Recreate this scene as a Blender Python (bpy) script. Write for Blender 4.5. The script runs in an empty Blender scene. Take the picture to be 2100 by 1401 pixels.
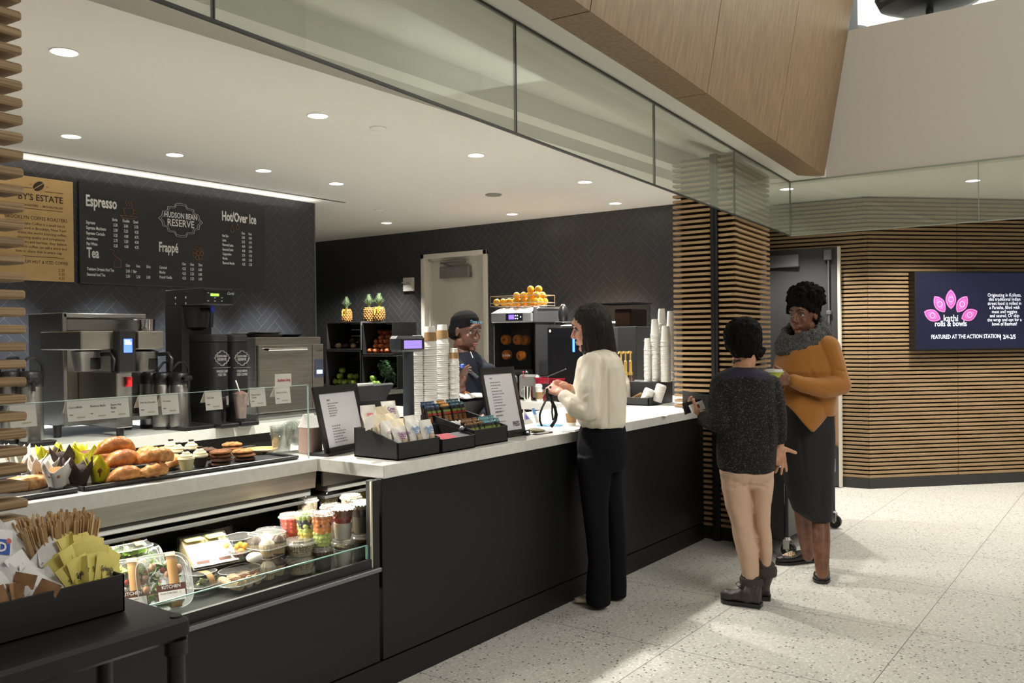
import bpy, bmesh, math, random
import numpy as np
from mathutils import Vector, Matrix, Euler, noise
random.seed(7)
R = math.radians
SC = bpy.context.scene
COL = SC.collection
# ---------------------------------------------------------------- camera
CAM_H, FOC = 1.47, 1797.0           # eye height (m); focal length in pixels of the 2100 px wide frame
YAW, PIT, ROL = R(36.16), R(-.365), R(-.608)
FW = Vector((math.cos(YAW)*math.cos(PIT), math.sin(YAW)*math.cos(PIT), math.sin(PIT)))
_r = Vector((math.sin(YAW), -math.cos(YAW), 0)); _u = _r.cross(FW)
RT = _r*math.cos(ROL) + _u*math.sin(ROL)
UP = _u*math.cos(ROL) - _r*math.sin(ROL)
CAM = Vector((0, 0, CAM_H))
cd = bpy.data.cameras.new('camera'); cam = bpy.data.objects.new('camera', cd); COL.objects.link(cam)
cd.sensor_width = 36; cd.lens = FOC/2100*36; cd.clip_start = .05; cd.clip_end = 100
cam.matrix_world = Matrix(((RT.x, UP.x, -FW.x, 0), (RT.y, UP.y, -FW.y, 0), (RT.z, UP.z, -FW.z, CAM_H), (0, 0, 0, 1)))
SC.camera = cam
SC.view_settings.view_transform = 'Standard'; SC.view_settings.look = 'None'
SC.view_settings.gamma = 1; SC.view_settings.use_curve_mapping = False
SC.view_settings.exposure = 0.82
SC.cycles.max_bounces = 10; SC.cycles.transparent_max_bounces = 24
SC.cycles.diffuse_bounces = 4; SC.cycles.glossy_bounces = 3; SC.cycles.transmission_bounces = 4
SC.cycles.caustics_reflective = False; SC.cycles.caustics_refractive = False
SC.cycles.sample_clamp_indirect = 4.0
# ---------------------------------------------------------------- world: the dim hall around the shop
wd = bpy.data.worlds.new('hall'); SC.world = wd; wd.use_nodes = True
wd.node_tree.nodes['Background'].inputs[0].default_value = (1, .95, .86, 1)
wd.node_tree.nodes['Background'].inputs[1].default_value = .10

def area(name, loc, size, energy, col=(1, .95, .86), rot=(0, 0, 0), sy=None, parent=None):
    l = bpy.data.lights.new(name, 'AREA'); l.energy = energy; l.color = col
    l.shape = 'RECTANGLE' if sy else 'SQUARE'; l.size = size
    if sy: l.size_y = sy
    o = bpy.data.objects.new(name, l); COL.objects.link(o); o.location = loc; o.rotation_euler = rot
    return o
def spot(name, loc, target, energy, cone=70, blend=.5, r=.04, col=(1, .95, .86)):
    l = bpy.data.lights.new(name, 'SPOT'); l.energy = energy; l.color = col
    l.spot_size = R(cone); l.spot_blend = blend; l.shadow_soft_size = r
    o = bpy.data.objects.new(name, l); COL.objects.link(o); o.location = loc
    o.rotation_euler = (Vector(target)-Vector(loc)).to_track_quat('-Z', 'Y').to_euler()
    return o
# big lamps of the hall, high above and behind the viewer
h_ = area('hall_lamp', (2.0, -3.2, 5.2), 3.0, 125, sy=3.0); h_.rotation_euler = (Vector((7.4, .6, 3.2))-h_.location).to_track_quat('-Z', 'Y').to_euler()
area('hall_lamp', (8.6, -1.5, 6.5), 3.0, 110, sy=3.0)
CEIL = 2.743
ROW_A = [(.53, 3.86), (1.967, 3.863), (3.408, 3.849), (4.837, 3.83), (6.25, 3.80)]
ROW_B = [(2.8, 5.43), (3.517, 5.43), (4.263, 5.43), (4.996, 5.43)]
ROW_C = [(7.451, 4.19), (7.402, 5.39), (7.06, 6.87)]
ROW_D = [(7.694, 2.60), (8.30, 1.22), (8.75, -.20)]
for x, y in ROW_A: spot('lamp', (x, y, CEIL-.03), (x, y, 0), 150, 110, .6)
for x, y in ROW_B: spot('lamp', (x, y, CEIL-.03), (x, y+.76, 1.0), 230, 46, .6, col=(.95, .96, 1))
for (x, y), q_ in zip(ROW_C, ((7.0, 4.25, .9), (6.98, 5.0, 1.2), (7.22, 7.80, 1.1))): spot('lamp', (x, y, CEIL-.03), q_, 190, 85, .45)
for x, y in ROW_D: spot('lamp', (x, y, CEIL-.03), (x, y, 0), 115, 115, .5)
area('fill_uplight', (3.3, 6.28, 2.66), 4.4, 3, rot=(R(180), 0, 0), sy=.05)  # added uplight without a fitting, brightens the ceiling along the menu wall
# ---------------------------------------------------------------- from a pixel of the 2100x1401 frame to a point on a real surface
def ray(px, py): return FW + RT*((px-1050)/FOC) + UP*((700.5-py)/FOC)
def PZ(px, py, z): d = ray(px, py); return CAM + d*((z-CAM_H)/d.z)
def PY(px, py, Y): d = ray(px, py); return CAM + d*(Y/d.y)
def PX(px, py, X): d = ray(px, py); return CAM + d*(X/d.x)
def PD(px, py, t): return CAM + ray(px, py)*t
# ---------------------------------------------------------------- materials
MATS = {}
def nt(m): return m.node_tree.nodes, m.node_tree.links
def mat(name, col=(.5, .5, .5), rough=.5, metal=0, emit=0, ecol=None, spec=.5, noise_=0, nscale=8, bump=0, bscale=60, coat=0, stretch=None, col2=None, sheen=0, sss=0, trans=0):
    if name in MATS: return MATS[name]
    m = bpy.data.materials.new(name); m.use_nodes = True; N, L = nt(m); b = N['Principled BSDF']
    c = (*col, 1) if len(col) == 3 else col
    b.inputs['Base Color'].default_value = c; b.inputs['Roughness'].default_value = rough
    b.inputs['Metallic'].default_value = metal; b.inputs['Specular IOR Level'].default_value = spec
    b.inputs['Coat Weight'].default_value = coat
    if sheen: b.inputs['Sheen Weight'].default_value = sheen
    if sss: b.inputs['Subsurface Weight'].default_value = sss; b.inputs['Subsurface Radius'].default_value = (.02, .008, .005)
    if trans: b.inputs['Transmission Weight'].default_value = trans
    if emit:
        b.inputs['Emission Color'].default_value = (*(ecol or col), 1); b.inputs['Emission Strength'].default_value = emit
    if noise_ or bump:
        tc = N.new('ShaderNodeTexCoord'); mp = N.new('ShaderNodeMapping'); L.new(tc.outputs['Object'], mp.inputs[0])
        if stretch: mp.inputs['Scale'].default_value = stretch
    if noise_:
        n = N.new('ShaderNodeTexNoise'); n.inputs['Scale'].default_value = nscale; n.inputs['Detail'].default_value = 5
        L.new(mp.outputs[0], n.inputs['Vector'])
        r = N.new('ShaderNodeValToRGB'); L.new(n.outputs['Fac'], r.inputs[0])
        c2 = col2 or tuple(max(0, v*(1-noise_)) for v in col); c1 = col if col2 else tuple(min(1, v*(1+noise_*.5)) for v in col)
        r.color_ramp.elements[0].position = .35; r.color_ramp.elements[1].position = .65
        r.color_ramp.elements[0].color = (*c2, 1); r.color_ramp.elements[1].color = (*c1, 1)
        L.new(r.outputs[0], b.inputs['Base Color'])
    if bump:
        n2 = N.new('ShaderNodeTexNoise'); n2.inputs['Scale'].default_value = bscale; n2.inputs['Detail'].default_value = 4
        L.new(mp.outputs[0], n2.inputs['Vector'])
        bp = N.new('ShaderNodeBump'); bp.inputs['Strength'].default_value = bump; bp.inputs['Distance'].default_value = .01
        L.new(n2.outputs['Fac'], bp.inputs['Height']); L.new(bp.outputs[0], b.inputs['Normal'])
    MATS[name] = m; return m
def clear(name, tint=(.96, .97, .96), gloss=.5, rough=.03, base=.02, haze=0, hz=(.8, .82, .8)):
    """thin clear sheet: see-through with a Fresnel reflection"""
    if name in MATS: return MATS[name]
    m = bpy.data.materials.new(name); m.use_nodes = True; N, L = nt(m); N.remove(N['Principled BSDF'])
    t = N.new('ShaderNodeBsdfTransparent'); t.inputs[0].default_value = (*tint, 1)
    g = N.new('ShaderNodeBsdfGlossy'); g.inputs['Roughness'].default_value = rough
    lw = N.new('ShaderNodeLayerWeight'); lw.inputs[0].default_value = .5
    pw = N.new('ShaderNodeMath'); pw.operation = 'POWER'; pw.inputs[1].default_value = 4; L.new(lw.outputs['Facing'], pw.inputs[0])
    mu = N.new('ShaderNodeMath'); mu.operation = 'MULTIPLY_ADD'; mu.inputs[1].default_value = gloss; mu.inputs[2].default_value = base
    L.new(pw.outputs[0], mu.inputs[0]); mx = N.new('ShaderNodeMixShader')
    L.new(mu.outputs[0], mx.inputs[0]); L.new(t.outputs[0], mx.inputs[1]); L.new(g.outputs[0], mx.inputs[2])
    o_ = mx.outputs[0]
    if haze:
        d = N.new('ShaderNodeBsdfDiffuse'); d.inputs[0].default_value = (*hz, 1); m2 = N.new('ShaderNodeMixShader'); m2.inputs[0].default_value = haze
        L.new(o_, m2.inputs[1]); L.new(d.outputs[0], m2.inputs[2]); o_ = m2.outputs[0]
    L.new(o_, N['Material Output'].inputs[0]); MATS[name] = m; return m
def srgb(r, g, b):
    f = lambda c: (c/255/12.92) if c/255 <= .04045 else ((c/255+.055)/1.055)**2.4
    return (f(r), f(g), f(b))
# ---------------------------------------------------------------- mesh builder
class MB:
    def __init__(s): s.v = []; s.f = []; s.mi = []; s.m = 0; s.t = Matrix.Identity(4)
    def at(s, loc=(0, 0, 0), rot=(0, 0, 0), sc=1):
        S = Matrix.Diagonal((*((sc,)*3 if not hasattr(sc, '__len__') else sc), 1))
        s.t = Matrix.Translation(loc) @ Euler(rot).to_matrix().to_4x4() @ S; return s
    def mt(s, i): s.m = i; return s
    def add(s, vs, fs):
        n = len(s.v); t = s.t
        s.v += [tuple(t @ Vector(p)) for p in vs]
        s.f += [tuple(n+i for i in f) for f in fs]; s.mi += [s.m]*len(fs); return s
    def box(s, lo, hi, ch=0):
        x0, y0, z0 = lo; x1, y1, z1 = hi
        if x0 > x1: x0, x1 = x1, x0
        if y0 > y1: y0, y1 = y1, y0
        if z0 > z1: z0, z1 = z1, z0
        if ch <= 0:
            return s.add([(x0, y0, z0), (x1, y0, z0), (x1, y1, z0), (x0, y1, z0), (x0, y0, z1), (x1, y0, z1), (x1, y1, z1), (x0, y1, z1)],
                         [(0, 3, 2, 1), (4, 5, 6, 7), (0, 1, 5, 4), (1, 2, 6, 5), (2, 3, 7, 6), (3, 0, 4, 7)])
        c = min(ch, (x1-x0)*.49, (y1-y0)*.49, (z1-z0)*.49)
        V = []; ix = {}
        for a, X in ((0, x0), (1, x1)):
            for b, Y in ((0, y0), (1, y1)):
                for d, Z in ((0, z0), (1, z1)):
                    sx, sy, sz = (1, -1)[a]*c, (1, -1)[b]*c, (1, -1)[d]*c
                    ix[a, b, d, 0] = len(V); V.append((X, Y+sy, Z+sz))
                    ix[a, b, d, 1] = len(V); V.append((X+sx, Y, Z+sz))
                    ix[a, b, d, 2] = len(V); V.append((X+sx, Y+sy, Z))
        F = []
        for a in (0, 1):
            q = [ix[a, 0, 0, 0], ix[a, 1, 0, 0], ix[a, 1, 1, 0], ix[a, 0, 1, 0]]; F.append(q if a else q[::-1])
            q = [ix[0, a, 0, 1], ix[0, a, 1, 1], ix[1, a, 1, 1], ix[1, a, 0, 1]]; F.append(q if a else q[::-1])
            q = [ix[0, 0, a, 2], ix[1, 0, a, 2], ix[1, 1, a, 2], ix[0, 1, a, 2]]; F.append(q if a else q[::-1])
        for a in (0, 1):
            for b in (0, 1):
                q = [ix[a, b, 0, 0], ix[a, b, 1, 0], ix[a, b, 1, 1], ix[a, b, 0, 1]]; F.append(q if a == b else q[::-1])
                q = [ix[a, 0, b, 0], ix[a, 0, b, 2], ix[a, 1, b, 2], ix[a, 1, b, 0]]; F.append(q if a == b else q[::-1])
                q = [ix[0, a, b, 1], ix[1, a, b, 1], ix[1, a, b, 2], ix[0, a, b, 2]]; F.append(q if a == b else q[::-1])
                for d in (0, 1):
                    q = [ix[a, b, d, 0], ix[a, b, d, 1], ix[a, b, d, 2]]; F.append(q if (a+b+d) % 2 else q[::-1])
        return s.add(V, F)
    def bc(s, c, size, ch=0):
        return s.box([c[i]-size[i]/2 for i in range(3)], [c[i]+size[i]/2 for i in range(3)], ch)
    def lathe(s, prof, c=(0, 0, 0), n=24, caps=True, ax=None, sx=1, sy=1):
        M = (Vector(ax).to_track_quat('Z', 'Y').to_matrix() if ax is not None else Matrix.Identity(3)); c = Vector(c)
        V = []; F = []
        for r, z in prof:
            for k in range(n):
                a = 2*math.pi*k/n; V.append(c + M @ Vector((r*sx*math.cos(a), r*sy*math.sin(a), z)))
        for i in range(len(prof)-1):
            for k in range(n):
                k2 = (k+1) % n; F.append((i*n+k, i*n+k2, (i+1)*n+k2, (i+1)*n+k))
        if caps:
            if prof[0][0] > 1e-6: F.append(tuple(range(n))[::-1])
            if prof[-1][0] > 1e-6: F.append(tuple((len(prof)-1)*n+k for k in range(n)))
        return s.add(V, F)
    def cyl(s, p0, p1, r0, r1=None, n=16, caps=True):
        p0, p1 = Vector(p0), Vector(p1); d = p1-p0
        return s.lathe([(r0, 0), (r1 if r1 is not None else r0, d.length)], p0, n, caps, d)
    def ell(s, c, r, n=20, m=12, rot=(0, 0, 0), fn=None):
        if not hasattr(r, '__len__'): r = (r, r, r)
        E = Euler(rot).to_matrix(); V = []; F = []; c = Vector(c)
        for i in range(m+1):
            ph = math.pi*i/m
            for k in range(n):
                a = 2*math.pi*k/n; p = Vector((math.sin(ph)*math.cos(a), math.sin(ph)*math.sin(a), -math.cos(ph)))
                q = 1 if fn is None else fn(p)
                V.append(c + E @ Vector((p.x*r[0]*q, p.y*r[1]*q, p.z*r[2]*q)))
        for i in range(m):
            for k in range(n):
                k2 = (k+1) % n; F.append((i*n+k, i*n+k2, (i+1)*n+k2, (i+1)*n+k))
        return s.add(V, F)
    def loft(s, rings, n=24, e=2.0, cap=True):
        """rings of (centre, half-axis a, half-axis b); e = superellipse exponent"""
        V = []; F = []
        for c, a, b in rings:
            c, a, b = Vector(c), Vector(a), Vector(b)
            for k in range(n):
                t = 2*math.pi*k/n; ct, st = math.cos(t), math.sin(t)
                V.append(c + a*math.copysign(abs(ct)**(2/e), ct) + b*math.copysign(abs(st)**(2/e), st))
        for i in range(len(rings)-1):
            for k in range(n):
                k2 = (k+1) % n; F.append((i*n+k, i*n+k2, (i+1)*n+k2, (i+1)*n+k))
        if cap: F.append(tuple(range(n))[::-1]); F.append(tuple((len(rings)-1)*n+k for k in range(n)))
        return s.add(V, F)
    def tube(s, pts, r, n=8, flat=None, caps=True):
        pts = [Vector(p) for p in pts]; V = []; F = []; up = None
        for i, p in enumerate(pts):
            d = (pts[min(i+1, len(pts)-1)]-pts[max(i-1, 0)]).normalized()
            if up is None: up = Vector((0, 0, 1)) if abs(d.z) < .9 else Vector((1, 0, 0))
            a = d.cross(up)
            if a.length < 1e-6: a = d.orthogonal()
            a.normalize(); b = a.cross(d).normalized(); up = b
            rr = r[i] if hasattr(r, '__len__') else r
            for k in range(n):
                t = 2*math.pi*k/n; V.append(p + a*rr*math.cos(t) + b*(flat if flat else rr)*math.sin(t))
        for i in range(len(pts)-1):
            for k in range(n):
                k2 = (k+1) % n; F.append((i*n+k, i*n+k2, (i+1)*n+k2, (i+1)*n+k))
        if caps: F.append(tuple(range(n))[::-1]); F.append(tuple((len(pts)-1)*n+k for k in range(n)))
        return s.add(V, F)
    def prism(s, poly, z0, z1):
        n = len(poly); V = [(x, y, z0) for x, y in poly] + [(x, y, z1) for x, y in poly]
        return s.add(V, [tuple(range(n))[::-1], tuple(range(n, 2*n))] + [(i, (i+1) % n, n+(i+1) % n, n+i) for i in range(n)])
    def extr(s, pts, d):
        """planar polygon of 3-D points pushed along vector d"""
        pts = [Vector(p) for p in pts]; d = Vector(d); n = len(pts)
        return s.add(pts + [p+d for p in pts], [tuple(range(n))[::-1], tuple(range(n, 2*n))] + [(i, (i+1) % n, n+(i+1) % n, n+i) for i in range(n)])
    def sheet(s, fn, nu, nv, th=0):
        """fn(u,v)->point; a curved sheet, given thickness th along its normals"""
        P = [[Vector(fn(i/nu, j/nv)) for i in range(nu+1)] for j in range(nv+1)]; w = nu+1
        V = [p for row in P for p in row]; F = [(j*w+i, j*w+i+1, (j+1)*w+i+1, (j+1)*w+i) for j in range(nv) for i in range(nu)]
        if th:
            k = len(V); B = []
            for j in range(nv+1):
                for i in range(nu+1):
                    du = P[j][min(i+1, nu)]-P[j][max(i-1, 0)]; dv = P[min(j+1, nv)][i]-P[max(j-1, 0)][i]
                    nn = du.cross(dv); nn = nn.normalized() if nn.length > 1e-12 else Vector((0, 0, 1)); B.append(P[j][i]-nn*th)
            F2 = [tuple(k+q for q in f[::-1]) for f in F]
            bd = [j*w for j in range(nv, -1, -1)][::-1]
            loop = list(range(nu+1)) + [j*w+nu for j in range(1, nv+1)] + [nv*w+i for i in range(nu-1, -1, -1)] + [j*w for j in range(nv-1, 0, -1)]
            E = [(loop[q], k+loop[q], k+loop[(q+1) % len(loop)], loop[(q+1) % len(loop)]) for q in range(len(loop))]
            V += B; F = F + F2 + E
        return s.add(V, F)
    def mesh(s, name, mats, off=None, sharp=40):
        me = bpy.data.meshes.new(name)
        v = s.v if off is None else [(p[0]-off[0], p[1]-off[1], p[2]-off[2]) for p in s.v]
        me.from_pydata(v, [], s.f)
        if not isinstance(mats, (list, tuple)): mats = [mats]
        for m in mats: me.materials.append(m)
        if len(mats) > 1: me.polygons.foreach_set('material_index', s.mi)
        me.polygons.foreach_set('use_smooth', [True]*len(s.f))
        if sharp < 179: me.set_sharp_from_angle(angle=R(sharp))
        me.update(); return me
def obj(name, mb, mats, parent=None, world=True, sharp=40, label=None):
    """link a mesh; under a parent, mesh coordinates given in the world are brought into the parent's frame"""
    off = None
    if parent is not None and world:
        o_ = parent; off = Vector((0, 0, 0))
        while o_ is not None: off += o_.location; o_ = o_.parent
    me = mb if isinstance(mb, bpy.types.Mesh) else mb.mesh(name, mats, off, sharp)
    o = bpy.data.objects.new(name, me); COL.objects.link(o)
    if parent is not None: o.parent = parent
    if label: o['label'] = label
    return o
def tag(o, label, cat, group=None, kind=None):
    o['label'] = label; o['category'] = cat
    if group: o['group'] = group
    if kind: o['kind'] = kind
    return o
def thing(name, label, cat, loc=(0, 0, 0), rz=0, group=None):
    o = bpy.data.objects.new(name, None); COL.objects.link(o); o.empty_display_size = .05
    o.location = loc; o.rotation_euler = (0, 0, rz); return tag(o, label, cat, group)
def solo(name, mb, mats, label, cat, group=None, loc=None, rot=None, sharp=40):
    """a thing that is one mesh (mesh built round its own base when loc is given)"""
    o = obj(name, mb, mats, sharp=sharp)
    if loc is not None: o.location = loc
    if rot is not None: o.rotation_euler = rot if hasattr(rot, '__len__') else (0, 0, rot)
    return tag(o, label, cat, group)
def dup(root, loc, rot=0, label=None, group=None, sc=None):
    def cp(o, par):
        c = o.copy(); COL.objects.link(c)
        if par is not None: c.parent = par
        for ch in [k for k in KIDS.get(o.name, [])]: KIDS.setdefault(c.name, []).append(cp(ch, c))
        return c
    KIDS = {}
    stack = [root]
    while stack:
        q = stack.pop(); KIDS[q.name] = list(q.children); stack += KIDS[q.name]
    r = cp(root, None); r.location = loc; r.rotation_euler = rot if hasattr(rot, '__len__') else (0, 0, rot)
    if sc: r.scale = sc if hasattr(sc, '__len__') else (sc,)*3
    if label: r['label'] = label
    if group: r['group'] = group
    return r
def struct(name, mb, mats, parent=None, sharp=40):
    o = obj(name, mb, mats, parent, sharp=sharp)
    if parent is None: o['kind'] = 'structure'
    return o
# lettering: outlines of the built-in font, laid in a plane (origin o, right vector x, up vector y)
_tc = {}
def text(mb, s, o, x, y, size, sx=1, bold=0, align='L', lift=.0012, shear=0):
    key = (s, bold, shear)
    if key not in _tc:
        c = bpy.data.curves.new('t', 'FONT'); c.body = s; c.size = 1; c.resolution_u = 2; c.offset = bold; c.shear = shear
        ob = bpy.data.objects.new('t', c); COL.objects.link(ob)
        dg = bpy.context.evaluated_depsgraph_get(); me = bpy.data.meshes.new_from_object(ob.evaluated_get(dg))
        _tc[key] = ([v.co.copy() for v in me.vertices], [tuple(p.vertices) for p in me.polygons])
        bpy.data.objects.remove(ob); bpy.data.curves.remove(c); bpy.data.meshes.remove(me)
    V, F = _tc[key]
    if not V: return 0
    x0 = min(v.x for v in V); x1 = max(v.x for v in V); w = (x1-x0)*size*sx
    sh = {'L': -x0*size*sx, 'C': -x0*size*sx-w/2, 'R': -x0*size*sx-w}[align]
    o, x, y = Vector(o), Vector(x).normalized(), Vector(y).normalized(); n = x.cross(y)
    mb.add([o + x*(v.x*size*sx+sh) + y*(v.y*size) + n*lift for v in V], F)
    return w
def rows(mb, o, x, y, w, n, gap, h, seed=0):
    """print too small to read in the photo: short strokes standing for words"""
    rg = random.Random(seed); o, x, y = Vector(o), Vector(x).normalized(), Vector(y).normalized(); nn = x.cross(y)*.001
    for i in range(n):
        p = 0; L_ = w*rg.uniform(.55, 1)
        while p < L_:
            q = min(L_, p+w*rg.uniform(.08, .2)); a = o-y*(i*gap)+x*p+nn; b = o-y*(i*gap)+x*q+nn
            mb.add([a, b, b+y*h, a+y*h], [(0, 1, 2, 3)]); p = q+w*.035
# ---------------------------------------------------------------- shared materials
black = mat('black_plastic', (.012, .012, .013), .35)
blackm = mat('black_matte', (.014, .014, .015), .6)
char = mat('charcoal_laminate', srgb(22, 23, 25), .48, spec=.35, noise_=.12, nscale=30)
steel = mat('brushed_steel', (.46, .45, .43), .32, 1, noise_=.15, nscale=25, stretch=(1, 1, 30))
chrome = mat('polished_steel', (.7, .7, .68), .12, 1)
greym = mat('grey_metal', (.18, .18, .18), .4, .6)
white = mat('white_card', (.8, .79, .76), .6)
paperw = mat('white_paper_cup', (.82, .81, .78), .55)
kraft = mat('kraft_paper', srgb(165, 132, 92), .8, noise_=.15, nscale=60)
quartz = mat('white_quartz', (.72, .71, .68), .28, noise_=.06, nscale=40)
plastic = clear('clear_plastic', (.94, .95, .94), .6, .06, .06, .06)
cglass = clear('clear_glass', (.93, .965, .94), .6, .01, .015)
baffle = clear('green_tinted_glass', (.92, .95, .91), .55, .01, .05, .13, (.66, .72, .62))
gedge = mat('glass_edge', srgb(120, 165, 150), .2)
ink = mat('dark_print', (.03, .03, .035), .6)
inkw = mat('white_print', (.85, .84, .8), .6, emit=0)
grey_ink = mat('grey_print', (.22, .22, .23), .7)
# ================================================================ SETTING
# ---- floor: pale terrazzo in large slabs
def terrazzo():
    m = bpy.data.materials.new('terrazzo'); m.use_nodes = True; N, L = nt(m); b = N['Principled BSDF']
    tc = N.new('ShaderNodeTexCoord')
    def vor(scale, rnd=1):
        v = N.new('ShaderNodeTexVoronoi'); v.inputs['Scale'].default_value = scale; L.new(tc.outputs['Object'], v.inputs['Vector']); return v
    def ramp(src, p0, c0, p1, c1):
        r = N.new('ShaderNodeValToRGB'); r.color_ramp.elements[0].position = p0; r.color_ramp.elements[1].position = p1
        r.color_ramp.elements[0].color = c0; r.color_ramp.elements[1].color = c1; L.new(src, r.inputs[0]); return r
    def mix(f, a, bb):
        x = N.new('ShaderNodeMix'); x.data_type = 'RGBA'; L.new(f, x.inputs[0])
        for i, q in ((6, a), (7, bb)):
            if hasattr(q, 'is_output'): L.new(q, x.inputs[i])
            else: x.inputs[i].default_value = q
        return x.outputs[2]
    W = (1, 1, 1, 1); K = (0, 0, 0, 1)
    nz = N.new('ShaderNodeTexNoise'); nz.inputs['Scale'].default_value = 55; nz.inputs['Detail'].default_value = 6; L.new(tc.outputs['Object'], nz.inputs['Vector'])
    base = ramp(nz.outputs['Fac'], .3, (.50, .49, .45, 1), .7, (.68, .67, .62, 1)).outputs[0]
    # dark chips: only some of the cells hold one
    for sc, lo, hi, c, sel in ((44, .20, .27, (.07, .07, .066, 1), .62), (30, .16, .22, (.24, .22, .19, 1), .66), (60, .26, .34, (.80, .79, .75, 1), .5)):
        v = vor(sc); d = ramp(v.outputs['Distance'], lo, W, hi, K)
        s_ = N.new('ShaderNodeSeparateColor'); L.new(v.outputs['Color'], s_.inputs[0])
        g = N.new('ShaderNodeMath'); g.operation = 'GREATER_THAN'; g.inputs[1].default_value = sel; L.new(s_.outputs[0], g.inputs[0])
        q = N.new('ShaderNodeMath'); q.operation = 'MULTIPLY'; L.new(d.outputs[0], q.inputs[0]); L.new(g.outputs[0], q.inputs[1])
        base = mix(q.outputs[0], base, c)
    sp = N.new('ShaderNodeSeparateXYZ'); L.new(tc.outputs['Object'], sp.inputs[0])
    for ax, o0, per in ((0, 2.845, .885), (1, 1.835, .885)):       # joints
        a = N.new('ShaderNodeMath'); a.operation = 'SUBTRACT'; a.inputs[1].default_value = o0; L.new(sp.outputs[ax], a.inputs[0])
        w = N.new('ShaderNodeMath'); w.operation = 'PINGPONG'; w.inputs[1].default_value = per/2; L.new(a.outputs[0], w.inputs[0])
        l = N.new('ShaderNodeMath'); l.operation = 'LESS_THAN'; l.inputs[1].default_value = .0022; L.new(w.outputs[0], l.inputs[0])
        base = mix(l.outputs[0], base, (.2, .195, .18, 1))
    L.new(base, b.inputs['Base Color']); b.inputs['Roughness'].default_value = .38
    return m
fl = MB(); fl.add([(-4, -5, 0), (14, -5, 0), (14, 10, 0), (-4, 10, 0)], [(0, 1, 2, 3)]); struct('floor', fl, terrazzo())
# ---- ceiling with the recessed tracks of the sliding glass wall
paint = mat('ceiling_paint', (.74, .72, .67), .8)
gl = lambda X: 1.8235+.0857*X           # line of the hanging glass, in plan
ZT = CEIL+.16
cb = MB()
cb.box((-3, 3.21, CEIL), (9.9, 10, ZT)); cb.box((-3, 2.90, CEIL), (7.13, 3.02, ZT)); cb.box((7.13, 2.43, CEIL), (9.9, 3.21, ZT))
cb.box((-3, 3.02, CEIL+.11), (7.13, 3.21, ZT)); cb.box((-3, 2.43, CEIL+.13), (7.13, 2.90, ZT))
cb.prism([(-3, gl(-3)-.12), (7.11, gl(7.11)-.12), (7.34, 2.15), (7.34, -3), (9.9, -3), (10.6, .9), (9.9, 2.43), (-3, 2.43)], CEIL, ZT)
struct('ceiling', cb, paint)
tb = MB(); tb.box((-1, 6.12, CEIL-.002), (5.75, 6.15, CEIL+.01)); struct('trim_1', tb, mat('slot_black', (.01, .01, .01), .6))
# ---- herringbone tile walls
def herring(mb, x0, z0, x1, z1, put, W=.068, n=4, g=.0024, holes=()):
    """tiles (index 0) and grout bed (index 1) over a rectangle; put(u,v,d) -> world point, d = out of the wall"""
    s2 = math.sqrt(.5); T = []
    cu, cv = (x0+x1)/2, (z0+z1)/2; K = int(max(x1-x0, z1-z0)/W)+6
    for i in range(-K, K):
        for j in range(-K, K):
            m = (i-j) % (2*n)
            if m == 0: q = (i*W, j*W, (i+n)*W, (j+1)*W)
            elif m == 2*n-1: q = (i*W, j*W, (i+1)*W, (j+n)*W)
            else: continue
            a, b, c, d = q; a += g/2; b += g/2; c -= g/2; d -= g/2
            T.append([((x-y)*s2+cu, (x+y)*s2+cv) for x, y in ((a, b), (c, b), (c, d), (a, d))])
    def clip(P, ax, v, keep):
        out = []
        for k in range(len(P)):
            p, q = P[k-1], P[k]; ip = (p[ax]-v)*keep >= 0; iq = (q[ax]-v)*keep >= 0
            if ip != iq:
                t = (v-p[ax])/(q[ax]-p[ax]); out.append((p[0]+(q[0]-p[0])*t, p[1]+(q[1]-p[1])*t))
            if iq: out.append(q)
        return out
    rects = [(x0, z0, x1, z1)]
    if holes:
        hx0, hz1, hx1 = holes; rects = [(x0, z0, hx0, z1), (hx1, z0, x1, z1), (hx0, hz1, hx1, z1)]
    for (rx0, rz0, rx1, rz1) in rects:
        for P in T:
            if max(p[0] for p in P) < rx0 or min(p[0] for p in P) > rx1 or max(p[1] for p in P) < rz0 or min(p[1] for p in P) > rz1: continue
            for a in ((0, rx0, 1), (0, rx1, -1), (1, rz0, 1), (1, rz1, -1)):
                P = clip(P, *a)
                if len(P) < 3: break
            if len(P) < 3: continue
            mb.mt(0).add([put(u, v, .003) for u, v in P], [tuple(range(len(P)))])
        mb.mt(1).add([put(u, v, .0018) for u, v in ((rx0, rz0), (rx1, rz0), (rx1, rz1), (rx0, rz1))], [(0, 1, 2, 3)])
tile = mat('charcoal_tile', srgb(47, 48, 51), .4, noise_=.10, nscale=6)
grout = mat('pale_grout', srgb(112, 112, 112), .8)
wallp = mat('dark_wall_edge', srgb(40, 41, 44), .6)
YW, XW = 6.39, 7.88                        # planes of the menu wall and of the end wall
wb = MB(); wb.mt(2).box((-1.5, YW, 0), (5.60, YW+.22, CEIL))
herring(wb, .5, .8, 5.60, CEIL, lambda u, v, d: (u, YW-d, v))
struct('wall_back', wb, [tile, grout, wallp])
tr = MB(); tr.box((5.594, YW-.006, .8), (5.604, YW+.004, CEIL)); struct('trim_2', tr, greym)
we = MB(); DY0, DY1, DZ = 6.085, 7.085, 2.455   # opening of the back door
we.mt(2).box((XW, 2.93, 0), (XW+.2, DY0+.01, CEIL)); we.box((XW, DY1-.01, 0), (XW+.2, 9.8, CEIL)); we.box((XW, DY0, DZ-.01), (XW+.2, DY1, CEIL))
herring(we, -9.6, .8, -2.93, CEIL, lambda u, v, d: (XW-d, -u, v), holes=(-DY1, DZ, -DY0))
struct('wall_end', we, [tile, grout, wallp])
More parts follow.
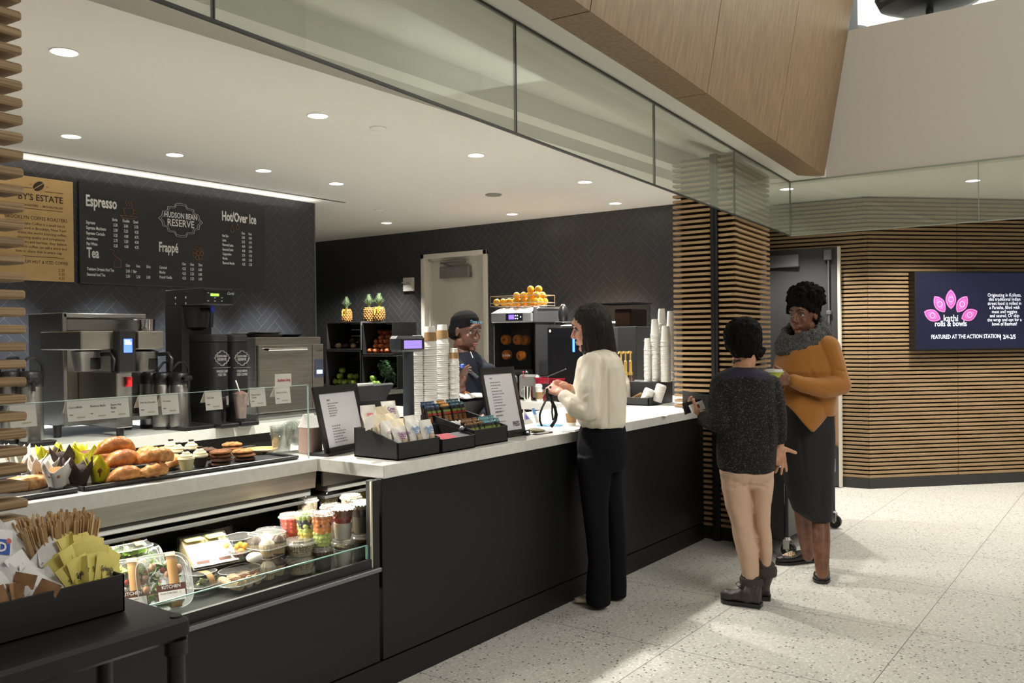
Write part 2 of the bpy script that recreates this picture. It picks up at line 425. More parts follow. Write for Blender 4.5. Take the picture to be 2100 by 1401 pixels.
wr = MB(); wr.box((5.0, 9.6, 0), (XW, 9.8, CEIL)); struct('wall_recess', wr, wallp)
# ---- back door: cream frame and leaf with a closer
dcol = mat('cream_door_paint', (.60, .57, .50), .5); dfr = mat('cream_frame_paint', (.66, .63, .56), .45)
db = MB(); fw_ = .055
db.box((XW-.03, DY0, 0), (XW+.12, DY0+fw_, DZ), .004); db.box((XW-.03, DY1-fw_, 0), (XW+.12, DY1, DZ), .004); db.box((XW-.03, DY0, DZ-fw_), (XW+.12, DY1, DZ), .004)
db.box((XW+.06, DY0+fw_, 0), (XW+.12, DY0+fw_+.02, DZ-fw_)); db.box((XW+.06, DY1-fw_-.02, 0), (XW+.12, DY1-fw_, DZ-fw_)); db.box((XW+.06, DY0+fw_, DZ-fw_-.02), (XW+.12, DY1-fw_, DZ-fw_))
d1 = struct('door_1', db, dfr)
lf = MB(); lf.box((XW+.09, DY0+fw_+.004, .01), (XW+.135, DY1-fw_-.004, DZ-fw_-.004), .003); struct('leaf', lf, dcol, d1)
cl = MB(); a, b = PX(904, 549, XW+.05), PX(964, 568, XW+.05); cl.box((XW+.02, b.y, b.z), (XW+.09, a.y, a.z), .008); struct('closer_body', cl, mat('closer_grey', srgb(120, 120, 118), .45, .3), d1)
ca = MB(); q = PX(905, 537, XW+.03); e = PX(955, 536, XW+.03); k_ = PX(925, 546, XW+.03)
ca.box((XW+.0, e.y, e.z-.012), (XW+.04, q.y, e.z+.008), .004); ca.tube([k_, (XW+.02, q.y, q.z-.015), (XW+.03, e.y, e.z)], .009, 6); struct('closer_arm', ca, greym, d1)
# ---- slatted oak columns
def oak(name, c1, c2, sc=(2, 2, 90), s_=3.5):
    return mat(name, c1, .55, noise_=.3, nscale=s_, stretch=sc, col2=c2, bump=.05, bscale=20)
slat_oak = oak('oak_slat', srgb(172, 142, 103), srgb(148, 120, 85))
ply = oak('layered_oak_slat', srgb(172, 144, 106), srgb(128, 104, 76), (1, 1, 130), 2.2)
core_m = mat('column_core', srgb(52, 40, 30), .8)
coreb = mat('column_core_black', (.012, .011, .011), .8)
G = Vector((.99635, .0854, 0)); GN = Vector((.0854, -.99635, 0))    # along the glass; out of it to the hall
def slat_row(mb, p, d, inn, L, z0, z1, dep=.07, pitch=.0381, h=.019, ch=.002):
    """horizontal slats on a face: p = start corner, d along, inn = into the column"""
    d, inn = Vector(d), Vector(inn); n = int((z1-z0)/pitch); p = Vector(p)
    for k in range(n+1):
        z = z0+k*pitch
        if z+h > z1: break
        M = Matrix(((d.x, inn.x, 0, p.x), (d.y, inn.y, 0, p.y), (0, 0, 1, 0), (0, 0, 0, 1)))
        mb.t = M; mb.box((0, 0, z), (L, dep, z+h), ch)
    mb.t = Matrix.Identity(4)
cr = MB(); XC, YC = 5.87, 2.348
slat_row(cr, (XC, 2.825, 0), (0, -1, 0), (1, 0, 0), .295, .10, CEIL)
slat_row(cr, (XC, 2.476, 0), (0, -1, 0), (1, 0, 0), .126, .10, CEIL)
slat_row(cr, (XC+.001, YC+.001, 0), G, -GN, .905, .10, CEIL)
cr.mt(1).prism([(5.938, 2.79), (5.938, 2.42), (6.72, 2.49), (6.72, 2.79)], 0, CEIL); cr.mt(2).prism([(5.90, 2.81), (5.90, 2.39), (6.75, 2.46), (6.75, 2.81)], 0, .10)
struct('column_right', cr, [slat_oak, core_m, coreb])
po = MB(); po.box((5.855, 2.478, 0), (5.96, 2.53, CEIL), .003); po.box((5.848, 2.500, 0), (5.856, 2.508, CEIL)); struct('trim_3', po, mat('black_channel', (.02, .02, .022), .35, .4))
clf = MB(); p0 = Vector((.925, 1.995, 0)); slat_row(clf, p0-G*1.3, G, -GN, 1.3, .0, CEIL, .075, .0381, .0195, .004)
a = p0-GN*.076-G*.085; b = p0-GN*.5-G*.085; clf.mt(1).prism([(a.x, a.y), (b.x, b.y), (b.x-1.2, b.y-.1), (a.x-1.2, a.y-.1)], 0, CEIL); struct('column_left', clf, [ply, core_m])
# ---- slatted wall at the right: two faces meeting at a corner
CN = Vector((8.59, 2.147, 0)); D1 = Vector((1.18, -1.136, 0)).normalized(); N1 = Vector((-.6936, -.7204, 0)); D2 = Vector((-.08, .87, 0)).normalized(); N2 = Vector((-D2.y, D2.x, 0))
ws = MB(); slat_r = oak('oak_wall_slat', srgb(150, 125, 92), srgb(126, 103, 74))
for k, Ls in enumerate(((0, .93), (.934, 2.6))): slat_row(ws, CN+D1*Ls[0], D1, -N1, Ls[1]-Ls[0], .10, CEIL, .05, .0388, .0245)
slat_row(ws, CN+D2*.004, D2, -N2, 1.9, .10, CEIL, .05, .0388, .0245)
ws.mt(1)
for D_, N_, s0, s1 in ((D1, N1, -.02, 2.6), (D2, N2, -.02, 1.9)):
    a = CN+D_*s0-N_*.048; b = CN+D_*s1-N_*.048; c = b-N_*.08; d = a-N_*.08; ws.prism([(a.x, a.y), (b.x, b.y), (c.x, c.y), (d.x, d.y)], 0, CEIL)
struct('wall_right', ws, [slat_r, core_m])
bb = MB()
for D_, N_, s0, s1 in ((D1, N1, 0, 2.6), (D2, N2, 0, .26)):
    a = CN+D_*s0+N_*.003; b = CN+D_*s1+N_*.003; c = b-N_*.05; d = a-N_*.05; bb.prism([(a.x, a.y), (b.x, b.y), (c.x, c.y), (d.x, d.y)], 0, .098)
struct('baseboard_right', bb, mat('black_plinth', (.018, .018, .018), .5))
# ---- dark door at the right
def d2p(s0, s1, z0, z1, k0, k1):
    m = MB(); m.add([CN+D2*s_+N2*k_+Vector((0, 0, z_)) for z_ in (z0, z1) for s_, k_ in ((s0, k0), (s1, k0), (s1, k1), (s0, k1))], [(0, 3, 2, 1), (4, 5, 6, 7), (0, 1, 5, 4), (1, 2, 6, 5), (2, 3, 7, 6), (3, 0, 4, 7)]); return m
d2 = struct('door_2', d2p(.262, 1.3, .012, 2.279, .004, .055), mat('charcoal_door', srgb(46, 47, 49), .5))
struct('edge_strip', d2p(.236, .260, .005, 2.283, 0, .062), mat('pale_door_edge', (.55, .52, .45), .5), d2)
e = MB(); a, b = PX(1560, 527, 8.48), PX(1641, 548, 8.48); e.box((8.42, b.y, b.z), (8.50, a.y, a.z), .006); struct('closer_body', e, mat('closer_dark', srgb(92, 94, 95), .45, .3), d2)
e = MB(); a, b = PX(1690, 512, 8.48), PX(1706, 533, 8.48); e.box((8.45, b.y, b.z), (8.495, a.y, a.z), .006); struct('rod_latch', e, mat('closer_dark'), d2)
e = MB(); q = PX(1699, 540, 8.48); e.cyl((8.482, q.y, .2), (8.475, q.y, b.z), .008, n=10)
for y_ in (641, 760): z_ = PX(1699, y_, 8.48).z; e.box((8.46, q.y-.02, z_-.018), (8.51, q.y+.02, z_+.018), .004)
struct('exit_rod', e, greym, d2)
# ---- wood bulkhead over the glass: leaning veneer boards with a flat underside
ven = mat('oak_veneer', srgb(142, 116, 86), .5, noise_=.3, nscale=3, stretch=(14, 14, .5), col2=srgb(120, 97, 71), bump=.02, bscale=20)
vb = MB(); H_ = 1.75
def vsec(X, mi=0):
    p = Vector((X, gl(X), 0)); q = lambda off, z: p + GN*(off) + Vector((0, 0, z))
    i0 = q(.122, CEIL) - G*mi; f0 = q(.300, CEIL); f1 = q(.300+.171*H_, CEIL+H_); i1 = q(.122, CEIL+H_) - G*mi
    return [i0, f0, f1, i1]
xs = [-2.6, -1.25, .15, 1.55, 2.95, 4.345, 5.745, 7.235]
for k in range(len(xs)-1):
    A_ = vsec(xs[k]+.004); B_ = vsec(xs[k+1]-.004, .16 if k == len(xs)-2 else 0)
    vb.add(A_+B_, [(0, 1, 5, 4), (1, 2, 6, 5), (2, 3, 7, 6), (3, 0, 4, 7), (0, 3, 2, 1), (4, 5, 6, 7)])
struct('wall_bulkhead', vb, ven)
# ---- pale parapet of the floor above, glass rail, and what shows over it
pp = mat('parapet_paint', (.60, .565, .50), .8)
pb = MB(); pb.box((7.335, -4, CEIL-.001), (7.52, 2.6, 3.905)); struct('wall_parapet', pb, pp)
pu = MB(); pu.box((7.52, -4, 3.3), (13, 6, 3.6)); struct('floor_upper', pu, greym)
pw = MB(); pw.box((10.2, -5, 3.6), (10.4, 8, 7)); struct('wall_upper', pw, mat('upper_wall_paint', (.7, .7, .68), .8))
area('upper_lamp', (9.0, 1, 6.6), 2.5, 260, rot=(0, R(-25), 0), sy=3)
# ---- hanging glass baffles
def pane(n, a, b, z0=2.286, z1=CEIL, edge=None):
    a, b = Vector(a), Vector(b); d = (b-a).normalized(); nn = Vector((-d.y, d.x, 0))*.005
    g = MB(); a2, b2 = a+d*.004, b-d*.004
    g.add([p+Vector((0, 0, z)) for z in (z0, z1) for p in (a2-nn, b2-nn, b2+nn, a2+nn)], [(0, 3, 2, 1), (4, 5, 6, 7), (0, 1, 5, 4), (1, 2, 6, 5), (2, 3, 7, 6), (3, 0, 4, 7)])
    o = struct('window_%d' % n, g, baffle)
    f = MB(); w = Vector((0, 0, .008)); nn = nn*1.3
    for (p, q, h0, h1) in ((a, b, z0-.004, z0+.004), (a, b, z1-.012, z1-.001)):
        f.add([x+Vector((0, 0, h)) for h in (h0, h1) for x in (p-nn, q-nn, q+nn, p+nn)], [(0, 3, 2, 1), (4, 5, 6, 7), (0, 1, 5, 4), (1, 2, 6, 5), (2, 3, 7, 6), (3, 0, 4, 7)])
    f.add([x+Vector((0, 0, h)) for h in (z0, z1) for x in (b-d*.0022-nn, b+d*.0022-nn, b+d*.0022+nn, b-d*.0022+nn)], [(0, 3, 2, 1), (4, 5, 6, 7), (0, 1, 5, 4), (1, 2, 6, 5), (2, 3, 7, 6), (3, 0, 4, 7)])
    struct('edge', f, edge, o)
eg = mat('glass_edge_dark', (.02, .024, .022), .4); eg2 = mat('glass_edge_pale', srgb(150, 160, 145), .4)
gx = [-1.6, -.13, 1.371, 2.872, 4.338, 5.78, 7.331]
for k in range(6): pane(k+1, (gx[k], gl(gx[k]), 0), (gx[k+1], gl(gx[k+1]), 0), edge=eg)
gy = [2.452, 1.04, -.40, -1.85]
for k in range(3): pane(k+7, (7.331, gy[k], 0), (7.331, gy[k+1], 0), edge=eg2)
# ================================================================ COUNTERS AND THE COLD CASE
ZC, ZB = .936, .87                          # front worktop, back worktops
YF = 2.595                                  # front panel of the service counter
t = thing('service_counter', 'long charcoal service counter front under the white stone top', 'counter', (2.62, YF, 0))
m = MB(); m.box((2.62, YF, .125), (5.855, YF+.03, .878), .002); obj('front_panel', m, char, t)
m = MB(); m.box((-.9, YF+.004, 0), (5.86, YF+.03, .117)); obj('toe_kick', m, char, t)
m = MB(); m.box((2.65, 3.44, 0), (6.5, 3.50, .878)); m.box((5.99, 2.86, 0), (6.5, 3.44, .878)); obj('carcass', m, blackm, t)
m = MB()
m.box((-.9, 2.99, ZC-.056), (2.622, 3.47, ZC), .002); m.box((2.6225, 2.585, ZC-.056), (5.866, 3.53, ZC), .002)
m.box((5.866, 2.83, ZC-.056), (6.47, 3.53, ZC), .002)
solo('counter_worktop', m, quartz, 'white stone worktop of the service counter with a set-back pastry section', 'worktop')
# ---- refrigerated display case let into the counter below the pastries
case = thing('display_case', 'open refrigerated display case below the pastry tray, full of packed food', 'display case', (1.5, 2.8, 0))
cblk = mat('case_black', (.010, .010, .010), .5); cgrey = mat('case_grey', srgb(58, 58, 56), .6, .2)
m = MB(); m.box((-.9, YF, .125), (2.6, YF+.03, .500), .002); obj('front_panel', m, char, case)
m = MB(); m.box((-.9, 2.578, .500), (2.6, 2.62, .517), .002); obj('ledge', m, mat('case_ledge', srgb(120, 122, 124), .4, .5), case)
m = MB(); m.box((-.9, 2.60, .517), (2.6, 2.615, .556)); m.box((-.9, 2.615, .42), (3.2, 2.95, .498)); obj('lower_deck', m, cblk, case)
m = MB(); m.box((-.9, 2.96, .42), (3.2, 3.42, .585), .003); obj('upper_deck', m, cblk, case)
m = MB(); m.box((-.9, 3.40, .42), (3.2, 3.43, .88)); m.box((3.18, 2.63, .42), (3.2, 3.43, .88)); obj('back_panel', m, cblk, case)
m = MB(); m.box((2.570, YF, .50), (2.605, 2.64, .878), .002); obj('end_post', m, cblk, case)
m = MB(); m.extr([(-.9, 2.998, .879), (-.9, 3.012, .879), (-.9, 3.022, .806), (-.9, 3.006, .806)], (3.52, 0, 0)); m.box((2.66, 2.999, .806), (3.18, 3.012, .879))
obj('steel_fascia', m, mat('dull_steel', (.42, .40, .36), .38, .85, noise_=.12, nscale=6, stretch=(.5, 1, 8)), case)
m = MB()
for x0, x1 in ((-.9, 2.60), (2.70, 3.17)):
    m.box((x0, 3.012, .772), (x1, 3.10, .806), .003); m.box((x0, 3.03, .735), (x1, 3.22, .752), .004)
obj('canopy', m, cgrey, case)
m = MB(); m.box((1.83, 3.045, .7335), (2.06, 3.18, .7352)); obj('canopy_slot', m, cblk, case)
m = MB(); m.sheet(lambda u, v: (-.9+3.455*u, 2.622-.004*v, .556+.056*v), 1, 1, .006); obj('front_glass', m, cglass, case)
m = MB(); m.box((-.9, 2.616, .6105), (2.555, 2.624, .6135)); m.box((2.552, 2.616, .556), (2.558, 2.626, .612)); obj('glass_rim', m, gedge, case)
m = MB(); m.box((2.561, 2.598, .52), (2.569, 2.606, .876)); obj('glass_post', m, mat('pale_metal', (.55, .52, .42), .35, .6), case)
l = area('case_lamp', (.9, 3.02, .76), 3.9, 17, col=(1, .95, .82), rot=(R(-22), 0, 0), sy=.04)
l.parent = case; l.location = (1.15-1.5, 2.985-2.8, .803)
# ---- back bar under the menu wall and the side bar along the end wall
grq = mat('grey_stone_top', srgb(205, 206, 200), .22, noise_=.05, nscale=40); grf = mat('grey_stone_edge', srgb(150, 155, 152), .35)
m = MB(); m.box((.6, 5.085, .80), (5.58, 6.38, ZB), .002); solo('back_bar_worktop', m, grq, 'pale grey worktop of the back bar below the menu board', 'worktop')
m = MB(); m.box((.6, 5.13, 0), (5.56, 6.35, .799)); solo('back_bar', m, char, 'charcoal back bar base below the menu board', 'counter')
m = MB(); m.box((6.50, 2.95, .80), (7.86, 5.9, ZB), .002); solo('side_bar_worktop', m, quartz, 'white worktop of the side bar along the far wall under the juicer', 'worktop')
m = MB(); m.box((6.53, 2.97, 0), (7.84, 5.88, .799)); solo('side_bar', m, char, 'charcoal side bar base along the far wall under the juicer', 'counter')
# ---- hanging menu boards
def board_txt(mb, y_, px, py, s, h_px, bold=.01, sx=.62, align='L'):
    p = PY(px, py, y_); q = PY(px, py-h_px, y_)
    text(mb, s, p, (1, 0, 0), (0, 0, 1), (q.z-p.z)/.70, sx, bold, align)
YM = 6.365
b = thing('menu_board', 'wide black menu board with white drink prices on the herringbone wall', 'menu board', (4.17, YM, 1.9))
m = MB(); m.box((3.335, YM, 1.895), (5.005, 6.384, 2.642), .002); obj('panel', m, mat('menu_black', srgb(34, 34, 36), .5), b)
SECT = {k: MB() for k in ('espresso_list', 'tea_list', 'frappe_list', 'hot_list')}
def T(x, z, s, h, bold=.012, sx=.62, al='L'): text(SECT['hot_list' if x > 4.5 else 'frappe_list' if x > 3.95 else 'espresso_list' if z > 2.17 else 'tea_list'], s, (x, YM-.001, z), (1, 0, 0), (0, 0, 1), h/.70, sx, bold, al)
T(3.385, 2.468, 'Espresso', .082, .028, .58); T(3.385, 2.086, 'Tea', .075, .028, .58); T(3.972, 2.172, 'Frapp\u00e9', .075, .028, .58); T(4.560, 2.478, 'Hot/Over Ice', .078, .028, .58)
for i, r in enumerate((('Espresso', '2.25', '3.00', '3.75'), ('Espresso Machiatto', '2.50', '3.25', '4.25'), ('Espresso Cortado', '3.25', '4.00', '4.75'), ('Americano', '2.75', '3.50', '4.50'), ('Flat White', '3.25', '4.00', '4.75'))):
    z = 2.335-.0395*i; T(3.385, z, r[0], .022, .03)
    for k in (1, 2, 3): T(3.595+.085*(k-1), z, r[k], .022, .03)
for k, s in enumerate(('Single', 'Double', 'Quad')): T(3.585+.085*k, 2.375, s, .021, .03)
for k, s in enumerate(('12oz', '16oz', '20oz')):
    T(3.69+.085*k, 2.034, s, .021, .03); T(4.175+.075*k, 2.075, s, .021, .03)
    if k < 2: T(4.755+.072*k, 2.375, s, .021, .03)
T(3.385, 1.99, 'Twinings Organic Hot Tea', .022, .03); T(3.69, 1.99, '2.00  /  Bag', .022, .03); T(3.385, 1.95, 'Seasonal Iced Tea', .022, .03)
for k, s in enumerate(('2.00', '2.50', '3.00')): T(3.69+.085*k, 1.95, s, .022, .03)
for i, s in enumerate(('Caramel', 'Mocha', 'French Vanilla')):
    z = 2.035-.0385*i; T(3.972, z, s, .022, .03)
    for k, q in enumerate(('4.25', '5.25', '6.00')): T(4.175+.075*k, z, q, .022, .03)
for i, r in enumerate((('Red Eye', '3.00', '4.00'), ('Latte', '3.75', '4.75'), ('Flavored Latte', '4.00', '5.00'), ('Seasonal Latte', '4.00', '5.00'), ('Cappuccino', '3.75', '4.75'), ('Mocha', '4.00', '5.00'), ('Flavored Mocha', '4.25', '5.25'))):
    z = 2.338-.0385*i; T(4.560, z, r[0], .021, .03); T(4.757, z, r[1], .021, .03); T(4.829, z, r[2], .021, .03)
for k, q in SECT.items(): obj(k, q, inkw, b)
def badge(m, c, w, h, x=(1, 0, 0), z=(0, 0, 1), r=.0035, lift=.002):
    """ornate plaque outline: two rounded lobes with points at the sides"""
    c, x, z = Vector(c), Vector(x), Vector(z); n = x.cross(z)*lift; base = []
    for a, b_ in ((1, 0), (.86, .16), (.82, .42), (.62, .50), (.58, .72), (.30, .76), (.22, .96), (0, 1)): base.append((a*w/2, b_*h/2))
    P = base + [(-a, b_) for a, b_ in base[-2::-1]] + [(-a, -b_) for a, b_ in base[1:]] + [(a, -b_) for a, b_ in base[-2:0:-1]]
    for k_, rr in ((1, r), (.90, r*.45)):
        Q = [c+x*(a*k_)+z*(b_*k_)+n for a, b_ in P]; m.tube(Q+[Q[0]], rr, 6, flat=.001)
m = MB(); badge(m, (4.17, YM-.001, 2.437), .40, .275)
text(m, 'HUDSON BEAN', (4.17, YM-.001, 2.452), (1, 0, 0), (0, 0, 1), .062, .68, .02, 'C'); text(m, 'RESERVE', (4.17, YM-.001, 2.385), (1, 0, 0), (0, 0, 1), .080, .82, .012, 'C')
obj('crest', m, inkw, b)
m = MB(); cop = mat('copper_line', srgb(176, 112, 66), .5)
def ln(pts, r=.0025): m.tube([(x, YM-.002, z) for x, z in pts], r, 6, flat=.001)
x, z = 3.72, 2.455                            # steaming cup
ln([(x-.04, z+.03), (x-.036, z-.01), (x-.02, z-.03), (x+.02, z-.03), (x+.036, z-.01), (x+.04, z+.03), (x-.04, z+.03)]); ln([(x+.04, z+.022), (x+.062, z+.016), (x+.056, z-.006), (x+.036, z-.008)])
ln([(x-.07, z-.03), (x-.045, z-.048), (x+.045, z-.048), (x+.07, z-.03), (x-.07, z-.03)])
for k in (-1, 0, 1): ln([(x+.02*k, z+.04), (x+.02*k+.012, z+.056), (x+.02*k-.006, z+.07), (x+.02*k+.008, z+.09)], .002)
x, z = 3.62, 2.075                            # tea bag on its string
ln([(x-.03, z-.05), (x-.012, z+.01), (x+.012, z+.02), (x+.035, z-.0), (x+.03, z-.05), (x-.03, z-.05)]); ln([(x-.06, z+.085), (x-.02, z+.075), (x-.03, z+.05), (x+.008, z+.02)])
x, z = 4.325, 2.18                            # flower of ice and beans
for k in range(7):
    a = k*2*math.pi/7; cx, cz = x+.032*math.cos(a), z+.032*math.sin(a)*1.1
    ln([(cx+.02*math.cos(q*math.pi/4+a), cz+.02*math.sin(q*math.pi/4+a)) for q in range(9)], .0028)
ln([(x+.016*math.cos(q*math.pi/4), z+.016*math.sin(q*math.pi/4)) for q in range(9)], .004)
for x, z, s_ in ((4.66, 2.40, 1), (4.715, 2.425, .8)):  # two drops
    ln([(x+.018*s_*math.sin(q), z-.018*s_*math.cos(q)) for q in (-2.2, -1.5, -.8, 0, .8, 1.5, 2.2)] + [(x, z+.05*s_)] + [(x-.018*s_*math.sin(2.2), z+.0106*s_)], .0025)
obj('drawings', m, cop, b)
# kraft poster
b = thing('roaster_poster', 'tan kraft poster about a coffee roaster on the wall beside the slatted column', 'poster', (2.95, YM, 1.9))
m = MB(); m.box((2.62, YM, 1.897), (3.291, 6.384, 2.628), .001); obj('panel', m, mat('kraft_panel', srgb(202, 168, 112), .7, noise_=.06, nscale=10), b)
m = MB(); ct = 2.985
def T2(z, s, h, sx=.9, bold=.0, x=None, al='C'): text(m, s, (x if x is not None else ct, YM-.001, z), (1, 0, 0), (0, 0, 1), h/.70, sx, bold, al)
T2(2.462, "BY'S ESTATE", .044, .92, .012, 3.215, 'R'); T2(2.418, 'COFFEE ROASTERS  -  BROOKLYN, NY', .014, 1.0, .012, 3.215, 'R')
T2(2.325, 'BROOKLYN COFFEE ROASTERS', .025, .86, 0, 3.245, 'R')
for i, s in enumerate(('Estate Coffee is a small batch', 'roaster located in Brooklyn, New York', 'travel the world sourcing coffee,', 'ensuring quality and complexity', 'farmers and baristas, they believe', 'that each coffee can tell a story and', 'love to share that in every cup.')):
    T2(2.287-.0325*i, s, .019, .95, 0, 3.238-.012*(i % 3 == 0)-.01*(i > 5)*2, 'R')
T2(2.018, 'PREMIUM HOT & ICED COFFEE', .022, .86, 0, 3.245, 'R')
for i, s in enumerate(('2.25', '3.25', '4.25')): T2(1.97-.03*i, s, .019, .95, 0, 3.22, 'R')
for z, x0, x1 in ((2.532, 3.09, 3.215), (2.545, 2.80, 3.0), (2.40, 2.80, 3.215), (2.065, 2.80, 3.22)): m.box((x0, YM-.0015, z), (x1, YM-.0005, z+.003))
m.box((2.985, YM-.0015, 2.570), (2.998, YM-.0005, 2.573)); m.box((3.10, YM-.0015, 2.566), (3.113, YM-.0005, 2.569))
for sgn in (1, -1):                             # coffee bean: two halves parted by a slanted line
    P = []
    for k in range(13):
        a = math.pi*k/12; u_, v_ = .042*math.cos(a), sgn*(.003+.026*math.sin(a)); P.append((3.045+u_*.8-v_*.6, YM-.0015, 2.566+u_*.6+v_*.8))
    m.extr(P, (0, .001, 0))
obj('lettering', m, mat('brown_print', srgb(52, 38, 26), .7), b)
# ================================================================ BACK BAR EQUIPMENT
def fb(m, x0, y0, x1, y1, Y, dep, ch=.004):
    """box whose front lies in the plane Y and spans two picture corners"""
    a, b = PY(x0, y0, Y), PY(x1, y1, Y); m.box((a.x, Y, b.z), (b.x, Y+dep, a.z), ch); return a, b
def fx(m, x0, y0, x1, y1, X, dep, ch=.004):
    a, b = PX(x0, y0, X), PX(x1, y1, X); m.box((X, b.y, b.z), (X+dep, a.y, a.z), ch); return a, b
blue_scr = mat('blue_screen', (.02, .05, .8), .3, emit=2.2, ecol=(.06, .12, 1)); scrw = mat('screen_text', (.6, .7, 1), .3, emit=3, ecol=(.55, .7, 1))
# ---- twin coffee brewer
t = thing('coffee_brewer', 'stainless twin coffee brewer with a blue screen below the menu board', 'coffee brewer', (3.0, 5.4, ZB))
bx0 = PY(129, 700, 5.42).x; bx1 = PY(337, 700, 5.42).x
zt_ = PY(129, 641, 5.42).z; zb_ = PY(129, 876, 5.42).z
m = MB(); m.box((bx0, 5.42, zb_), (bx0+.028, 5.86, zt_), .004); obj('side_panel', m, steel, t)
m = MB(); m.box((bx0+.03, 5.62, zb_+.02), (bx1, 5.84, PY(200, 676, 5.42).z), .004); m.box((bx0+.03, 5.44, zb_), (bx1, 5.62, zb_+.03), .003); obj('body', m, steel, t)
m = MB(); fb(m, 130, 642, 300, 653, 5.42, .42, .004); obj('top_tray', m, mat('bright_steel', (.75, .75, .73), .22, 1), t)
m = MB(); fb(m, 131, 654, 300, 678, 5.56, .25, .003); obj('water_tank', m, steel, t)
m = MB(); fb(m, 166, 679, 240, 717, 5.14, .50, .006); fb(m, 282, 679, 337, 715, 5.14, .50, .006); obj('head', m, mat('warm_steel', (.42, .40, .35), .35, 1), t)
m = MB(); fb(m, 243, 677, 280, 764, 5.08, .10, .008); p = obj('control_panel', m, black, t)
m = MB(); a, b = fb(m, 254, 695, 271.5, 723, 5.076, .003, 0); obj('screen', m, blue_scr, p)
m = MB(); m.box((a.x+.006, 5.0745, a.z-.034), (b.x-.006, 5.0755, a.z-.020)); text(m, 'FETCO', (a.x+.005, 5.076, a.z-.016), (1, 0, 0), (0, 0, 1), .013, .9, .01); obj('readout', m, scrw, p)
m = MB(); text(m, 'XTS', PY(308, 688, 5.139), (1, 0, 0), (0, 0, 1), .022, 1.1, .01); obj('badge', m, grey_ink, t)
m = MB(); fb(m, 239, 764, 273, 876, 5.16, .46, .006); obj('centre_column', m, steel, t)
m = MB(); a = PY(263, 783, 5.15); m.extr([(a.x-.018, 5.15, a.z+.03), (a.x+.014, 5.15, a.z+.03), (a.x+.012, 5.15, a.z-.03), (a.x-.022, 5.15, a.z-.03), (a.x-.012, 5.15, a.z-.01)], (0, -.022, 0)); obj('tap_handle', m, mat('red_plastic', (.6, .02, .025), .35), t)
for cx in (177, 296):
    a = PY(cx, 721, 5.30); z1 = PY(cx, 762, 5.30).z
    m = MB(); m.lathe([(.062, z1), (.068, z1+.005), (.085, a.z-.01), (.088, a.z), (.05, a.z+.012)], (a.x, 5.30, 0), 28); bk = obj('brew_basket', m, steel, t)
    m = MB(); m.sheet(lambda u, v: (a.x+.081*math.sin(-.2+1.1*u), 5.30-.081*math.cos(-.2+1.1*u), z1+.015+.07*v), 8, 1, .002); obj('basket_label', m, black, bk)
    m = MB(); m.tube([(a.x+.05, 5.22, a.z-.02), (a.x+.075, 5.15, a.z-.015), (a.x+.08, 5.12, a.z-.05), (a.x+.075, 5.125, z1+.005)], [.012, .014, .015, .012], 10); obj('basket_handle', m, black, bk)
for px, py_, Y in ((121, 897, 5.46), (250, 897, 5.20), (266, 884, 5.56)):
    a = PY(px, py_, Y); m = MB(); m.cyl((a.x, Y+.02, ZB), (a.x, Y+.02, zb_+.005), .022, .026, 12); obj('foot', m, black, t)
m = MB(); a = PY(300, 679, 5.40); m.lathe([(.05, a.z), (.052, a.z+.002), (.056, a.z+.075), (.054, a.z+.077), (.05, a.z+.07)], (a.x, 5.40, 0), 24)
solo('steel_pitcher', m, chrome, 'small steel canister standing on top of the twin coffee brewer', 'canister')
# ---- airpots
def airpot(loc, label, r=.065, h=.30):
    t = thing('airpot', label, 'airpot', loc, 0, 'airpots on the back bar')
    m = MB(); m.lathe([(r*.97, 0), (r*1.02, .006), (r*1.02, .02), (r*.98, .022)], (0, 0, 0), 28); obj('base_ring', m, black, t, False)
    m = MB(); m.lathe([(r*.98, .022), (r, .03), (r, h*.96), (r*.94, h)], (0, 0, 0), 28); obj('body', m, steel, t, False)
    m = MB(); m.lathe([(r*.95, h), (r*1.02, h+.006), (r*1.02, h+.055), (r*.9, h+.075), (r*.55, h+.082)], (0, 0, 0), 28); m.box((-.03, -r-.05, h+.025), (.03, -r+.01, h+.06), .01); l = obj('pump_lid', m, black, t, False)
    m = MB(); m.cyl((0, -r-.038, h+.03), (0, -r-.038, h-.02), .012, .01, 10); obj('spout', m, black, l, False)
    m = MB(); m.tube([(-r*1.0, 0, h+.05), (-r*.95, -.01, h+.10), (-r*.3, -.02, h+.145), (r*.4, -.02, h+.15), (r*.9, -.01, h+.11), (r*1.0, 0, h+.05)], .008, 8); obj('carry_handle', m, black, t, False)
    return t
q = PY(373, 881, 5.22); a1 = airpot((q.x, 5.24, ZB), 'steel airpot right beside the tall black brewer column')
for px, Y, lab in ((334, 5.36, 'steel airpot in the middle, between the twin brewer and another airpot'), (308, 5.56, 'steel airpot half hidden at the right end of the twin brewer'), (64, 5.24, 'tall steel airpot with black lid left of the twin brewer'), (25, 5.42, 'steel airpot seen between the slats of the left column')):
    q = PY(px, 850, Y); dup(a1, (q.x, Y, ZB), .4 if px > 100 else -.3, lab, sc=(1.0, 1.0, 1.0 if px > 100 else 1.12))
q = PY(82, 912, 5.13); m = MB(); m.box((q.x-.085, 5.10, ZB), (q.x+.085, 5.17, ZB+.028), .006); solo('drip_tray', m, black, 'black drip tray before the tall airpot at the left end', 'drip tray')
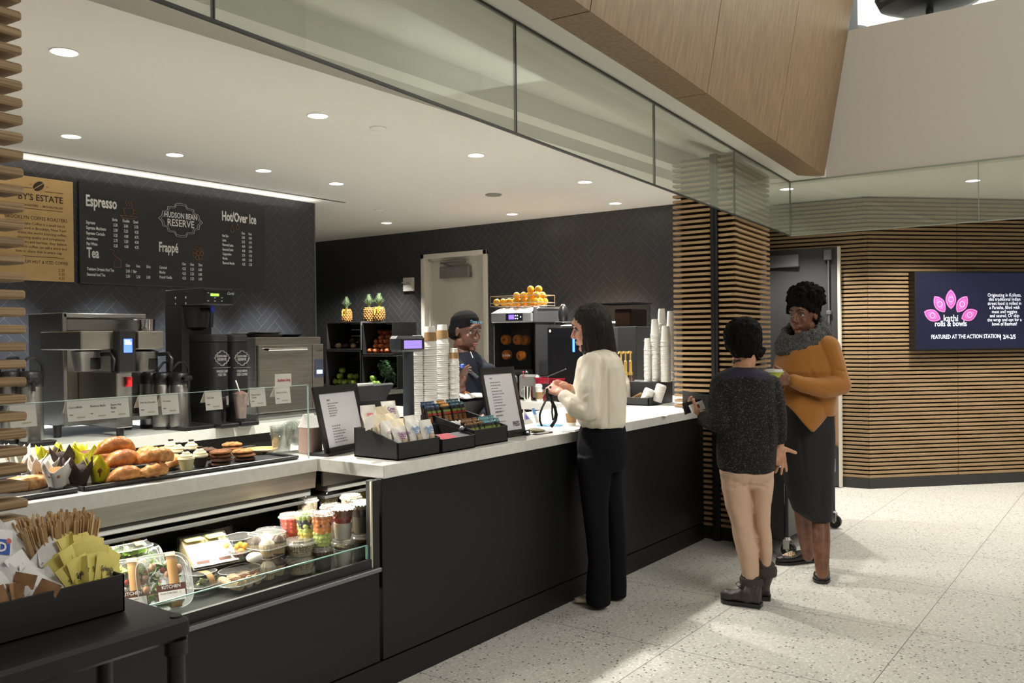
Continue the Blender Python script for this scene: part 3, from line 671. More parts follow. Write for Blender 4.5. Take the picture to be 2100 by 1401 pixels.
# ---- tall brewer
t = thing('tall_brewer', 'tall black iced tea brewer with a green lit display over two dispensers', 'brewer', (3.55, 5.4, ZB))
Y0 = 5.12; A, B = PY(416, 590, Y0), PY(478, 626, Y0); X0, X1 = A.x, B.x
yb, yc = PX(338, 610, X0).y, PX(372, 610, X0).y; dgr = mat('dark_grey_enamel', srgb(46, 46, 48), .45)
m = MB(); m.box((X0, Y0, B.z), (X1, yb, A.z), .005); h_ = obj('head', m, dgr, t)
m = MB(); m.box((X0-.001, yc, ZB), (X1, yb, B.z), .004); obj('column', m, dgr, t)
m = MB(); m.box((X0+.005, Y0-.006, B.z+.006), (X1-.005, Y0, A.z-.012), .002); p = obj('control_panel', m, black, h_)
m = MB(); a, b = PY(432, 602, Y0-.007), PY(449, 607.5, Y0-.007); m.box((a.x, Y0-.008, b.z), (b.x, Y0-.006, a.z)); obj('green_display', m, mat('green_lcd', (.2, .9, .05), .4, emit=1.6, ecol=(.25, 1, .05)), h_)
m = MB()
for px, py_ in ((427, 600.5), (427, 617), (441, 617.5), (455, 617.5), (441, 611), (455, 611)): q = PY(px, py_, Y0-.008); m.bc(tuple(q), (.014, .002, .006), .001)
text(m, 'Curtis', PY(466, 604.5, Y0-.007), (1, 0, 0), (0, 0, 1), .028, .8, .02, shear=.4); obj('buttons', m, mat('panel_light', (.5, .65, .6), .5), h_)
m = MB()
for i, yy in enumerate((yb-.13, yb-.25)):
    for zz in (A.z-.06, A.z-.1): m.ell((X0-.002, yy, zz), (.005, .009, .009), 8, 6)
obj('rivet', m, chrome, h_)
m = MB(); q = (X0+X1)/2; m.lathe([(.07, B.z-.17), (.105, B.z-.15), (.115, B.z-.06), (.12, B.z-.005)], (q, Y0+.30, 0), 28); m.tube([(q, Y0+.20, B.z-.03), (q, Y0+.09, B.z-.03), (q, Y0+.075, B.z-.06), (q, Y0+.085, B.z-.15)], .014, 10)
obj('brew_basket', m, black, t)
m = MB(); m.box((q-.012, Y0+.06, B.z-.05), (q+.012, Y0+.075, B.z-.005), .002); obj('basket_clip', m, mat('blue_plastic', (.03, .05, .5), .4), t)
m = MB(); a, b = PY(374, 872, Y0), PY(420, 885, Y0); m.box((a.x, Y0-.03, ZB), (PY(434, 800, Y0).x, yc, ZB+.025), .004); obj('base_plate', m, black, t)
# ---- slim dispensers
line_w = mat('pale_line', (.35, .35, .34), .6)
def dispenser(xp0, xp1, l1, l2, label, Y=5.10):
    a, b = PY(xp0, 700, Y), PY(xp1, 700, Y); cx, w = (a.x+b.x)/2, (b.x-a.x)/2; zt = PY(xp0, 686, Y).z; zs = PY(xp0, 868, Y).z
    t = thing('drink_dispenser', label, 'drink dispenser', (cx, Y+.25, ZB), 0, 'slim iced drink dispensers')
    def ring(z, s=1): return ((cx, Y+.20, z), (w*s, 0, 0), (0, .20*s, 0))
    m = MB(); m.loft([ring(zs+.10), ring(zt-.055), ring(zt-.05, .97)], 40, 5); bd = obj('tank', m, black, t)
    m = MB(); m.loft([ring(zt-.048, 1.01), ring(zt-.015, 1.01), ring(zt, .9)], 40, 5); obj('lid', m, blackm, t)
    m = MB(); m.lathe([(w*.92, zt-.105), (w*.95, zt-.10), (w*.95, zt-.062), (w*.92, zt-.058)], (cx, Y+.085, 0), 28); obj('steel_band', m, steel, t)
    m = MB(); m.loft([ring(ZB+.03, .9), ring(zs+.10, .9)], 32, 5); obj('stand', m, blackm, t)
    m = MB(); m.box((cx-w, Y-.09, ZB), (cx+w*.98, Y+.3, ZB+.03), .006); obj('drip_tray', m, black, t)
    m = MB(); m.cyl((cx, Y+.02, zs+.16), (cx, Y-.05, zs+.16), .012, .014, 12); m.cyl((cx, Y-.05, zs+.18), (cx, Y-.055, zs+.12), .013, .009, 12); f = obj('tap', m, chrome, t)
    m = MB(); m.box((cx-.008, Y-.06, zs+.175), (cx+.008, Y-.04, zs+.225), .004); obj('tap_lever', m, black, f)
    zc = PY(xp0, 735, Y).z
    m = MB(); badge(m, (cx, Y-.001, zc), w*1.75, .105, r=.0022); text(m, 'HUDSON BEAN', (cx, Y, zc+.006), (1, 0, 0), (0, 0, 1), .019, .6, .02, 'C'); text(m, 'RESERVE', (cx, Y, zc-.018), (1, 0, 0), (0, 0, 1), .026, .72, .01, 'C'); obj('crest', m, line_w, bd)
    m = MB(); m.box((cx-w*.95, Y-.002, zc-.066), (cx+w*.95, Y-.001, zc-.0645)); text(m, l1, (cx, Y, zc-.098), (1, 0, 0), (0, 0, 1), .024, .62, .01, 'C'); text(m, l2, (cx, Y, zc-.122), (1, 0, 0), (0, 0, 1), .024, .62, .01, 'C'); obj('lettering', m, line_w, bd)
    return t
dispenser(436, 473, 'WHOLE LEAF', 'ICED TEA', 'black drink dispenser marked whole leaf iced tea, with a steel band')
dispenser(477, 514, 'COLD BREW', 'ICED COFFEE', 'black drink dispenser marked cold brew iced coffee, nearest the oven')
q = PY(494, 858, 5.04); t = thing('iced_drink', 'tall clear cup of pink brown iced drink with a straw before the dispensers', 'drink', (q.x, 5.04, q.z))
m = MB(); m.lathe([(.034, 0), (.036, .004), (.052, .17), (.053, .172)], (0, 0, 0), 24); obj('cup', m, plastic, t, False)
m = MB(); m.lathe([(.032, .004), (.048, .15), (.046, .17), (.02, .185), (0, .19)], (0, 0, 0), 24); obj('drink', m, mat('frappe', srgb(112, 84, 76), .5, noise_=.3, nscale=30), t, False)
m = MB(); m.cyl((0, 0, .16), (-.045, -.01, .26), .0045, n=8); obj('straw', m, white, t, False)
# ---- oven
t = thing('rapid_oven', 'steel countertop oven with a long bar handle right of the dispensers', 'oven', (4.2, 5.5, ZB)); Y0 = 5.24
a, b = PY(529, 692, Y0), PY(665, 839, Y0); ovs = mat('oven_steel', (.33, .31, .28), .4, 1, noise_=.15, nscale=5, stretch=(1, 1, 20))
m = MB(); m.box((a.x, Y0+.03, b.z), (b.x, Y0+.62, a.z), .005); obj('body', m, ovs, t)
xd = PY(641, 700, Y0).x; zd = PY(529, 708, Y0).z
m = MB(); m.box((a.x+.006, Y0, b.z+.01), (xd-.004, Y0+.028, zd), .005); d = obj('door', m, ovs, t)
m = MB(); h0, h1 = PY(549, 717, Y0-.05), PY(630, 717, Y0-.05); m.tube([(h0.x, Y0, h0.z), (h0.x+.004, Y0-.05, h0.z), (h1.x-.004, Y0-.05, h0.z), (h1.x, Y0, h0.z)], .011, 10); obj('handle', m, chrome, d)
m = MB(); m.box((xd, Y0, b.z+.01), (b.x, Y0+.028, zd), .004); c = obj('control_panel', m, ovs, t)
m = MB(); p0, p1 = PY(645, 737, Y0), PY(663, 774, Y0); m.box((p0.x, Y0-.004, p1.z), (p1.x, Y0, p0.z), .002); obj('touch_screen', m, mat('slate_screen', srgb(62, 66, 84), .2), c)
m = MB(); p0, p1 = PY(650, 759, Y0-.005), PY(661, 766, Y0-.005); m.box((p0.x, Y0-.006, p1.z), (p1.x, Y0-.004, p0.z)); obj('readout', m, mat('cyan_lcd', (.2, .6, 1), .4, emit=3, ecol=(.35, .75, 1)), c)
m = MB(); text(m, 'TurboChef', PY(648, 720, Y0-.001), (1, 0, 0), (0, 0, 1), .018, .8, .02); obj('badge', m, ink, c)
m = MB(); m.box((a.x+.02, Y0+.03, ZB), (b.x-.02, Y0+.55, b.z), .004); obj('stand', m, mat('oven_stand', srgb(110, 112, 108), .5), t)
z_ = a.z
for k, (xa, xb, m_, lab, rz) in enumerate(((512, 577, steel, 'bottom steel sheet pan on the oven', .02), (508, 574, steel, 'top steel sheet pan on the oven, set a little askew', -.05), (580, 614, black, 'flat black pan on the right part of the oven top', 0))):
    p0, p1 = PY(xa, 690, Y0+.12), PY(xb, 690, Y0+.12); w = p1.x-p0.x
    m = MB(); m.loft([((0, 0, 0), (w/2-.02, 0, 0), (0, .13, 0)), ((0, 0, .018), (w/2, 0, 0), (0, .15, 0)), ((0, 0, .020), (w/2-.006, 0, 0), (0, .144, 0)), ((0, 0, .004), (w/2-.024, 0, 0), (0, .126, 0))], 36, 8)
    solo('sheet_pan', m, m_, lab, 'pan', 'pans on the oven', ((p0.x+p1.x)/2, Y0+.22, z_+(.019 if k == 1 else 0)+.001), rz)
# ================================================================ PRODUCE CRATES BESIDE THE DOOR
m = MB(); m.box((7.15, 7.22, .80), (7.86, 8.75, ZB), .002); solo('produce_worktop', m, quartz, 'white worktop under the black produce crates beside the cream door', 'worktop')
m = MB(); m.box((7.18, 7.24, 0), (7.84, 8.73, .799)); solo('produce_counter', m, char, 'charcoal counter base under the produce crates', 'counter')
cw = mat('black_stained_wood', (.018, .017, .017), .6, noise_=.3, nscale=4, stretch=(1, 12, 12)); cw2 = mat('grey_stained_wood', srgb(92, 92, 98), .6, noise_=.2, nscale=5)
XCR = 7.24
def crate(x0, y0, x1, y1, label, dep=.40, end=None):
    a, b = PX(x0, y0, XCR), PX(x1, y1, XCR); Y1, Yn = a.y, b.y; z0, z1 = b.z, a.z
    t = thing('produce_crate', label, 'crate', (XCR+dep/2, (Y1+Yn)/2, z0), 0, 'black produce crates')
    th = .014
    for nm, lo, hi in (('end_board', (XCR, Y1-th, z0), (XCR+dep, Y1, z1)), ('end_board', (XCR, Yn, z0), (XCR+dep, Yn+th, z1))):
        m = MB(); m.box(lo, hi, .002); e_ = obj(nm, m, cw if nm and not (lo[1] == Yn and end) else end, t)
        yy = lo[1]-.0012 if lo[1] == Yn else hi[1]+.0012
        m = MB(); m.lathe([(.014, 0), (.014, .0008)], (0, 0, 0), 16, True, None, 2.6, 1); q = MB()
        q.add([(XCR+dep/2+v[0], yy+(v[2]-.0004), (z0+z1)/2+v[1]+.02) for v in m.v], m.f); obj('hand_hole', q, cblk, e_)
    for nm, zz in (('bottom_board', z0), ('top_board', z1-th)): m = MB(); m.box((XCR, Yn+th, zz), (XCR+dep, Y1-th, zz+th), .002); obj(nm, m, cw, t)
    n = 4; h = (z1-z0-2*th)/n
    for k in range(n): m = MB(); m.box((XCR+dep-th, Yn+th, z0+th+k*h+.004), (XCR+dep, Y1-th, z0+th+(k+1)*h-.004), .001); obj('back_slat', m, cw, t)
    return t, (Yn+th, Y1-th, z0+th, z1-th)
zl = .871
bot = lambda px: proj_y(px)
def to_px(P):
    d = Vector(P)-CAM; w = d.dot(FW); return 1050+FOC*d.dot(RT)/w, 700.5-FOC*d.dot(UP)/w
yL = to_px((XCR, PX(700, 780, XCR).y, zl))[1]; yR = to_px((XCR, PX(780, 780, XCR).y, zl))[1]
c3, i3 = crate(667, 719, 740, yL, 'black wooden crate holding green apples, lower left of the four')
c4, i4 = crate(741.5, 729, 816, yR, 'black wooden crate stuffed with kale, lower right of the four')
c1, i1 = crate(668.5, 661.5, 741, 718.2, 'black wooden crate of dark roots and pale potatoes, upper left', end=cw2)
c2, i2 = crate(742.5, 661.5, 806, 728, 'black wooden crate of carrots and sweet potatoes, upper right')
rg = random.Random(3)
def root_veg(name, loc, L, r, rot, m_, label, cat, group):
    m = MB(); n = 9
    for_ = [((-L/2+L*k/n, .004*math.sin(k*1.3+L*90), .003*math.cos(k*2.1)), (0, r*max(.08, math.sin(math.pi*min(1, .06+.94*k/n)**.8)**.7), 0), (0, 0, r*max(.08, math.sin(math.pi*min(1, .06+.94*k/n)**.8)**.7))) for k in range(n+1)]
    m.loft(for_, 12); return solo(name, m, m_, label, cat, group, loc, rot, 80)
sweet = mat('sweet_potato', srgb(205, 112, 64), .6, noise_=.25, nscale=30); pot = mat('pale_potato', srgb(190, 160, 120), .65, noise_=.2, nscale=40); beet = mat('dark_root', srgb(58, 44, 38), .7, noise_=.3, nscale=20); carr = mat('dark_carrot', srgb(120, 62, 32), .6, noise_=.3, nscale=20)
# piles: bottom layer first, next layer resting in the hollows
def pile(ins, n_row, rows_, dx, dz, mk):
    Yn, Y1, z0, z1 = ins
    for r_ in range(rows_):
        for k in range(n_row-r_ % 2): mk(Y1-(k+.5+.5*(r_ % 2))*(Y1-Yn)/n_row, z0+dz*(.5+.86*r_), r_, k)
def mk2(y, z, r_, k):
    if r_ > 2 and k > 2 or r_ > 1 and k > 3: return
    x = XCR+.10+.045*r_+rg.uniform(-.015, .015); m_ = sweet if k < 4-r_*.3 else carr
    root_veg('sweet_potato', (x, y, z), rg.uniform(.11, .15), .031, (rg.uniform(-.2, .2), rg.uniform(-.12, .12), rg.uniform(-.5, .5)), m_, 'orange sweet potato heaped in the upper right crate' if m_ is sweet else 'dark carrot at the right of the sweet potato heap', 'vegetable', 'sweet potatoes in the upper right crate' if m_ is sweet else 'dark carrots in the upper right crate')
pile(i2, 5, 5, .06, .062, mk2)
def mk1(y, z, r_, k):
    if r_ == 1 and k in (0,): return
    x = XCR+.09+.06*r_+rg.uniform(-.01, .02); m_ = pot if r_ == 0 and k != 1 else beet
    root_veg('potato' if m_ is pot else 'dark_root', (x, y, z), rg.uniform(.09, .11), .034 if r_ == 0 else .040, (rg.uniform(-.3, .3), rg.uniform(-.1, .1), rg.uniform(0, 3)), m_, 'pale potato on the floor of the upper left crate' if m_ is pot else 'dark brown root in the upper left crate', 'vegetable', 'potatoes in the upper left crate' if m_ is pot else 'dark roots in the upper left crate')
pile(i1, 4, 2, .08, .07, mk1)
apple_m = mat('green_apple', srgb(128, 150, 52), .35, noise_=.15, nscale=8); stem_m = mat('stem_brown', srgb(70, 50, 28), .7)
def apple(loc, rot, r=.041):
    t = thing('green_apple', 'green apple piled in the lower left crate', 'apple', loc, 0, 'green apples in the lower left crate'); t.rotation_euler = rot
    m = MB(); m.ell((0, 0, 0), r, 18, 14, fn=lambda p: 1-.30*max(0, p.z)**7-.16*max(0, -p.z)**8+.03*p.z); obj('fruit', m, apple_m, t, False, 80)
    m = MB(); m.tube([(0, 0, r*.62), (.003, 0, r*.9), (.008, 0, r*1.12)], .0022, 6); obj('stem', m, stem_m, t, False); return t
Yn, Y1, z0, z1 = i3; ap = apple((XCR+.10, Y1-.06, z0+.041), (.2, .3, 0)); k = 0
for y, z, x in ((.145, .041, .10), (.23, .041, .09), (.315, .041, .11), (.40, .041, .08), (.10, .11, .13), (.275, .11, .14), (.095, .179, .17), (.36, .108, .15), (.19, .041, .19), (.06, .041, .18)):
    k += 1; dup(ap, (XCR+x, Y1-y, z0+z), (rg.uniform(-.5, .5), rg.uniform(-.5, .5), k))
kale_m = mat('kale_leaf', srgb(44, 84, 40), .55, noise_=.4, nscale=25); lime_m = mat('lime_skin', srgb(120, 160, 60), .4)
Yn, Y1, z0, z1 = i4
def kale(loc, rot, s):
    t = thing('kale_bunch', 'curly dark green kale leaf in the lower right crate', 'kale', loc, 0, 'kale in the lower right crate'); t.rotation_euler = rot
    m = MB()
    def fn(u, v):
        a = (u-.5)*2; w = .07*s*(.35+math.sin(math.pi*min(1, v*.9+.1))); fr = .022*s*math.sin(a*17+v*23)*abs(a)**1.3+.014*s*math.sin(v*37+a*5)*abs(a)
        return (a*w+.01*math.sin(v*29)*abs(a), .05*s*v*v+fr, .24*s*v+.02*s*math.cos(a*13+v*11)*abs(a))
    m.sheet(fn, 22, 26, .0012); obj('leaf', m, kale_m, t, False, 180)
    m = MB(); m.tube([(0, .002, -.06*s), (0, .004, 0), (0, .02*s, .15*s), (0, .05*s, .22*s)], [.006, .005, .003, .001], 6); obj('stalk', m, mat('kale_stalk', srgb(120, 150, 90), .5), t, False); return t
kl = kale((XCR+.16, Yn+.24, z0+.07), (-.3, .3, 1.2), 1)
for k in range(16): dup(kl, (XCR+.12+rg.uniform(-.04, .14), Yn+.10+.018*k, z0+.07+rg.uniform(-.005, .06)), (rg.uniform(-.6, .5), rg.uniform(-.7, .7), rg.uniform(-.8, 2.6)), sc=rg.uniform(.8, 1.1))
m = MB(); m.ell((0, 0, 0), (.036, .036, .045), 14, 10, (1.2, 0, .5)); L0 = solo('avocado', m, lime_m, 'round green lime at the front of the kale crate', 'lime', 'limes by the kale', (XCR+.05, Y1-.10, z0+.037), 0, 80)
for y, z in ((.16, .037), (.22, .037), (.13, .10)): dup(L0, (XCR+.045, Y1-y, z0+z), (.4, y*9, 1))
# pineapples on the crates
pin_m = mat('pineapple_skin', srgb(170, 120, 62), .6, noise_=.35, nscale=40, col2=srgb(92, 66, 36)); pin_l = mat('pineapple_leaf', srgb(120, 140, 104), .5, noise_=.3, nscale=14, col2=srgb(62, 88, 52))
def pineapple(loc, label, s=1):
    t = thing('pineapple', label, 'pineapple', loc, 0, 'pineapples on the crates')
    m = MB(); r, h = .062*s, .165*s
    prof = lambda z: r*(1-.9*abs(2*z-1)**5)**.5*(1-.10*z) if 0 < z < 1 else r*.25
    m.lathe([(prof(k/14), h*k/14) for k in range(15)], (0, 0, 0), 22); obj('flesh', m, pin_m, t, False, 80)
    m = MB()
    for i in range(8):
        for k in range(12):
            a = 2*math.pi*(k+.5*(i % 2))/12; z = (i+.7)/8.4; rr = prof(z); m.ell((rr*math.cos(a), rr*math.sin(a), z*h), (.011*s, .011*s, .010*s), 6, 4)
    obj('eyes', m, mat('pineapple_eye', srgb(196, 146, 80), .55, noise_=.4, nscale=60), t, False, 80)
    m = MB(); rr = random.Random(5)
    for ring in range(5):
        for k in range(9):
            a = 2*math.pi*(k+.5*(ring % 2))/9+rr.uniform(-.1, .1); L = (.09+.018*ring)*s; out = (.055-.011*ring)*s; w = .010*s
            def fn(u, v, a=a, L=L, out=out, w=w):
                q = (u-.5)*2*w*(1-v)**.7; d = out*(v**1.4)*1.2+.006; return (math.cos(a)*d-math.sin(a)*q, math.sin(a)*d+math.cos(a)*q, h-.004+L*v*(1-.25*v*out*10))
            m.sheet(fn, 2, 6, .0012)
    obj('crown', m, pin_l, t, False, 180)
    m = MB(); m.sheet(lambda u, v: (-.064*s-.004+.012*math.sin(u*3), -.055+.075*u, .10*s+.07*v-.03*u), 6, 4, .0012); tg = obj('hang_tag', m, mat('lime_tag', srgb(196, 206, 84), .5), t, False)
    m = MB(); m.ell((-.068*s-.002, -.02, .125*s), (.002, .014, .014), 12, 8); obj('tag_print', m, mat('red_print', srgb(190, 80, 50), .5), tg, False); return t
zt = i1[3]+.015
q = PX(711, 655, XCR+.17); pa = pineapple((XCR+.17, q.y, zt), 'single pineapple standing on the upper left crate')
for px, lab, rz in ((757, 'left pineapple of the close pair on the upper right crate', 2.6), (778, 'right pineapple of the close pair, its lime tag showing', .1)):
    q = PX(px, 655, XCR+.16+(.05 if px < 770 else 0)); dup(pa, (XCR+.16+(.05 if px < 770 else 0), q.y, zt), rz, lab, sc=1.06)
pa.rotation_euler = (0, 0, .15)
# wall dispenser on the end wall
t = thing('wall_switch_box', 'small pale control box with a metal lock on the tiles left of the cream door', 'control box', (XW-.02, 7.32, 2.03))
m = MB(); fx(m, 826, 570, 846, 597, XW-.045, .04, .004); obj('box', m, mat('pale_box', srgb(200, 198, 190), .4), t)
m = MB(); a = PX(830, 583, XW-.06); m.tube([(a.x, a.y+.06, a.z), (a.x-.01, a.y+.03, a.z+.02), (a.x, a.y, a.z+.01), (a.x, a.y-.06, a.z+.015), (a.x, a.y-.09, a.z)], .009, 8); obj('lock_bar', m, chrome, t)
# ================================================================ CEILING FITTINGS
lamp_on = mat('lamp_diffuser', (1, .97, .9), .5, emit=9, ecol=(1, .96, .88)); ringw = mat('lamp_ring', (.8, .79, .76), .4)
def downlight(loc, label, r=.055, tilt=False, first=[None]):
    if first[0] is None:
        t = thing('ceiling_light', label, 'ceiling light', loc, 0, 'round ceiling lights')
        m = MB(); m.lathe([(r, .012), (r, -.003), (r*1.10, -.004), (r*1.12, -.001), (r*1.12, .001)], (0, 0, 0), 36, False); obj('trim_ring', m, ringw, t, False)
        m = MB(); m.lathe([(r*.99, -.0005), (r*.99, .004)], (0, 0, 0), 32); obj('diffuser', m, lamp_on, t, False); first[0] = t; return t
    return dup(first[0], loc, 0, label)
nm = ['leftmost, nearly above the left column', 'near the left column', 'second from the left column', 'third, mid shop', 'last, before the slatted column']
for i, (x, y) in enumerate(ROW_A): downlight((x, y, CEIL-.001), 'round ceiling light of the front row: '+nm[i])
for i, (x, y) in enumerate(ROW_B): downlight((x, y, CEIL-.001), 'round spotlight near the menu wall, %s in its row' % ('over the kraft poster, first', 'over the espresso list, second', 'over the crest, third', 'over the ice drinks list, last')[i])
for i, (x, y) in enumerate(ROW_C): downlight((x, y, CEIL-.001), 'round ceiling light at the end wall, %s' % ('over the espresso machine', 'before the cream door', 'over the produce crates')[i])
for i, (x, y) in enumerate(ROW_D): downlight((x, y, CEIL-.001), 'round ceiling light seen through the right glass, %s' % ('by the glass corner', 'over the screen', 'past the screen')[i])
disc = mat('grey_disc', srgb(120, 120, 112), .5)
for (px, py_, lab, mm, r) in ((1012, 399, 'grey round speaker grille in the ceiling before the end wall', disc, .075), (775, 262, 'small pale detector disc in the ceiling over the counter', ringw, .05), (777, 430, 'small pale detector disc in the ceiling near the produce crates', ringw, .05)):
    q = PZ(px, py_, CEIL); m = MB(); m.lathe([(r, .002), (r, -.006), (r*.85, -.012), (r*.3, -.013)], (0, 0, 0), 28); solo('ceiling_disc', m, mm, lab, 'ceiling disc', None, (q.x, q.y, CEIL))
# ================================================================ SIDE BAR: JUICER, MACHINES, SMALL THINGS
XJ = 6.72
jg = mat('juicer_grey', srgb(150, 152, 154), .4, .3); jd = mat('juicer_dark', srgb(72, 73, 76), .45, .2); jw = mat('juicer_white', (.82, .82, .8), .35); smoke = clear('smoked_clear', (.74, .71, .66), .45, .05, .03)
t = thing('juicer', 'orange juicer with a clear cabinet and a wire basket of oranges on top', 'juicer', (XJ+.25, 4.8, ZB))
a, b = PX(1006, 643, XJ), PX(1091, 661, XJ); DPJ = .52
m = MB(); m.box((XJ, b.y, b.z), (XJ+DPJ, a.y, a.z), .012); hd = obj('head', m, jg, t)
m = MB(); c = PX(1100, 629, XJ); m.extr([(XJ, a.y, a.z-.002), (XJ+.10, a.y-.05, c.z), (XJ+DPJ-.05, a.y-.05, c.z+.01), (XJ+DPJ, a.y, a.z-.002)], (0, b.y-a.y+.02, 0)); obj('sloped_hood', m, jw, hd)
m = MB(); m.box((XJ+.015, b.y-.012, b.z), (XJ+DPJ, b.y, c.z+.005), .006); obj('side_cover', m, jd, hd)
m = MB(); p, q = PX(1037, 643.5, XJ-.004), PX(1072, 657.5, XJ-.004); m.box((XJ-.006, q.y, q.z), (XJ, p.y, p.z), .002); cp = obj('control_panel', m, black, hd)
m = MB(); p, q = PX(1043, 646, XJ-.008), PX(1054, 655, XJ-.008); m.box((XJ-.008, q.y, q.z), (XJ-.006, p.y, p.z)); obj('blue_display', m, mat('juicer_lcd', (.05, .03, .9), .3, emit=3, ecol=(.09, .05, 1)), hd)
m = MB()
for px, py_ in ((1057, 647.5), (1061, 647.5), (1057, 653.5), (1061, 653.5), (1067.5, 650)): q = PX(px, py_, XJ-.007); m.ell(tuple(q), (.001, .006, .006), 8, 6)
obj('buttons', m, scrw, hd)
zc0 = PX(1020, 770, XJ).z; zc1 = b.z
m = MB(); m.box((XJ+.30, b.y, zc0), (XJ+DPJ, a.y, zc1), .004); m.box((XJ+.06, b.y, zc0), (XJ+.31, b.y+.012, zc1)); m.box((XJ+.06, a.y-.012, zc0), (XJ+.31, a.y, zc1)); obj('cabinet', m, blackm, t)
m = MB(); m.box((XJ+.01, b.y+.02, zc0+.06), (XJ+.015, a.y-.02, zc1-.01)); m.box((XJ+.01, b.y+.014, zc0+.06), (XJ+.28, b.y+.019, zc1-.01)); gd = obj('front_cover', m, smoke, t)
m = MB(); y_ = PX(1014, 700, XJ).y; m.cyl((XJ-.005, y_, zc0+.08), (XJ-.005, y_, zc1-.03), .007, n=10); obj('cover_rail', m, chrome, t)
m = MB(); m.box((XJ-.02, b.y+.05, zc0), (XJ+.28, a.y-.03, zc0+.055), .02); bs = obj('juice_trough', m, black, t)
m = MB(); p, q = PX(1032, 754, XJ-.022), PX(1045, 761, XJ-.022); m.box((XJ-.0215, q.y, q.z), (XJ-.0195, p.y, p.z)); obj('warning_label', m, white, bs)
m = MB(); p = PX(1031, 731, XJ+.007); text(m, 'zumex', p, (0, -1, 0), (0, 0, 1), .038, .9, .01, 'L', .002); obj('maker_mark', m, grey_ink, gd)
rd = mat('orange_drum', srgb(226, 140, 34), .5, noise_=.15, nscale=12)
for px, py_, dx in ((1034, 697, .12), (1059, 697, .12), (1074, 698, .20), (1036, 728, .13), (1066, 730, .14)):
    q = PX(px, py_, XJ+dx); r = 10.5/FOC*8.3
    m = MB(); m.lathe([(r*.25, -.012), (r*.3, -.005), (r*.9, .0), (r, .01), (r, .05), (r*.6, .06)], tuple(q), 28, True, (1, 0, 0)); dr = obj('squeezing_drum', m, rd, t)
    m = MB(); m.lathe([(r*.22, -.016), (r*.25, -.008)], tuple(q), 20, True, (1, 0, 0)); obj('drum_hub', m, mat('drum_hub', srgb(176, 86, 30), .5), dr)
m = MB(); m.box((XJ+.02, b.y, ZB), (XJ+DPJ, a.y, zc0-.004), .006); obj('base', m, blackm, t)
for x0, x1, sgn in ((1033, 1056, 0), (1062, 1103, 1)):
    m = MB(); p, q = PX(x0, 768, XJ-.05), PX(x1, 810, XJ-.05); m.box((XJ-.05, q.y, q.z-.03), (XJ+.015, p.y, p.z), .02); obj('peel_bin', m, mat('bin_steel', srgb(168, 168, 165), .4, .6), t)
m = MB(); q = PX(1073, 763, XJ-.06); m.cyl((q.x, q.y, q.z), (q.x+.02, q.y, q.z-.09), .004, n=8); m.ell(tuple(q), .009, 10, 8); obj('lever', m, mat('red_knob', (.6, .05, .07), .4), t)
m = MB(); zb = c.z+.02; bk = PX(1022, 614, XJ+.25); y1 = bk.y; y0 = b.y+.02; ztop = zb+.10; x0, x1 = XJ+.12, XJ+.42
for z in (zb+.03, ztop):
    P = [(x0, y0, z), (x0, y1, z), (x1, y1, z), (x1, y0, z), (x0, y0, z)]; m.tube(P, .004, 6)
for k in range(7):
    y = y0+(y1-y0)*k/6; m.tube([(x0, y, ztop), (x0, y, zb), (x1, y, zb), (x1, y, ztop)], .003, 6)
obj('wire_basket', m, mat('basket_wire', (.6, .55, .45), .3, .9), t)
org = mat('orange_peel', srgb(250, 178, 24), .4, noise_=.10, nscale=10, bump=.1, bscale=200)
m = MB(); m.ell((0, 0, 0), (.036, .036, .034), 20, 14); m.ell((0, 0, .0335), (.004, .004, .002), 8, 4); om = m.mesh('orange', org, None, 80); k = 0
ylen = y1-y0-.09
for layer, (cols, xs_) in enumerate((((0, 1, 2, 3, 4, 5, 6), (x0+.045, x0+.12, x0+.195)), ((3, 4, 5, 6), (x0+.06, x0+.15)), ((5, 6), (x0+.08,)))):
    for c_ in cols:
        for xx in xs_:
            if layer == 0 and c_ in (0,) and xx > x0+.1: continue
            if layer == 1 and c_ == 3 and xx > x0+.1: continue
            o = bpy.data.objects.new('orange', om); COL.objects.link(o)
            o.location = (xx+.01*math.sin(c_*3+layer), y1-.045-ylen*c_/6, zb+.037+.057*layer+.004); o.rotation_euler = (c_, layer*2+c_, k); k += 1
            tag(o, 'ripe orange in the wire basket on top of the juicer', 'orange', 'oranges on the juicer')
# black espresso machine
t = thing('espresso_machine', 'black automatic espresso machine with an upright blue light, behind the white blouse', 'espresso machine', (XJ+.25, 4.35, ZB))
XE = 6.70; gb = mat('gloss_black', (.008, .008, .010), .12)
m = MB(); a, b = PX(1122, 672, XE), PX(1213, 801, XE); m.box((XE, b.y, b.z+.04), (XE+.5, a.y, a.z), .006); bd = obj('body', m, gb, t)
m = MB(); m.box((XE-.03, b.y, ZB), (XE+.5, a.y, b.z+.039), .004); obj('drip_base', m, black, t)
m = MB(); p, q = PX(1174, 694, XE-.004), PX(1178.5, 722, XE-.004); m.box((XE-.006, q.y, q.z), (XE, p.y, p.z), .002); obj('light_bar', m, mat('blue_light', (.02, .1, 1), .3, emit=4, ecol=(.03, .12, 1)), bd)
m = MB(); p = PX(1126, 679, XE-.002); m.box((XE-.0015, p.y-.02, p.z-.012), (XE-.0005, p.y, p.z+.012)); obj('mark', m, inkw, bd)
m = MB(); p = PX(1135, 668, XE+.2); m.tube([(XE+.1, a.y-.02, a.z+.012), (XE+.1, a.y-.02, a.z+.05), (XE+.1, b.y+.06, a.z+.05), (XE+.1, b.y+.06, a.z+.012)], .006, 8); obj('cup_rail', m, chrome, t)
m = MB(); p = PX(1155, 645, XE+.22); m.ell(tuple(p), (.05, .045, .10), 20, 12); obj('bean_hopper', m, black, t)
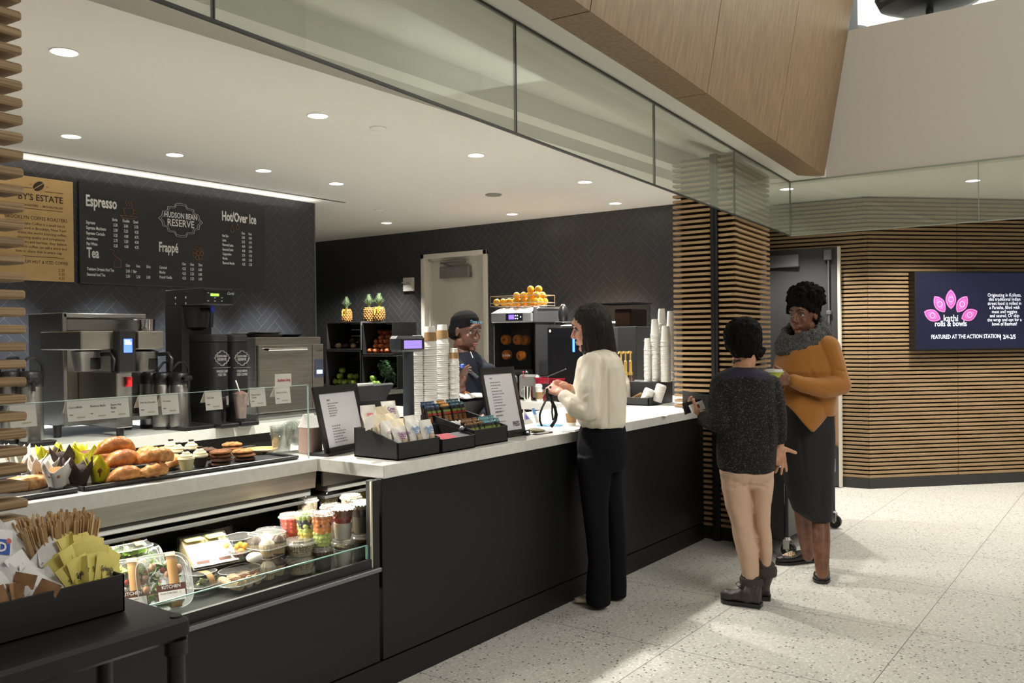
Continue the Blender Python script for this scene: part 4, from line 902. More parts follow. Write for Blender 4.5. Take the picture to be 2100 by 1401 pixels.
m = MB(); p = PX(1166, 668, XE+.08); m.ell((0, 0, .012), (.05, .11, .012), 18, 10); solo('white_cloth', m, white, 'folded white cloth lying on the black espresso machine', 'cloth', None, (XE+.12, p.y, a.z+.001))
# second machine with a smoky hopper
t = thing('coffee_grinder', 'tall black coffee machine with a smoky hopper right of the blouse', 'coffee grinder', (XE+.2, 3.75, ZB))
m = MB(); a, b = PX(1216, 671, XE), PX(1306, 800, XE); m.box((XE, b.y, ZB), (XE+.42, a.y, a.z), .005); bd = obj('body', m, blackm, t)
m = MB(); p, q = PX(1255, 671, XE), PX(1268, 724, XE)
for k in range(18): z = q.z+(p.z-q.z)*k/18; m.box((XE-.004, q.y, z), (XE+.0, p.y, z+.006))
obj('side_grille', m, mat('grille_grey', srgb(92, 94, 96), .5), bd)
m = MB(); p, q = PX(1217, 622, XE+.02), PX(1296, 671, XE+.02); m.box((XE+.02, q.y, q.z), (XE+.38, p.y, p.z-.012), .006); hp = obj('hopper', m, smoke, t)
m = MB(); m.box((XE+.01, q.y-.01, p.z-.012), (XE+.39, p.y+.01, p.z), .003); obj('hopper_lid', m, gb, hp)
m = MB(); m.box((XE+.05, q.y+.03, q.z+.002), (XE+.36, (p.y+q.y)/2, q.z+.16), .01); obj('beans', m, mat('coffee_beans', srgb(40, 26, 18), .4, noise_=.5, nscale=60), hp)
m = MB(); u = PX(1248, 659, XE); w_ = PX(1262, 663, XE); m.box((XE-.002, w_.y, w_.z), (XE, u.y, u.z)); obj('label', m, inkw, bd)
# small things along the front of the side bar
XS = 6.56
q = PX(1079, 822, XS); m = MB(); m.lathe([(.042, 0), (.043, .004), (.040, .13), (.042, .136), (.039, .134), (.037, .02)], (0, 0, 0), 28, True)
t = thing('milk_pitcher', 'shiny steel milk pitcher on the side bar before the juicer', 'pitcher', (XS+.04, q.y, ZB)); obj('body', m, chrome, t, False)
m = MB(); m.tube([(0, .04, .115), (0, .075, .105), (0, .075, .04), (0, .04, .025)], .005, 8); obj('handle', m, chrome, t, False)
sleeve_m = mat('cup_sleeve', srgb(150, 118, 78), .8, noise_=.1, nscale=60); lidw = mat('white_lid', (.84, .83, .80), .4)
def hot_cup(loc, label, s=1.0):
    t = thing('lidded_cup', label, 'cup', loc, 0)
    m = MB(); m.lathe([(.029*s, 0), (.030*s, .003), (.0435*s, .135*s)], (0, 0, 0), 28); obj('cup', m, paperw, t, False)
    m = MB(); m.lathe([(.0325*s, .022*s), (.0335*s, .022*s), (.0405*s, .085*s), (.0395*s, .086*s)], (0, 0, 0), 28, False); obj('sleeve', m, sleeve_m, t, False)
    m = MB(); m.lathe([(.046*s, .133*s), (.0465*s, .140*s), (.043*s, .142*s), (.041*s, .156*s), (.036*s, .157*s), (.034*s, .152*s)], (0, 0, 0), 28); obj('lid', m, lidw, t, False); return t
q = PX(1101, 822, XS); hot_cup((XS+.05, q.y, ZB), 'white lidded cup in a kraft sleeve beside the milk pitcher')
redm = mat('red_bin_plastic', (.55, .015, .05), .35)
m = MB(); a, b = PX(1092, 775, XS+.10), PX(1155, 822, XS+.10); cx, cy, h = XS+.19, (a.y+b.y)/2, a.z-ZB; w = (a.y-b.y)/2
m.loft([((0, 0, 0), (.07, 0, 0), (0, w*.85, 0)), ((0, 0, h*.96), (.09, 0, 0), (0, w*.97, 0)), ((0, 0, h*.96), (.098, 0, 0), (0, w, 0)), ((0, 0, h), (.098, 0, 0), (0, w, 0)), ((0, 0, h), (.088, 0, 0), (0, w*.95, 0)), ((0, 0, .01), (.066, 0, 0), (0, w*.82, 0))], 28, 6)
solo('red_bin', m, redm, 'red plastic bin on the side bar, partly behind the reader', 'bin', None, (cx, cy, ZB))
t = thing('card_terminal', 'flat black tablet terminal with a thin raised arm before the red bin', 'terminal', (XS+.05, PX(1140, 800, XS).y, ZB))
a, b = PX(1108, 787, XS+.03), PX(1180, 801, XS+.03)
m = MB(); m.box((XS+.03, b.y, b.z), (XS+.06, a.y, a.z), .003); obj('display', m, black, t)
m = MB(); m.box((XS+.045, (a.y+b.y)/2-.02, ZB), (XS+.07, (a.y+b.y)/2+.02, b.z+.01), .003); obj('stand', m, black, t)
m = MB(); p, q = PX(1124, 772, XS+.05), PX(1160, 757, XS+.05); m.tube([(p.x, p.y, a.z), tuple(p), tuple(q)], .004, 8); m.ell(tuple(q), .007, 8, 6); obj('raised_arm', m, greym, t)
# ================================================================ SCREEN ON THE SLATTED WALL
O_ = CN+N1*.045
def tv(s, z, d=0): return O_+D1*s+N1*d+Vector((0, 0, z))
t = thing('wall_screen', 'flat screen on the slatted wall advertising kathi rolls in pink and white', 'screen', tuple(tv(1.08, 1.66)))
def slab(m, s0, s1, z0, z1, d0, d1): m.add([tv(s, z, d) for z in (z0, z1) for s, d in ((s0, d0), (s1, d0), (s1, d1), (s0, d1))], [(0, 3, 2, 1), (4, 5, 6, 7), (0, 1, 5, 4), (1, 2, 6, 5), (2, 3, 7, 6), (3, 0, 4, 7)])
m = MB(); slab(m, .42, 1.70, 1.295, 2.03, -.04, .05); obj('housing', m, black, t)
m = MB(); slab(m, .432, 1.688, 1.307, 2.018, .05, .0515); obj('display', m, mat('navy_screen', srgb(14, 15, 26), .3, emit=.055, ecol=(.12, .14, .36)), t)
pink = mat('screen_pink', srgb(200, 90, 160), .4, emit=.28, ecol=(.62, .16, .42)); pink2 = mat('screen_purple', srgb(150, 60, 140), .4, emit=.22, ecol=(.42, .08, .34)); dotm = mat('screen_pale', srgb(230, 170, 210), .4, emit=.4, ecol=(.8, .45, .65)); txt = mat('screen_white', (.9, .9, .95), .4, emit=.75, ecol=(.86, .87, 1))
def petal(ms, c, ang, L=.185, w=.112):
    c0 = tv(*c, .0535); ca, sa = math.cos(ang), math.sin(ang)
    def P(u, v, k): return c0+D1*(u*ca-v*sa)*1+Vector((0, 0, u*sa+v*ca))+N1*k
    def out(f, k): return [P(.5*L*f*(1-2*q/20)if False else 0, 0, k)]
    def shape(f):
        pts = []
        for q in range(13): v = -1+2*q/12; pts.append((v*L/2*f, w/2*f*(1-abs(v)**1.8)**.8))
        return pts + [(u, -y) for u, y in pts[-2:0:-1]]
    for mi, f, k in ((0, 1, 0), (1, .80, .0006), (0, .66, .0012)):
        S = shape(f); ms.mt(mi).add([P(u, v, k) for u, v in S], [tuple(range(len(S)))])
    for mi, r, k in ((2, .026, .0018), (1, .020, .0024), (0, .012, .003)):
        ms.mt(mi).add([P(r*math.cos(q*math.pi/9), r*math.sin(q*math.pi/9), k) for q in range(18)], [tuple(range(18))])
    S = shape(.90)
    for i in range(0, len(S)):
        u, v = S[i]; ms.mt(2).add([P(u+.0035*math.cos(q), v+.0035*math.sin(q), .0018) for q in (0, 1.57, 3.14, 4.71)], [(0, 1, 2, 3)])
m = MB()
for (px, py_), ang in (((1912, 647), -.40), ((1927, 624), -.95), ((1950, 614), -math.pi/2), ((1973, 624), math.pi+.95), ((1988, 646), math.pi+.40)):
    r_ = ray(px, py_); k_ = ((O_+N1*.0535-CAM).dot(N1))/r_.dot(N1); Pp = CAM+r_*k_; petal(m, ((Pp-O_).dot(D1), Pp.z), ang)
obj('flower_emblem', m, [pink, pink2, dotm], t)
def stxt(mb, px, py_, s, hp, sx=.9, bold=0, al='L'):
    r_ = ray(px, py_); k_ = ((O_+N1*.053-CAM).dot(N1))/r_.dot(N1); Pp = CAM+r_*k_
    text(mb, s, Pp, D1, (0, 0, 1), hp*k_/FOC/.70, sx, bold, al)
m = MB(); stxt(m, 1950, 659, 'kathi', 13.5, .92, .004, 'C'); stxt(m, 1950, 669, 'rolls & bowls', 11.5, .84, .004, 'C'); obj('dish_title', m, txt, t)
m = MB()
for i, s in enumerate(('Originating in Kolkata,', 'this traditional Indian', 'street food is rolled in', 'a Paratha, filled with', 'meat and veggies', 'and seared. Or skip', 'the wrap and opt for a', 'bowl of Basmati!')): stxt(m, 2060, 608.5+8.45*i, s, 7.0, .86, -.006, 'C')
obj('dish_text', m, txt, t)
m = MB(); stxt(m, 1910, 695, 'FEATURED AT THE ACTION STATION', 8.2, .80, 0); stxt(m, 2057, 695, '2/4-2/5', 8.6, .84, .004); stxt(m, 2051.5, 695, '|', 8.6, .8, 0); obj('date_line', m, txt, t)
# ================================================================ ON THE SERVICE COUNTER
# ---- towers of upturned paper cups
def cup_mesh(r, h, nm):
    m = MB(); m.lathe([(r*.96, 0), (r*1.03, .0008), (r*1.03, .0048), (r*.93, .0062), (r*.70, h), (r*.62, h+.0005), (r*.60, h-.006), (0, h-.006)], (0, 0, 0), 22, False); return m.mesh(nm, paperw, None, 50)
CUPM = {}
def tower(x, y, z0, r, h, step, n, label, group, sleeve=False):
    key = round(r, 3)
    if key not in CUPM: CUPM[key] = cup_mesh(r, h, 'paper_cup')
    for k in range(n):
        j = .0012; o = bpy.data.objects.new('paper_cup', CUPM[key]); COL.objects.link(o)
        o.location = (x+j*math.sin(k*2.1), y+j*math.cos(k*1.7), z0+step*k); o.rotation_euler = (0, 0, k)
        tag(o, label, 'paper cup', group)
    if sleeve:
        zt = z0+step*(n-1)
        o['label'] = 'top cup in a kraft sleeve on '+label.split(' in ', 1)[1]
        m = MB(); f = lambda z: r*(.97-.27*(z-.0075)/(h-.0075))+.0012
        m.lathe([(f(h*.30), h*.30), (f(h*.30)+.001, h*.30), (f(h*.72)+.001, h*.72), (f(h*.72), h*.72)], (0, 0, 0), 24, False); obj('sleeve', m, sleeve_m, o, False)
def at_y(px, Y): return PY(px, 800, Y).x
tops = ((857, 3.33, 14.5, 728, 'leftmost tower'), (883, 3.27, 14.5, 712, 'second tower'), (908, 3.36, 14, 703, 'tallest tower'), (932, 3.30, 10.5, 742, 'small tower nearest the barista'))
for px, Y, rp, yt, nm_ in tops:
    x = at_y(px, Y); tt = (Vector((x, Y, 1))-CAM).dot(FW); r = rp*tt/FOC; h = .115 if rp > 12 else .085; zt = PY(px, yt, Y).z; st = .0122 if rp > 12 else .0115
    tower(x, Y, ZC+.0005, r, h, st, int((zt-ZC)/st)+1, 'upturned white paper cup in the '+nm_+' on the counter', 'cups of the '+nm_, True)
# ---- customer display on its pole
t = thing('customer_display', 'small customer price display glowing violet on a dark pole on the counter', 'customer display', (at_y(842, 3.05), 3.05, ZC)); Y0 = 3.05
m = MB(); x = at_y(838, Y0+.02); m.cyl((x, Y0+.02, ZC), (x, Y0+.02, PY(838, 716, Y0).z), .030, .027, 20); m.lathe([(.075, ZC), (.075, ZC+.012), (.034, ZC+.02)], (x, Y0+.02, 0), 28); obj('pole', m, mat('slate_plastic', srgb(52, 57, 64), .45), t)
m = MB(); a, b = PY(816, 689, Y0-.03), PY(874, 721, Y0-.03); m.box((a.x, Y0-.03, b.z), (b.x, Y0+.04, a.z), .014); hd = obj('head', m, mat('slate_plastic'), t)
m = MB(); a, b = PY(823, 694, Y0-.034), PY(871, 719, Y0-.034); m.box((a.x, Y0-.034, b.z), (b.x, Y0-.02, a.z), .006); obj('bezel', m, black, hd)
m = MB(); a, b = PY(829, 698.5, Y0-.036), PY(865.5, 714.5, Y0-.036); m.box((a.x, Y0-.0355, b.z), (b.x, Y0-.034, a.z)); obj('lit_window', m, mat('violet_lcd', srgb(150, 130, 210), .4, emit=.55, ecol=(.32, .22, .85)), hd)
# ---- till screen seen from behind
t = thing('till_screen', 'back of the dark tilted till screen behind the first menu stand', 'till', (at_y(775, 3.25), 3.25, ZC)); Y0 = 3.22
A = [PY(728, 795, Y0+.05), PY(808, 788, Y0+.05), PY(782, 836, Y0), PY(735, 838, Y0)]
m = MB(); m.extr([tuple(p) for p in A], (0, .02, .008)); sc = obj('screen_back', m, mat('till_grey', srgb(58, 60, 64), .7, spec=.15), t)
m = MB(); m.extr([A[3]+Vector((0, -.004, 0)), A[2]+Vector((0, -.004, 0)), A[2]+(A[1]-A[2])*.35+Vector((.0, -.008, 0)), A[3]+(A[0]-A[3])*.35+Vector((0, -.008, 0))], (0, .02, 0)); obj('hinge_cover', m, black, sc)
m = MB(); p, q = A[3], A[2]; m.extr([(p.x+.02, Y0-.01, ZC), (q.x-.01, Y0-.01, ZC), (q.x-.02, Y0, p.z), (p.x+.01, Y0, p.z)], (0, .10, 0)); obj('stand', m, mat('till_foot', srgb(58, 60, 60), .4), t)
m = MB(); a = PY(733, 792, Y0+.06); b = PY(765, 789, Y0+.06); m.box((a.x, Y0+.055, a.z-.004), (b.x, Y0+.075, a.z+.012), .003); obj('paper_slip', m, white, t)
# ---- menu stands: black leaning frames with a printed page
def menu_stand(corner_l, corner_r, top_l, Yb, label, lines, brand=None, seed=1, depth=.10):
    bl, br = PZ(*corner_l, ZC), PZ(*corner_r, ZC); d = br-bl; w = d.length; d.normalize(); back = Vector((-d.y, d.x, 0))
    # top corner: on the vertical plane through the left side
    r_ = ray(*top_l); n = d; k = (bl-CAM).dot(n)/r_.dot(n); tp = CAM+r_*k; up = tp-bl; up = back*up.dot(back)+Vector((0, 0, up.z)); H = up.length; up.normalize(); nrm = d.cross(up)
    t = thing('menu_stand', label, 'menu stand', tuple(bl), 0, 'leaning menu stands')
    def quad(m, u0, u1, v0, v1, k0, k1): m.add([bl+d*u+up*v+nrm*k for k in (k0, k1) for u, v in ((u0, v0), (u1, v0), (u1, v1), (u0, v1))], [(0, 3, 2, 1), (4, 5, 6, 7), (0, 1, 5, 4), (1, 2, 6, 5), (2, 3, 7, 6), (3, 0, 4, 7)])
    e = w*.085; m = MB(); quad(m, 0, w, .012, H, -.006, .0); quad(m, 0, e, .012, H, 0, .006); quad(m, w-e, w, .012, H, 0, .006); quad(m, 0, w, H-.035, H, 0, .008); quad(m, 0, w, .012, .035, 0, .006); obj('frame', m, black, t)
    m = MB(); a = bl+Vector((0, 0, .001)); m.add([a+d*u+back*v+Vector((0, 0, z)) for z in (0, .012) for u, v in ((-.004, -.012), (w+.004, -.012), (w+.004, depth), (-.004, depth))], [(0, 3, 2, 1), (4, 5, 6, 7), (0, 1, 5, 4), (1, 2, 6, 5), (2, 3, 7, 6), (3, 0, 4, 7)]); obj('foot', m, black, t)
    m = MB(); quad(m, e, w-e, .035, H-.035, .0005, .0015); pg = obj('page', m, mat('menu_page', (.70, .70, .74), .5), t)
    m = MB(); o = bl+up*(H-.05)+d*(e+.03*w/.19)+nrm*.0016
    for i, (y, wd, n, g, h) in enumerate(lines): rows(m, o-up*y, d, up, wd, n, g, h, seed+i)
    obj('small_print', m, grey_ink, pg)
    if brand:
        m = MB(); text(m, brand, bl+d*(w-e-.012)+up*.055+nrm*.0016, d, up, .036, .62, .03, 'R'); obj('brand_word', m, mat('print_grey', (.10, .10, .11), .6), pg)
    return bl, d, w, up, H, back
menu_stand((669, 937), (757, 918), (640, 795), 3.0, 'black leaning menu stand titled snacks at the left end of the raised counter', ((.02, .04, 1, .012, .008), (.035, .085, 6, .0115, .0045), (.14, .10, 7, .0125, .0045)), 'PRESS', 1)
menu_stand((1008, 903), (1078, 892), (981, 756), 2.75, 'black leaning menu stand marked press beside the snack bar box', ((.01, .03, 1, .01, .006), (.032, .10, 11, .0155, .0045), (.19, .07, 2, .02, .008), (.24, .09, 5, .0155, .0045)), 'PRESS', 9)
bl, d, w, up, H, back = menu_stand((843, 886), (886, 878), (833, 806), 3.2, 'small black menu stand half hidden behind the display pole', ((.06, .04, 1, .01, .004), (.10, .05, 1, .01, .003)), None, 20)
m = MB(); text(m, 'Protein Power Punch', bl+d*(w*.12)+up*(H-.115)+d.cross(up)*.0016, d, up, .014, .62, .02); solo('power_punch_print', m, ink, 'bold line of print on the small menu stand', 'print') if False else None
# ---- roll of brown paper bags behind the first stand
t = thing('bag_holder', 'brown paper bags with a white top sheet behind the first menu stand', 'bag holder', (at_y(648, 3.14), 3.14, ZC)); a, b = PY(634, 880, 3.12), PY(662, 880, 3.12); zt = PY(640, 878, 3.12).z
m = MB(); m.loft([(((a.x+b.x)/2, 3.16, z), (.045*s_, 0, 0), (0, .05*s_, 0)) for z, s_ in ((ZC+.002, 1), (ZC+.02, 1.04), (zt, .96))], 24, 3); obj('paper_bags', m, mat('pink_brown_paper', srgb(176, 148, 136), .75), t)
m = MB(); m.loft([(((a.x+b.x)/2-q_, 3.16, z), (.044*s_, 0, 0), (0, .048*s2, 0)) for z, s_, s2, q_ in ((zt+.001, 1, 1, 0), (zt+.025, .95, .6, 0), (zt+.062, .7, .05, .012))], 24, 5); obj('top_sheet', m, white, t)
# ---- nested clear tubs leaning together
m = MB(); m.lathe([(.036, 0), (.038, .002), (.050, .085), (.054, .086), (.054, .089), (.049, .089), (.037, .004), (0, .004)], (0, 0, 0), 20, False); tubm = m.mesh('clear_tub', plastic, None, 50)
q = PZ(592, 930, ZC)
for k in range(9):
    o = bpy.data.objects.new('clear_tub', tubm); COL.objects.link(o)
    if k < 5: o.location = (q.x+.0, q.y+.05, ZC+.001+.009*k)
    else: o.location = (q.x+.095+.012*(k-5), q.y+.055, ZC+.052); o.rotation_euler = (0, -1.15+.03*k, .2)
    tag(o, 'clear plastic tub nested upright at the right end of the pastry tray' if k < 5 else 'clear plastic tub tipped on its side against the nested tubs', 'plastic tub', 'upright clear tubs' if k < 5 else 'tipped clear tubs')
# ---- black counter boxes with snacks
bxm = mat('counter_box_black', (.016, .016, .017), .45)
def snack_box(fl, fr, zf, zb, dep, label, step=.3):
    a, b = PZ(*fl, ZC), PZ(*fr, ZC); Yf = a.y; x0, x1 = a.x, b.x; y1 = Yf+dep; th = .006
    t = thing('display_box', label, 'display box', (x0, Yf, ZC), 0, 'black counter boxes'); z = ZC+.001
    m = MB(); m.box((x0, Yf, z), (x1, Yf+th, z+zf), .001); obj('front_panel', m, bxm, t)
    m = MB(); m.box((x0, y1-th, z), (x1, y1, z+zb), .001); obj('back_panel', m, bxm, t)
    for xx in (x0, x1-th):
        m = MB(); ys = Yf+dep*(1-step); m.extr([(xx, Yf, z), (xx, y1, z), (xx, y1, z+zb), (xx, ys, z+zb), (xx, Yf, z+zf)], (th, 0, 0)); obj('side_panel', m, bxm, t)
    m = MB(); m.box((x0, Yf, z), (x1, y1, z+.006)); obj('bottom_panel', m, bxm, t)
    return x0+th, x1-th, Yf+th, y1-th, z+.006
f1 = PZ(816, 946, ZC); zf1 = PY(814, 910, f1.y).z-ZC; bk = PZ(725, 937, ZC); zb1 = PX(722, 877, f1.x).z-ZC
B1 = snack_box((816, 946), (904, 931), zf1, zb1, bk.y-f1.y, 'black counter box of white snack bags, left of three')
B2 = snack_box((906, 930.5), (970, 918), zf1*.82, zb1*.8, .24, 'low black counter box of gum and mints between the snack boxes', .2)
B3 = snack_box((971.5, 917.5), (1043, 905.5), zf1*1.05, zb1*1.08, .34, 'black stepped counter box of snack bars, right of three', .25)
bagm = mat('bag_white', (.80, .78, .72), .45); bagc = mat('bag_cream', srgb(226, 214, 186), .5); nuts = mat('almond_window', srgb(150, 112, 78), .5, noise_=.6, nscale=55, col2=srgb(214, 200, 178))
def snack_bag(x, y, z, w, h, dp, rz, tilt, m_, inkc, label, win=True, word='', k=0, group='white snack bags in the left box'):
    t = thing('snack_bag', label, 'snack bag', (x, y, z), rz, group); t.rotation_euler = (tilt, 0, rz)
    m = MB()
    def prof(v): return dp*math.sin(math.pi*min(1, v*1.02))**.7*(1-.35*v)+.0015
    for sg in (-1, 1): m.sheet(lambda u, v: ((u-.5)*w*(1+.02*math.sin(v*9+k)), sg*prof(v)*(1-(2*u-1)**4*.8)+.006*math.sin(u*11+v*7+k)*(1-v)*v*4, h*v) if sg < 0 else ((.5-u)*w*(1+.02*math.sin(v*9+k)), prof(v)*(1-(2*u-1)**4*.8), h*v), 8, 10)
    obj('pouch', m, m_, t, False, 180)
    F = lambda u, v: ((u-.5)*w*.8, -prof(v)*(1-(2*(u*.8+.1)-1)**4*.8)-.0042-.0035*abs(math.sin(u*11+v*7+k)), h*v)
    if win:
        m = MB(); m.sheet(lambda u, v: F(.35+.5*u, .30+.24*v), 6, 4); obj('window', m, nuts, t, False, 180)
    m = MB(); text(m, word, (-w*.36, -prof(.66)-.007, h*.66), (1, 0, 0), (0, .2, 1), h*.17, .85, .03); rows(m, (-w*.28, -prof(.6)-.007, h*.60), (1, 0, 0), (0, .1, 1), w*.5, 2, .008, .004, k); obj('print', m, inkc, t, False)
purple = mat('print_purple', srgb(130, 60, 130), .6); pinkp = mat('print_pink', srgb(206, 96, 110), .6); bluep = mat('print_blue', srgb(70, 130, 190), .6)
x0, x1, y0, y1, zb = B1; W = x1-x0; D = y1-y0
for i, (u, v, lift, w, h, m_, ik, word, lab, win) in enumerate((
    (.22, .12, .0, .070, .105, bagm, purple, 'THEASAN', 'white snack bag with purple print at the front left of the box', True),
    (.58, .10, .0, .066, .125, bagm, bluep, 'Pacific', 'white snack bag with blue print and almonds at the front middle', True),
    (.86, .10, .0, .064, .120, bagm, bluep, 'Pacific', 'white snack bag with blue print and almonds at the front right', True),
    (.18, .36, .012, .066, .115, bagm, purple, '', 'white snack bag behind the purple printed bag', False),
    (.48, .34, .012, .066, .120, bagc, bluep, '', 'cream snack bag in the middle of the box', False),
    (.76, .36, .012, .066, .125, bagm, bluep, '', 'white snack bag right in the second row', False),
    (.20, .60, .03, .070, .120, bagc, purple, '', 'cream folded snack bag at the left of the third row', False),
    (.55, .60, .03, .070, .120, bagc, pinkp, '', 'cream snack bag in the third row before the pink print', False),
    (.22, .84, .055, .072, .130, bagm, pinkp, 'oats', 'tall white snack bag at the back left of the box', False),
    (.50, .82, .05, .072, .125, bagc, pinkp, "Justin's", 'cream snack bag with pink print in the back row', False),
    (.78, .86, .065, .072, .130, bagm, purple, 'Cran', 'white snack bag with purple word at the back right', False))):
    snack_bag(x0+W*u, y0+D*v, zb+lift*1.1+.012, w*1.2, h*1.16, .027, .12*math.sin(i*3), -.22-.08*math.sin(i*2), m_, ik, lab, win, word, i)
m = MB(); m.sheet(lambda u, v: (-.03+.06*u, .02*v, .055*v), 2, 2, .0008); solo('price_card', m, white, 'blank white price card standing at the left of the first snack box', 'card', None, (x0-.012, y1-.10, ZC+zb1+.0), (.5, -.2, .1))
x0, x1, y0, y1, zb = B2; W = x1-x0
redf = mat('red_foil', (.32, .02, .04), .3, .3); gumb = mat('gum_navy', srgb(36, 36, 48), .4); gumb2 = mat('gum_white', srgb(200, 200, 200), .5); blu = mat('mint_blue', srgb(70, 110, 190), .4)
for i in range(8):
    m = MB(); m.box((-.006, -.04, 0), (.006, .04, .035), .002); solo('foil_pack', m, redf, 'red foil gum pack standing in the low middle box', 'gum pack', 'red gum packs', (x0+.035+.0135*i, y0+.05, zb+.026), (.25, 0, .05*math.sin(i)))
for i in range(5):
    t = thing('gum_pack', 'navy and white gum pack at the right of the low middle box', 'gum pack', (x0+W-.016-.018*i, y0+.05, zb+.024), 0, 'navy gum packs'); t.rotation_euler = (.2, 0, 0)
    m = MB(); m.box((-.008, -.04, .014), (.008, .04, .036), .001); obj('top', m, gumb, t, False)
    m = MB(); m.box((-.008, -.04, 0), (.008, .04, .0138), .001); obj('bottom', m, gumb2, t, False)
for i in range(2):
    m = MB(); m.box((-.018, -.004, 0), (.018, .004, .045), .002); solo('mint_pack', m, blu, 'blue mint pack leaning at the left of the low middle box', 'mint pack', 'blue mint packs', (x0+.012+.006*i, y0+.02+.012*i, zb+.02), (-.35, 0, .4))
for i in range(4):
    m = MB(); m.box((-.035, -.02, 0), (.035, .02, .006), .002); solo('flat_pack', m, mat('clear_wrapped_dark', srgb(70, 66, 66), .2), 'dark flat wrapped pack behind the red gum packs', 'pack', 'flat packs behind the gum', (x0+.03+.04*(i % 2), y0+.13+.04*(i//2), zb+.03), (.2, .1*i, .2))
# bars: dark wrappers with a bright top and a red and green band
wr_d = mat('wrapper_dark', srgb(40, 38, 38), .3, noise_=.3, nscale=60); wr_n = mat('wrapper_oat', srgb(150, 108, 66), .5, noise_=.5, nscale=90, col2=srgb(84, 60, 40)); wr_b = mat('wrapper_blue', srgb(50, 74, 108), .35); wr_t = mat('wrapper_teal', srgb(96, 140, 148), .35); bandr = mat('band_red', srgb(170, 48, 38), .4); bandg = mat('band_green', srgb(120, 140, 60), .4); nutp = mat('nut_window', srgb(150, 100, 54), .4, noise_=.6, nscale=120)
def bar_proto(top, label):
    t = thing('snack_bar', label, 'snack bar', (0, 0, -5), 0)
    m = MB(); m.box((-.017, -.009, .006), (.017, .009, .105), .006); m.box((-.018, -.0015, 0), (.018, .0015, .008)); obj('wrapper', m, wr_d, t, False)
    m = MB(); m.box((-.0175, -.0095, .088), (.0175, .0095, .106), .006); m.box((-.018, -.002, .106), (.018, .002, .114)); obj('crimped_end', m, top, t, False)
    m = MB(); m.box((-.015, -.0100, .055), (.015, -.0085, .066)); obj('red_band', m, bandr, t, False)
    m = MB(); m.box((-.015, -.0100, .067), (.015, -.0085, .078)); obj('green_band', m, bandg, t, False)
    m = MB(); m.box((-.013, -.0100, .02), (.013, -.0085, .05)); obj('nut_window', m, nutp, t, False); return t
protos = {}
def bars(n, x0, x1, y, z, top, label, group, rows_=1, dy=.03, dz=.012):
    if top.name not in protos: protos[top.name] = bar_proto(top, label)
    for r_ in range(rows_):
        for k in range(n):
            L = (x0+(x1-x0)*(k+.5)/n, y+dy*r_, z+dz*r_); rt = (-.2+.05*math.sin(k*5+r_), .06*math.sin(k*3), .12*math.sin(k*7+r_))
            p = protos[top.name]
            if p.location.z < -1: p.location = L; p.rotation_euler = rt; p['label'] = label; p['group'] = group
            else: dup(p, L, rt, label, group)
x0, x1, y0, y1, zb = B3; W = x1-x0
bars(4, x0, x0+W*.48, y0+.03, zb, wr_n, 'oat brown topped snack bar at the front left of the right box', 'oat bars in the right box', 2)
bars(4, x0+W*.52, x1, y0+.03, zb, wr_t, 'teal topped snack bar at the front right of the right box', 'teal bars in the right box', 2)
m = MB(); m.box((x0, y0+.11, zb), (x1, y1-.01, zb+.075), .002); solo('box_riser', m, bxm, 'black riser inside the right snack box carrying the back bars', 'riser')
bars(3, x0-.05, x0+W*.25, y1-.08, zb+.078, wr_b, 'blue topped snack bar at the back left of the right box', 'blue bars in the right box', 2)
bars(2, x0+W*.28, x0+W*.52, y1-.08, zb+.078, mat('wrapper_gold', srgb(190, 138, 70), .4, noise_=.4, nscale=90), 'gold topped snack bar in the middle of the back row', 'gold bars in the right box', 2)
bars(3, x0+W*.55, x1-.005, y1-.08, zb+.078, mat('wrapper_slate', srgb(70, 96, 106), .35), 'slate blue topped snack bar at the back right of the right box', 'slate bars in the right box', 2)
jar_m = mat('mint_tin', srgb(205, 205, 205), .35)
for i in range(5):
    t = thing('mint_pouch', 'grey and black round ended pouch lying between the bar rows', 'pouch', (x0+.01+.03*i, y0+.125, zb+.078), 0, 'grey pouches in the right box'); t.rotation_euler = (.5, 0, .3*math.sin(i*2))
    m = MB(); m.loft([((0, -.035, .012), (.014, 0, 0), (0, 0, .010)), ((0, .03, .012), (.014, 0, 0), (0, 0, .010))], 16, 3); obj('pouch', m, jar_m, t, False)
    m = MB(); m.lathe([(.009, -.0362), (.009, -.035)], (0, 0, .012), 14, True, (0, 1, 0)); obj('emblem', m, ink, t, False)
m = MB(); m.box((-.05, -.012, 0), (.05, .012, .02), .008); solo('silver_tube', m, mat('silver_wrap', (.7, .72, .75), .2, .6), 'silver wrapped roll lying slantwise at the front left of the right box', 'roll', None, (x0-.005, y0+.075, zb+.055), (0, .55, .9))
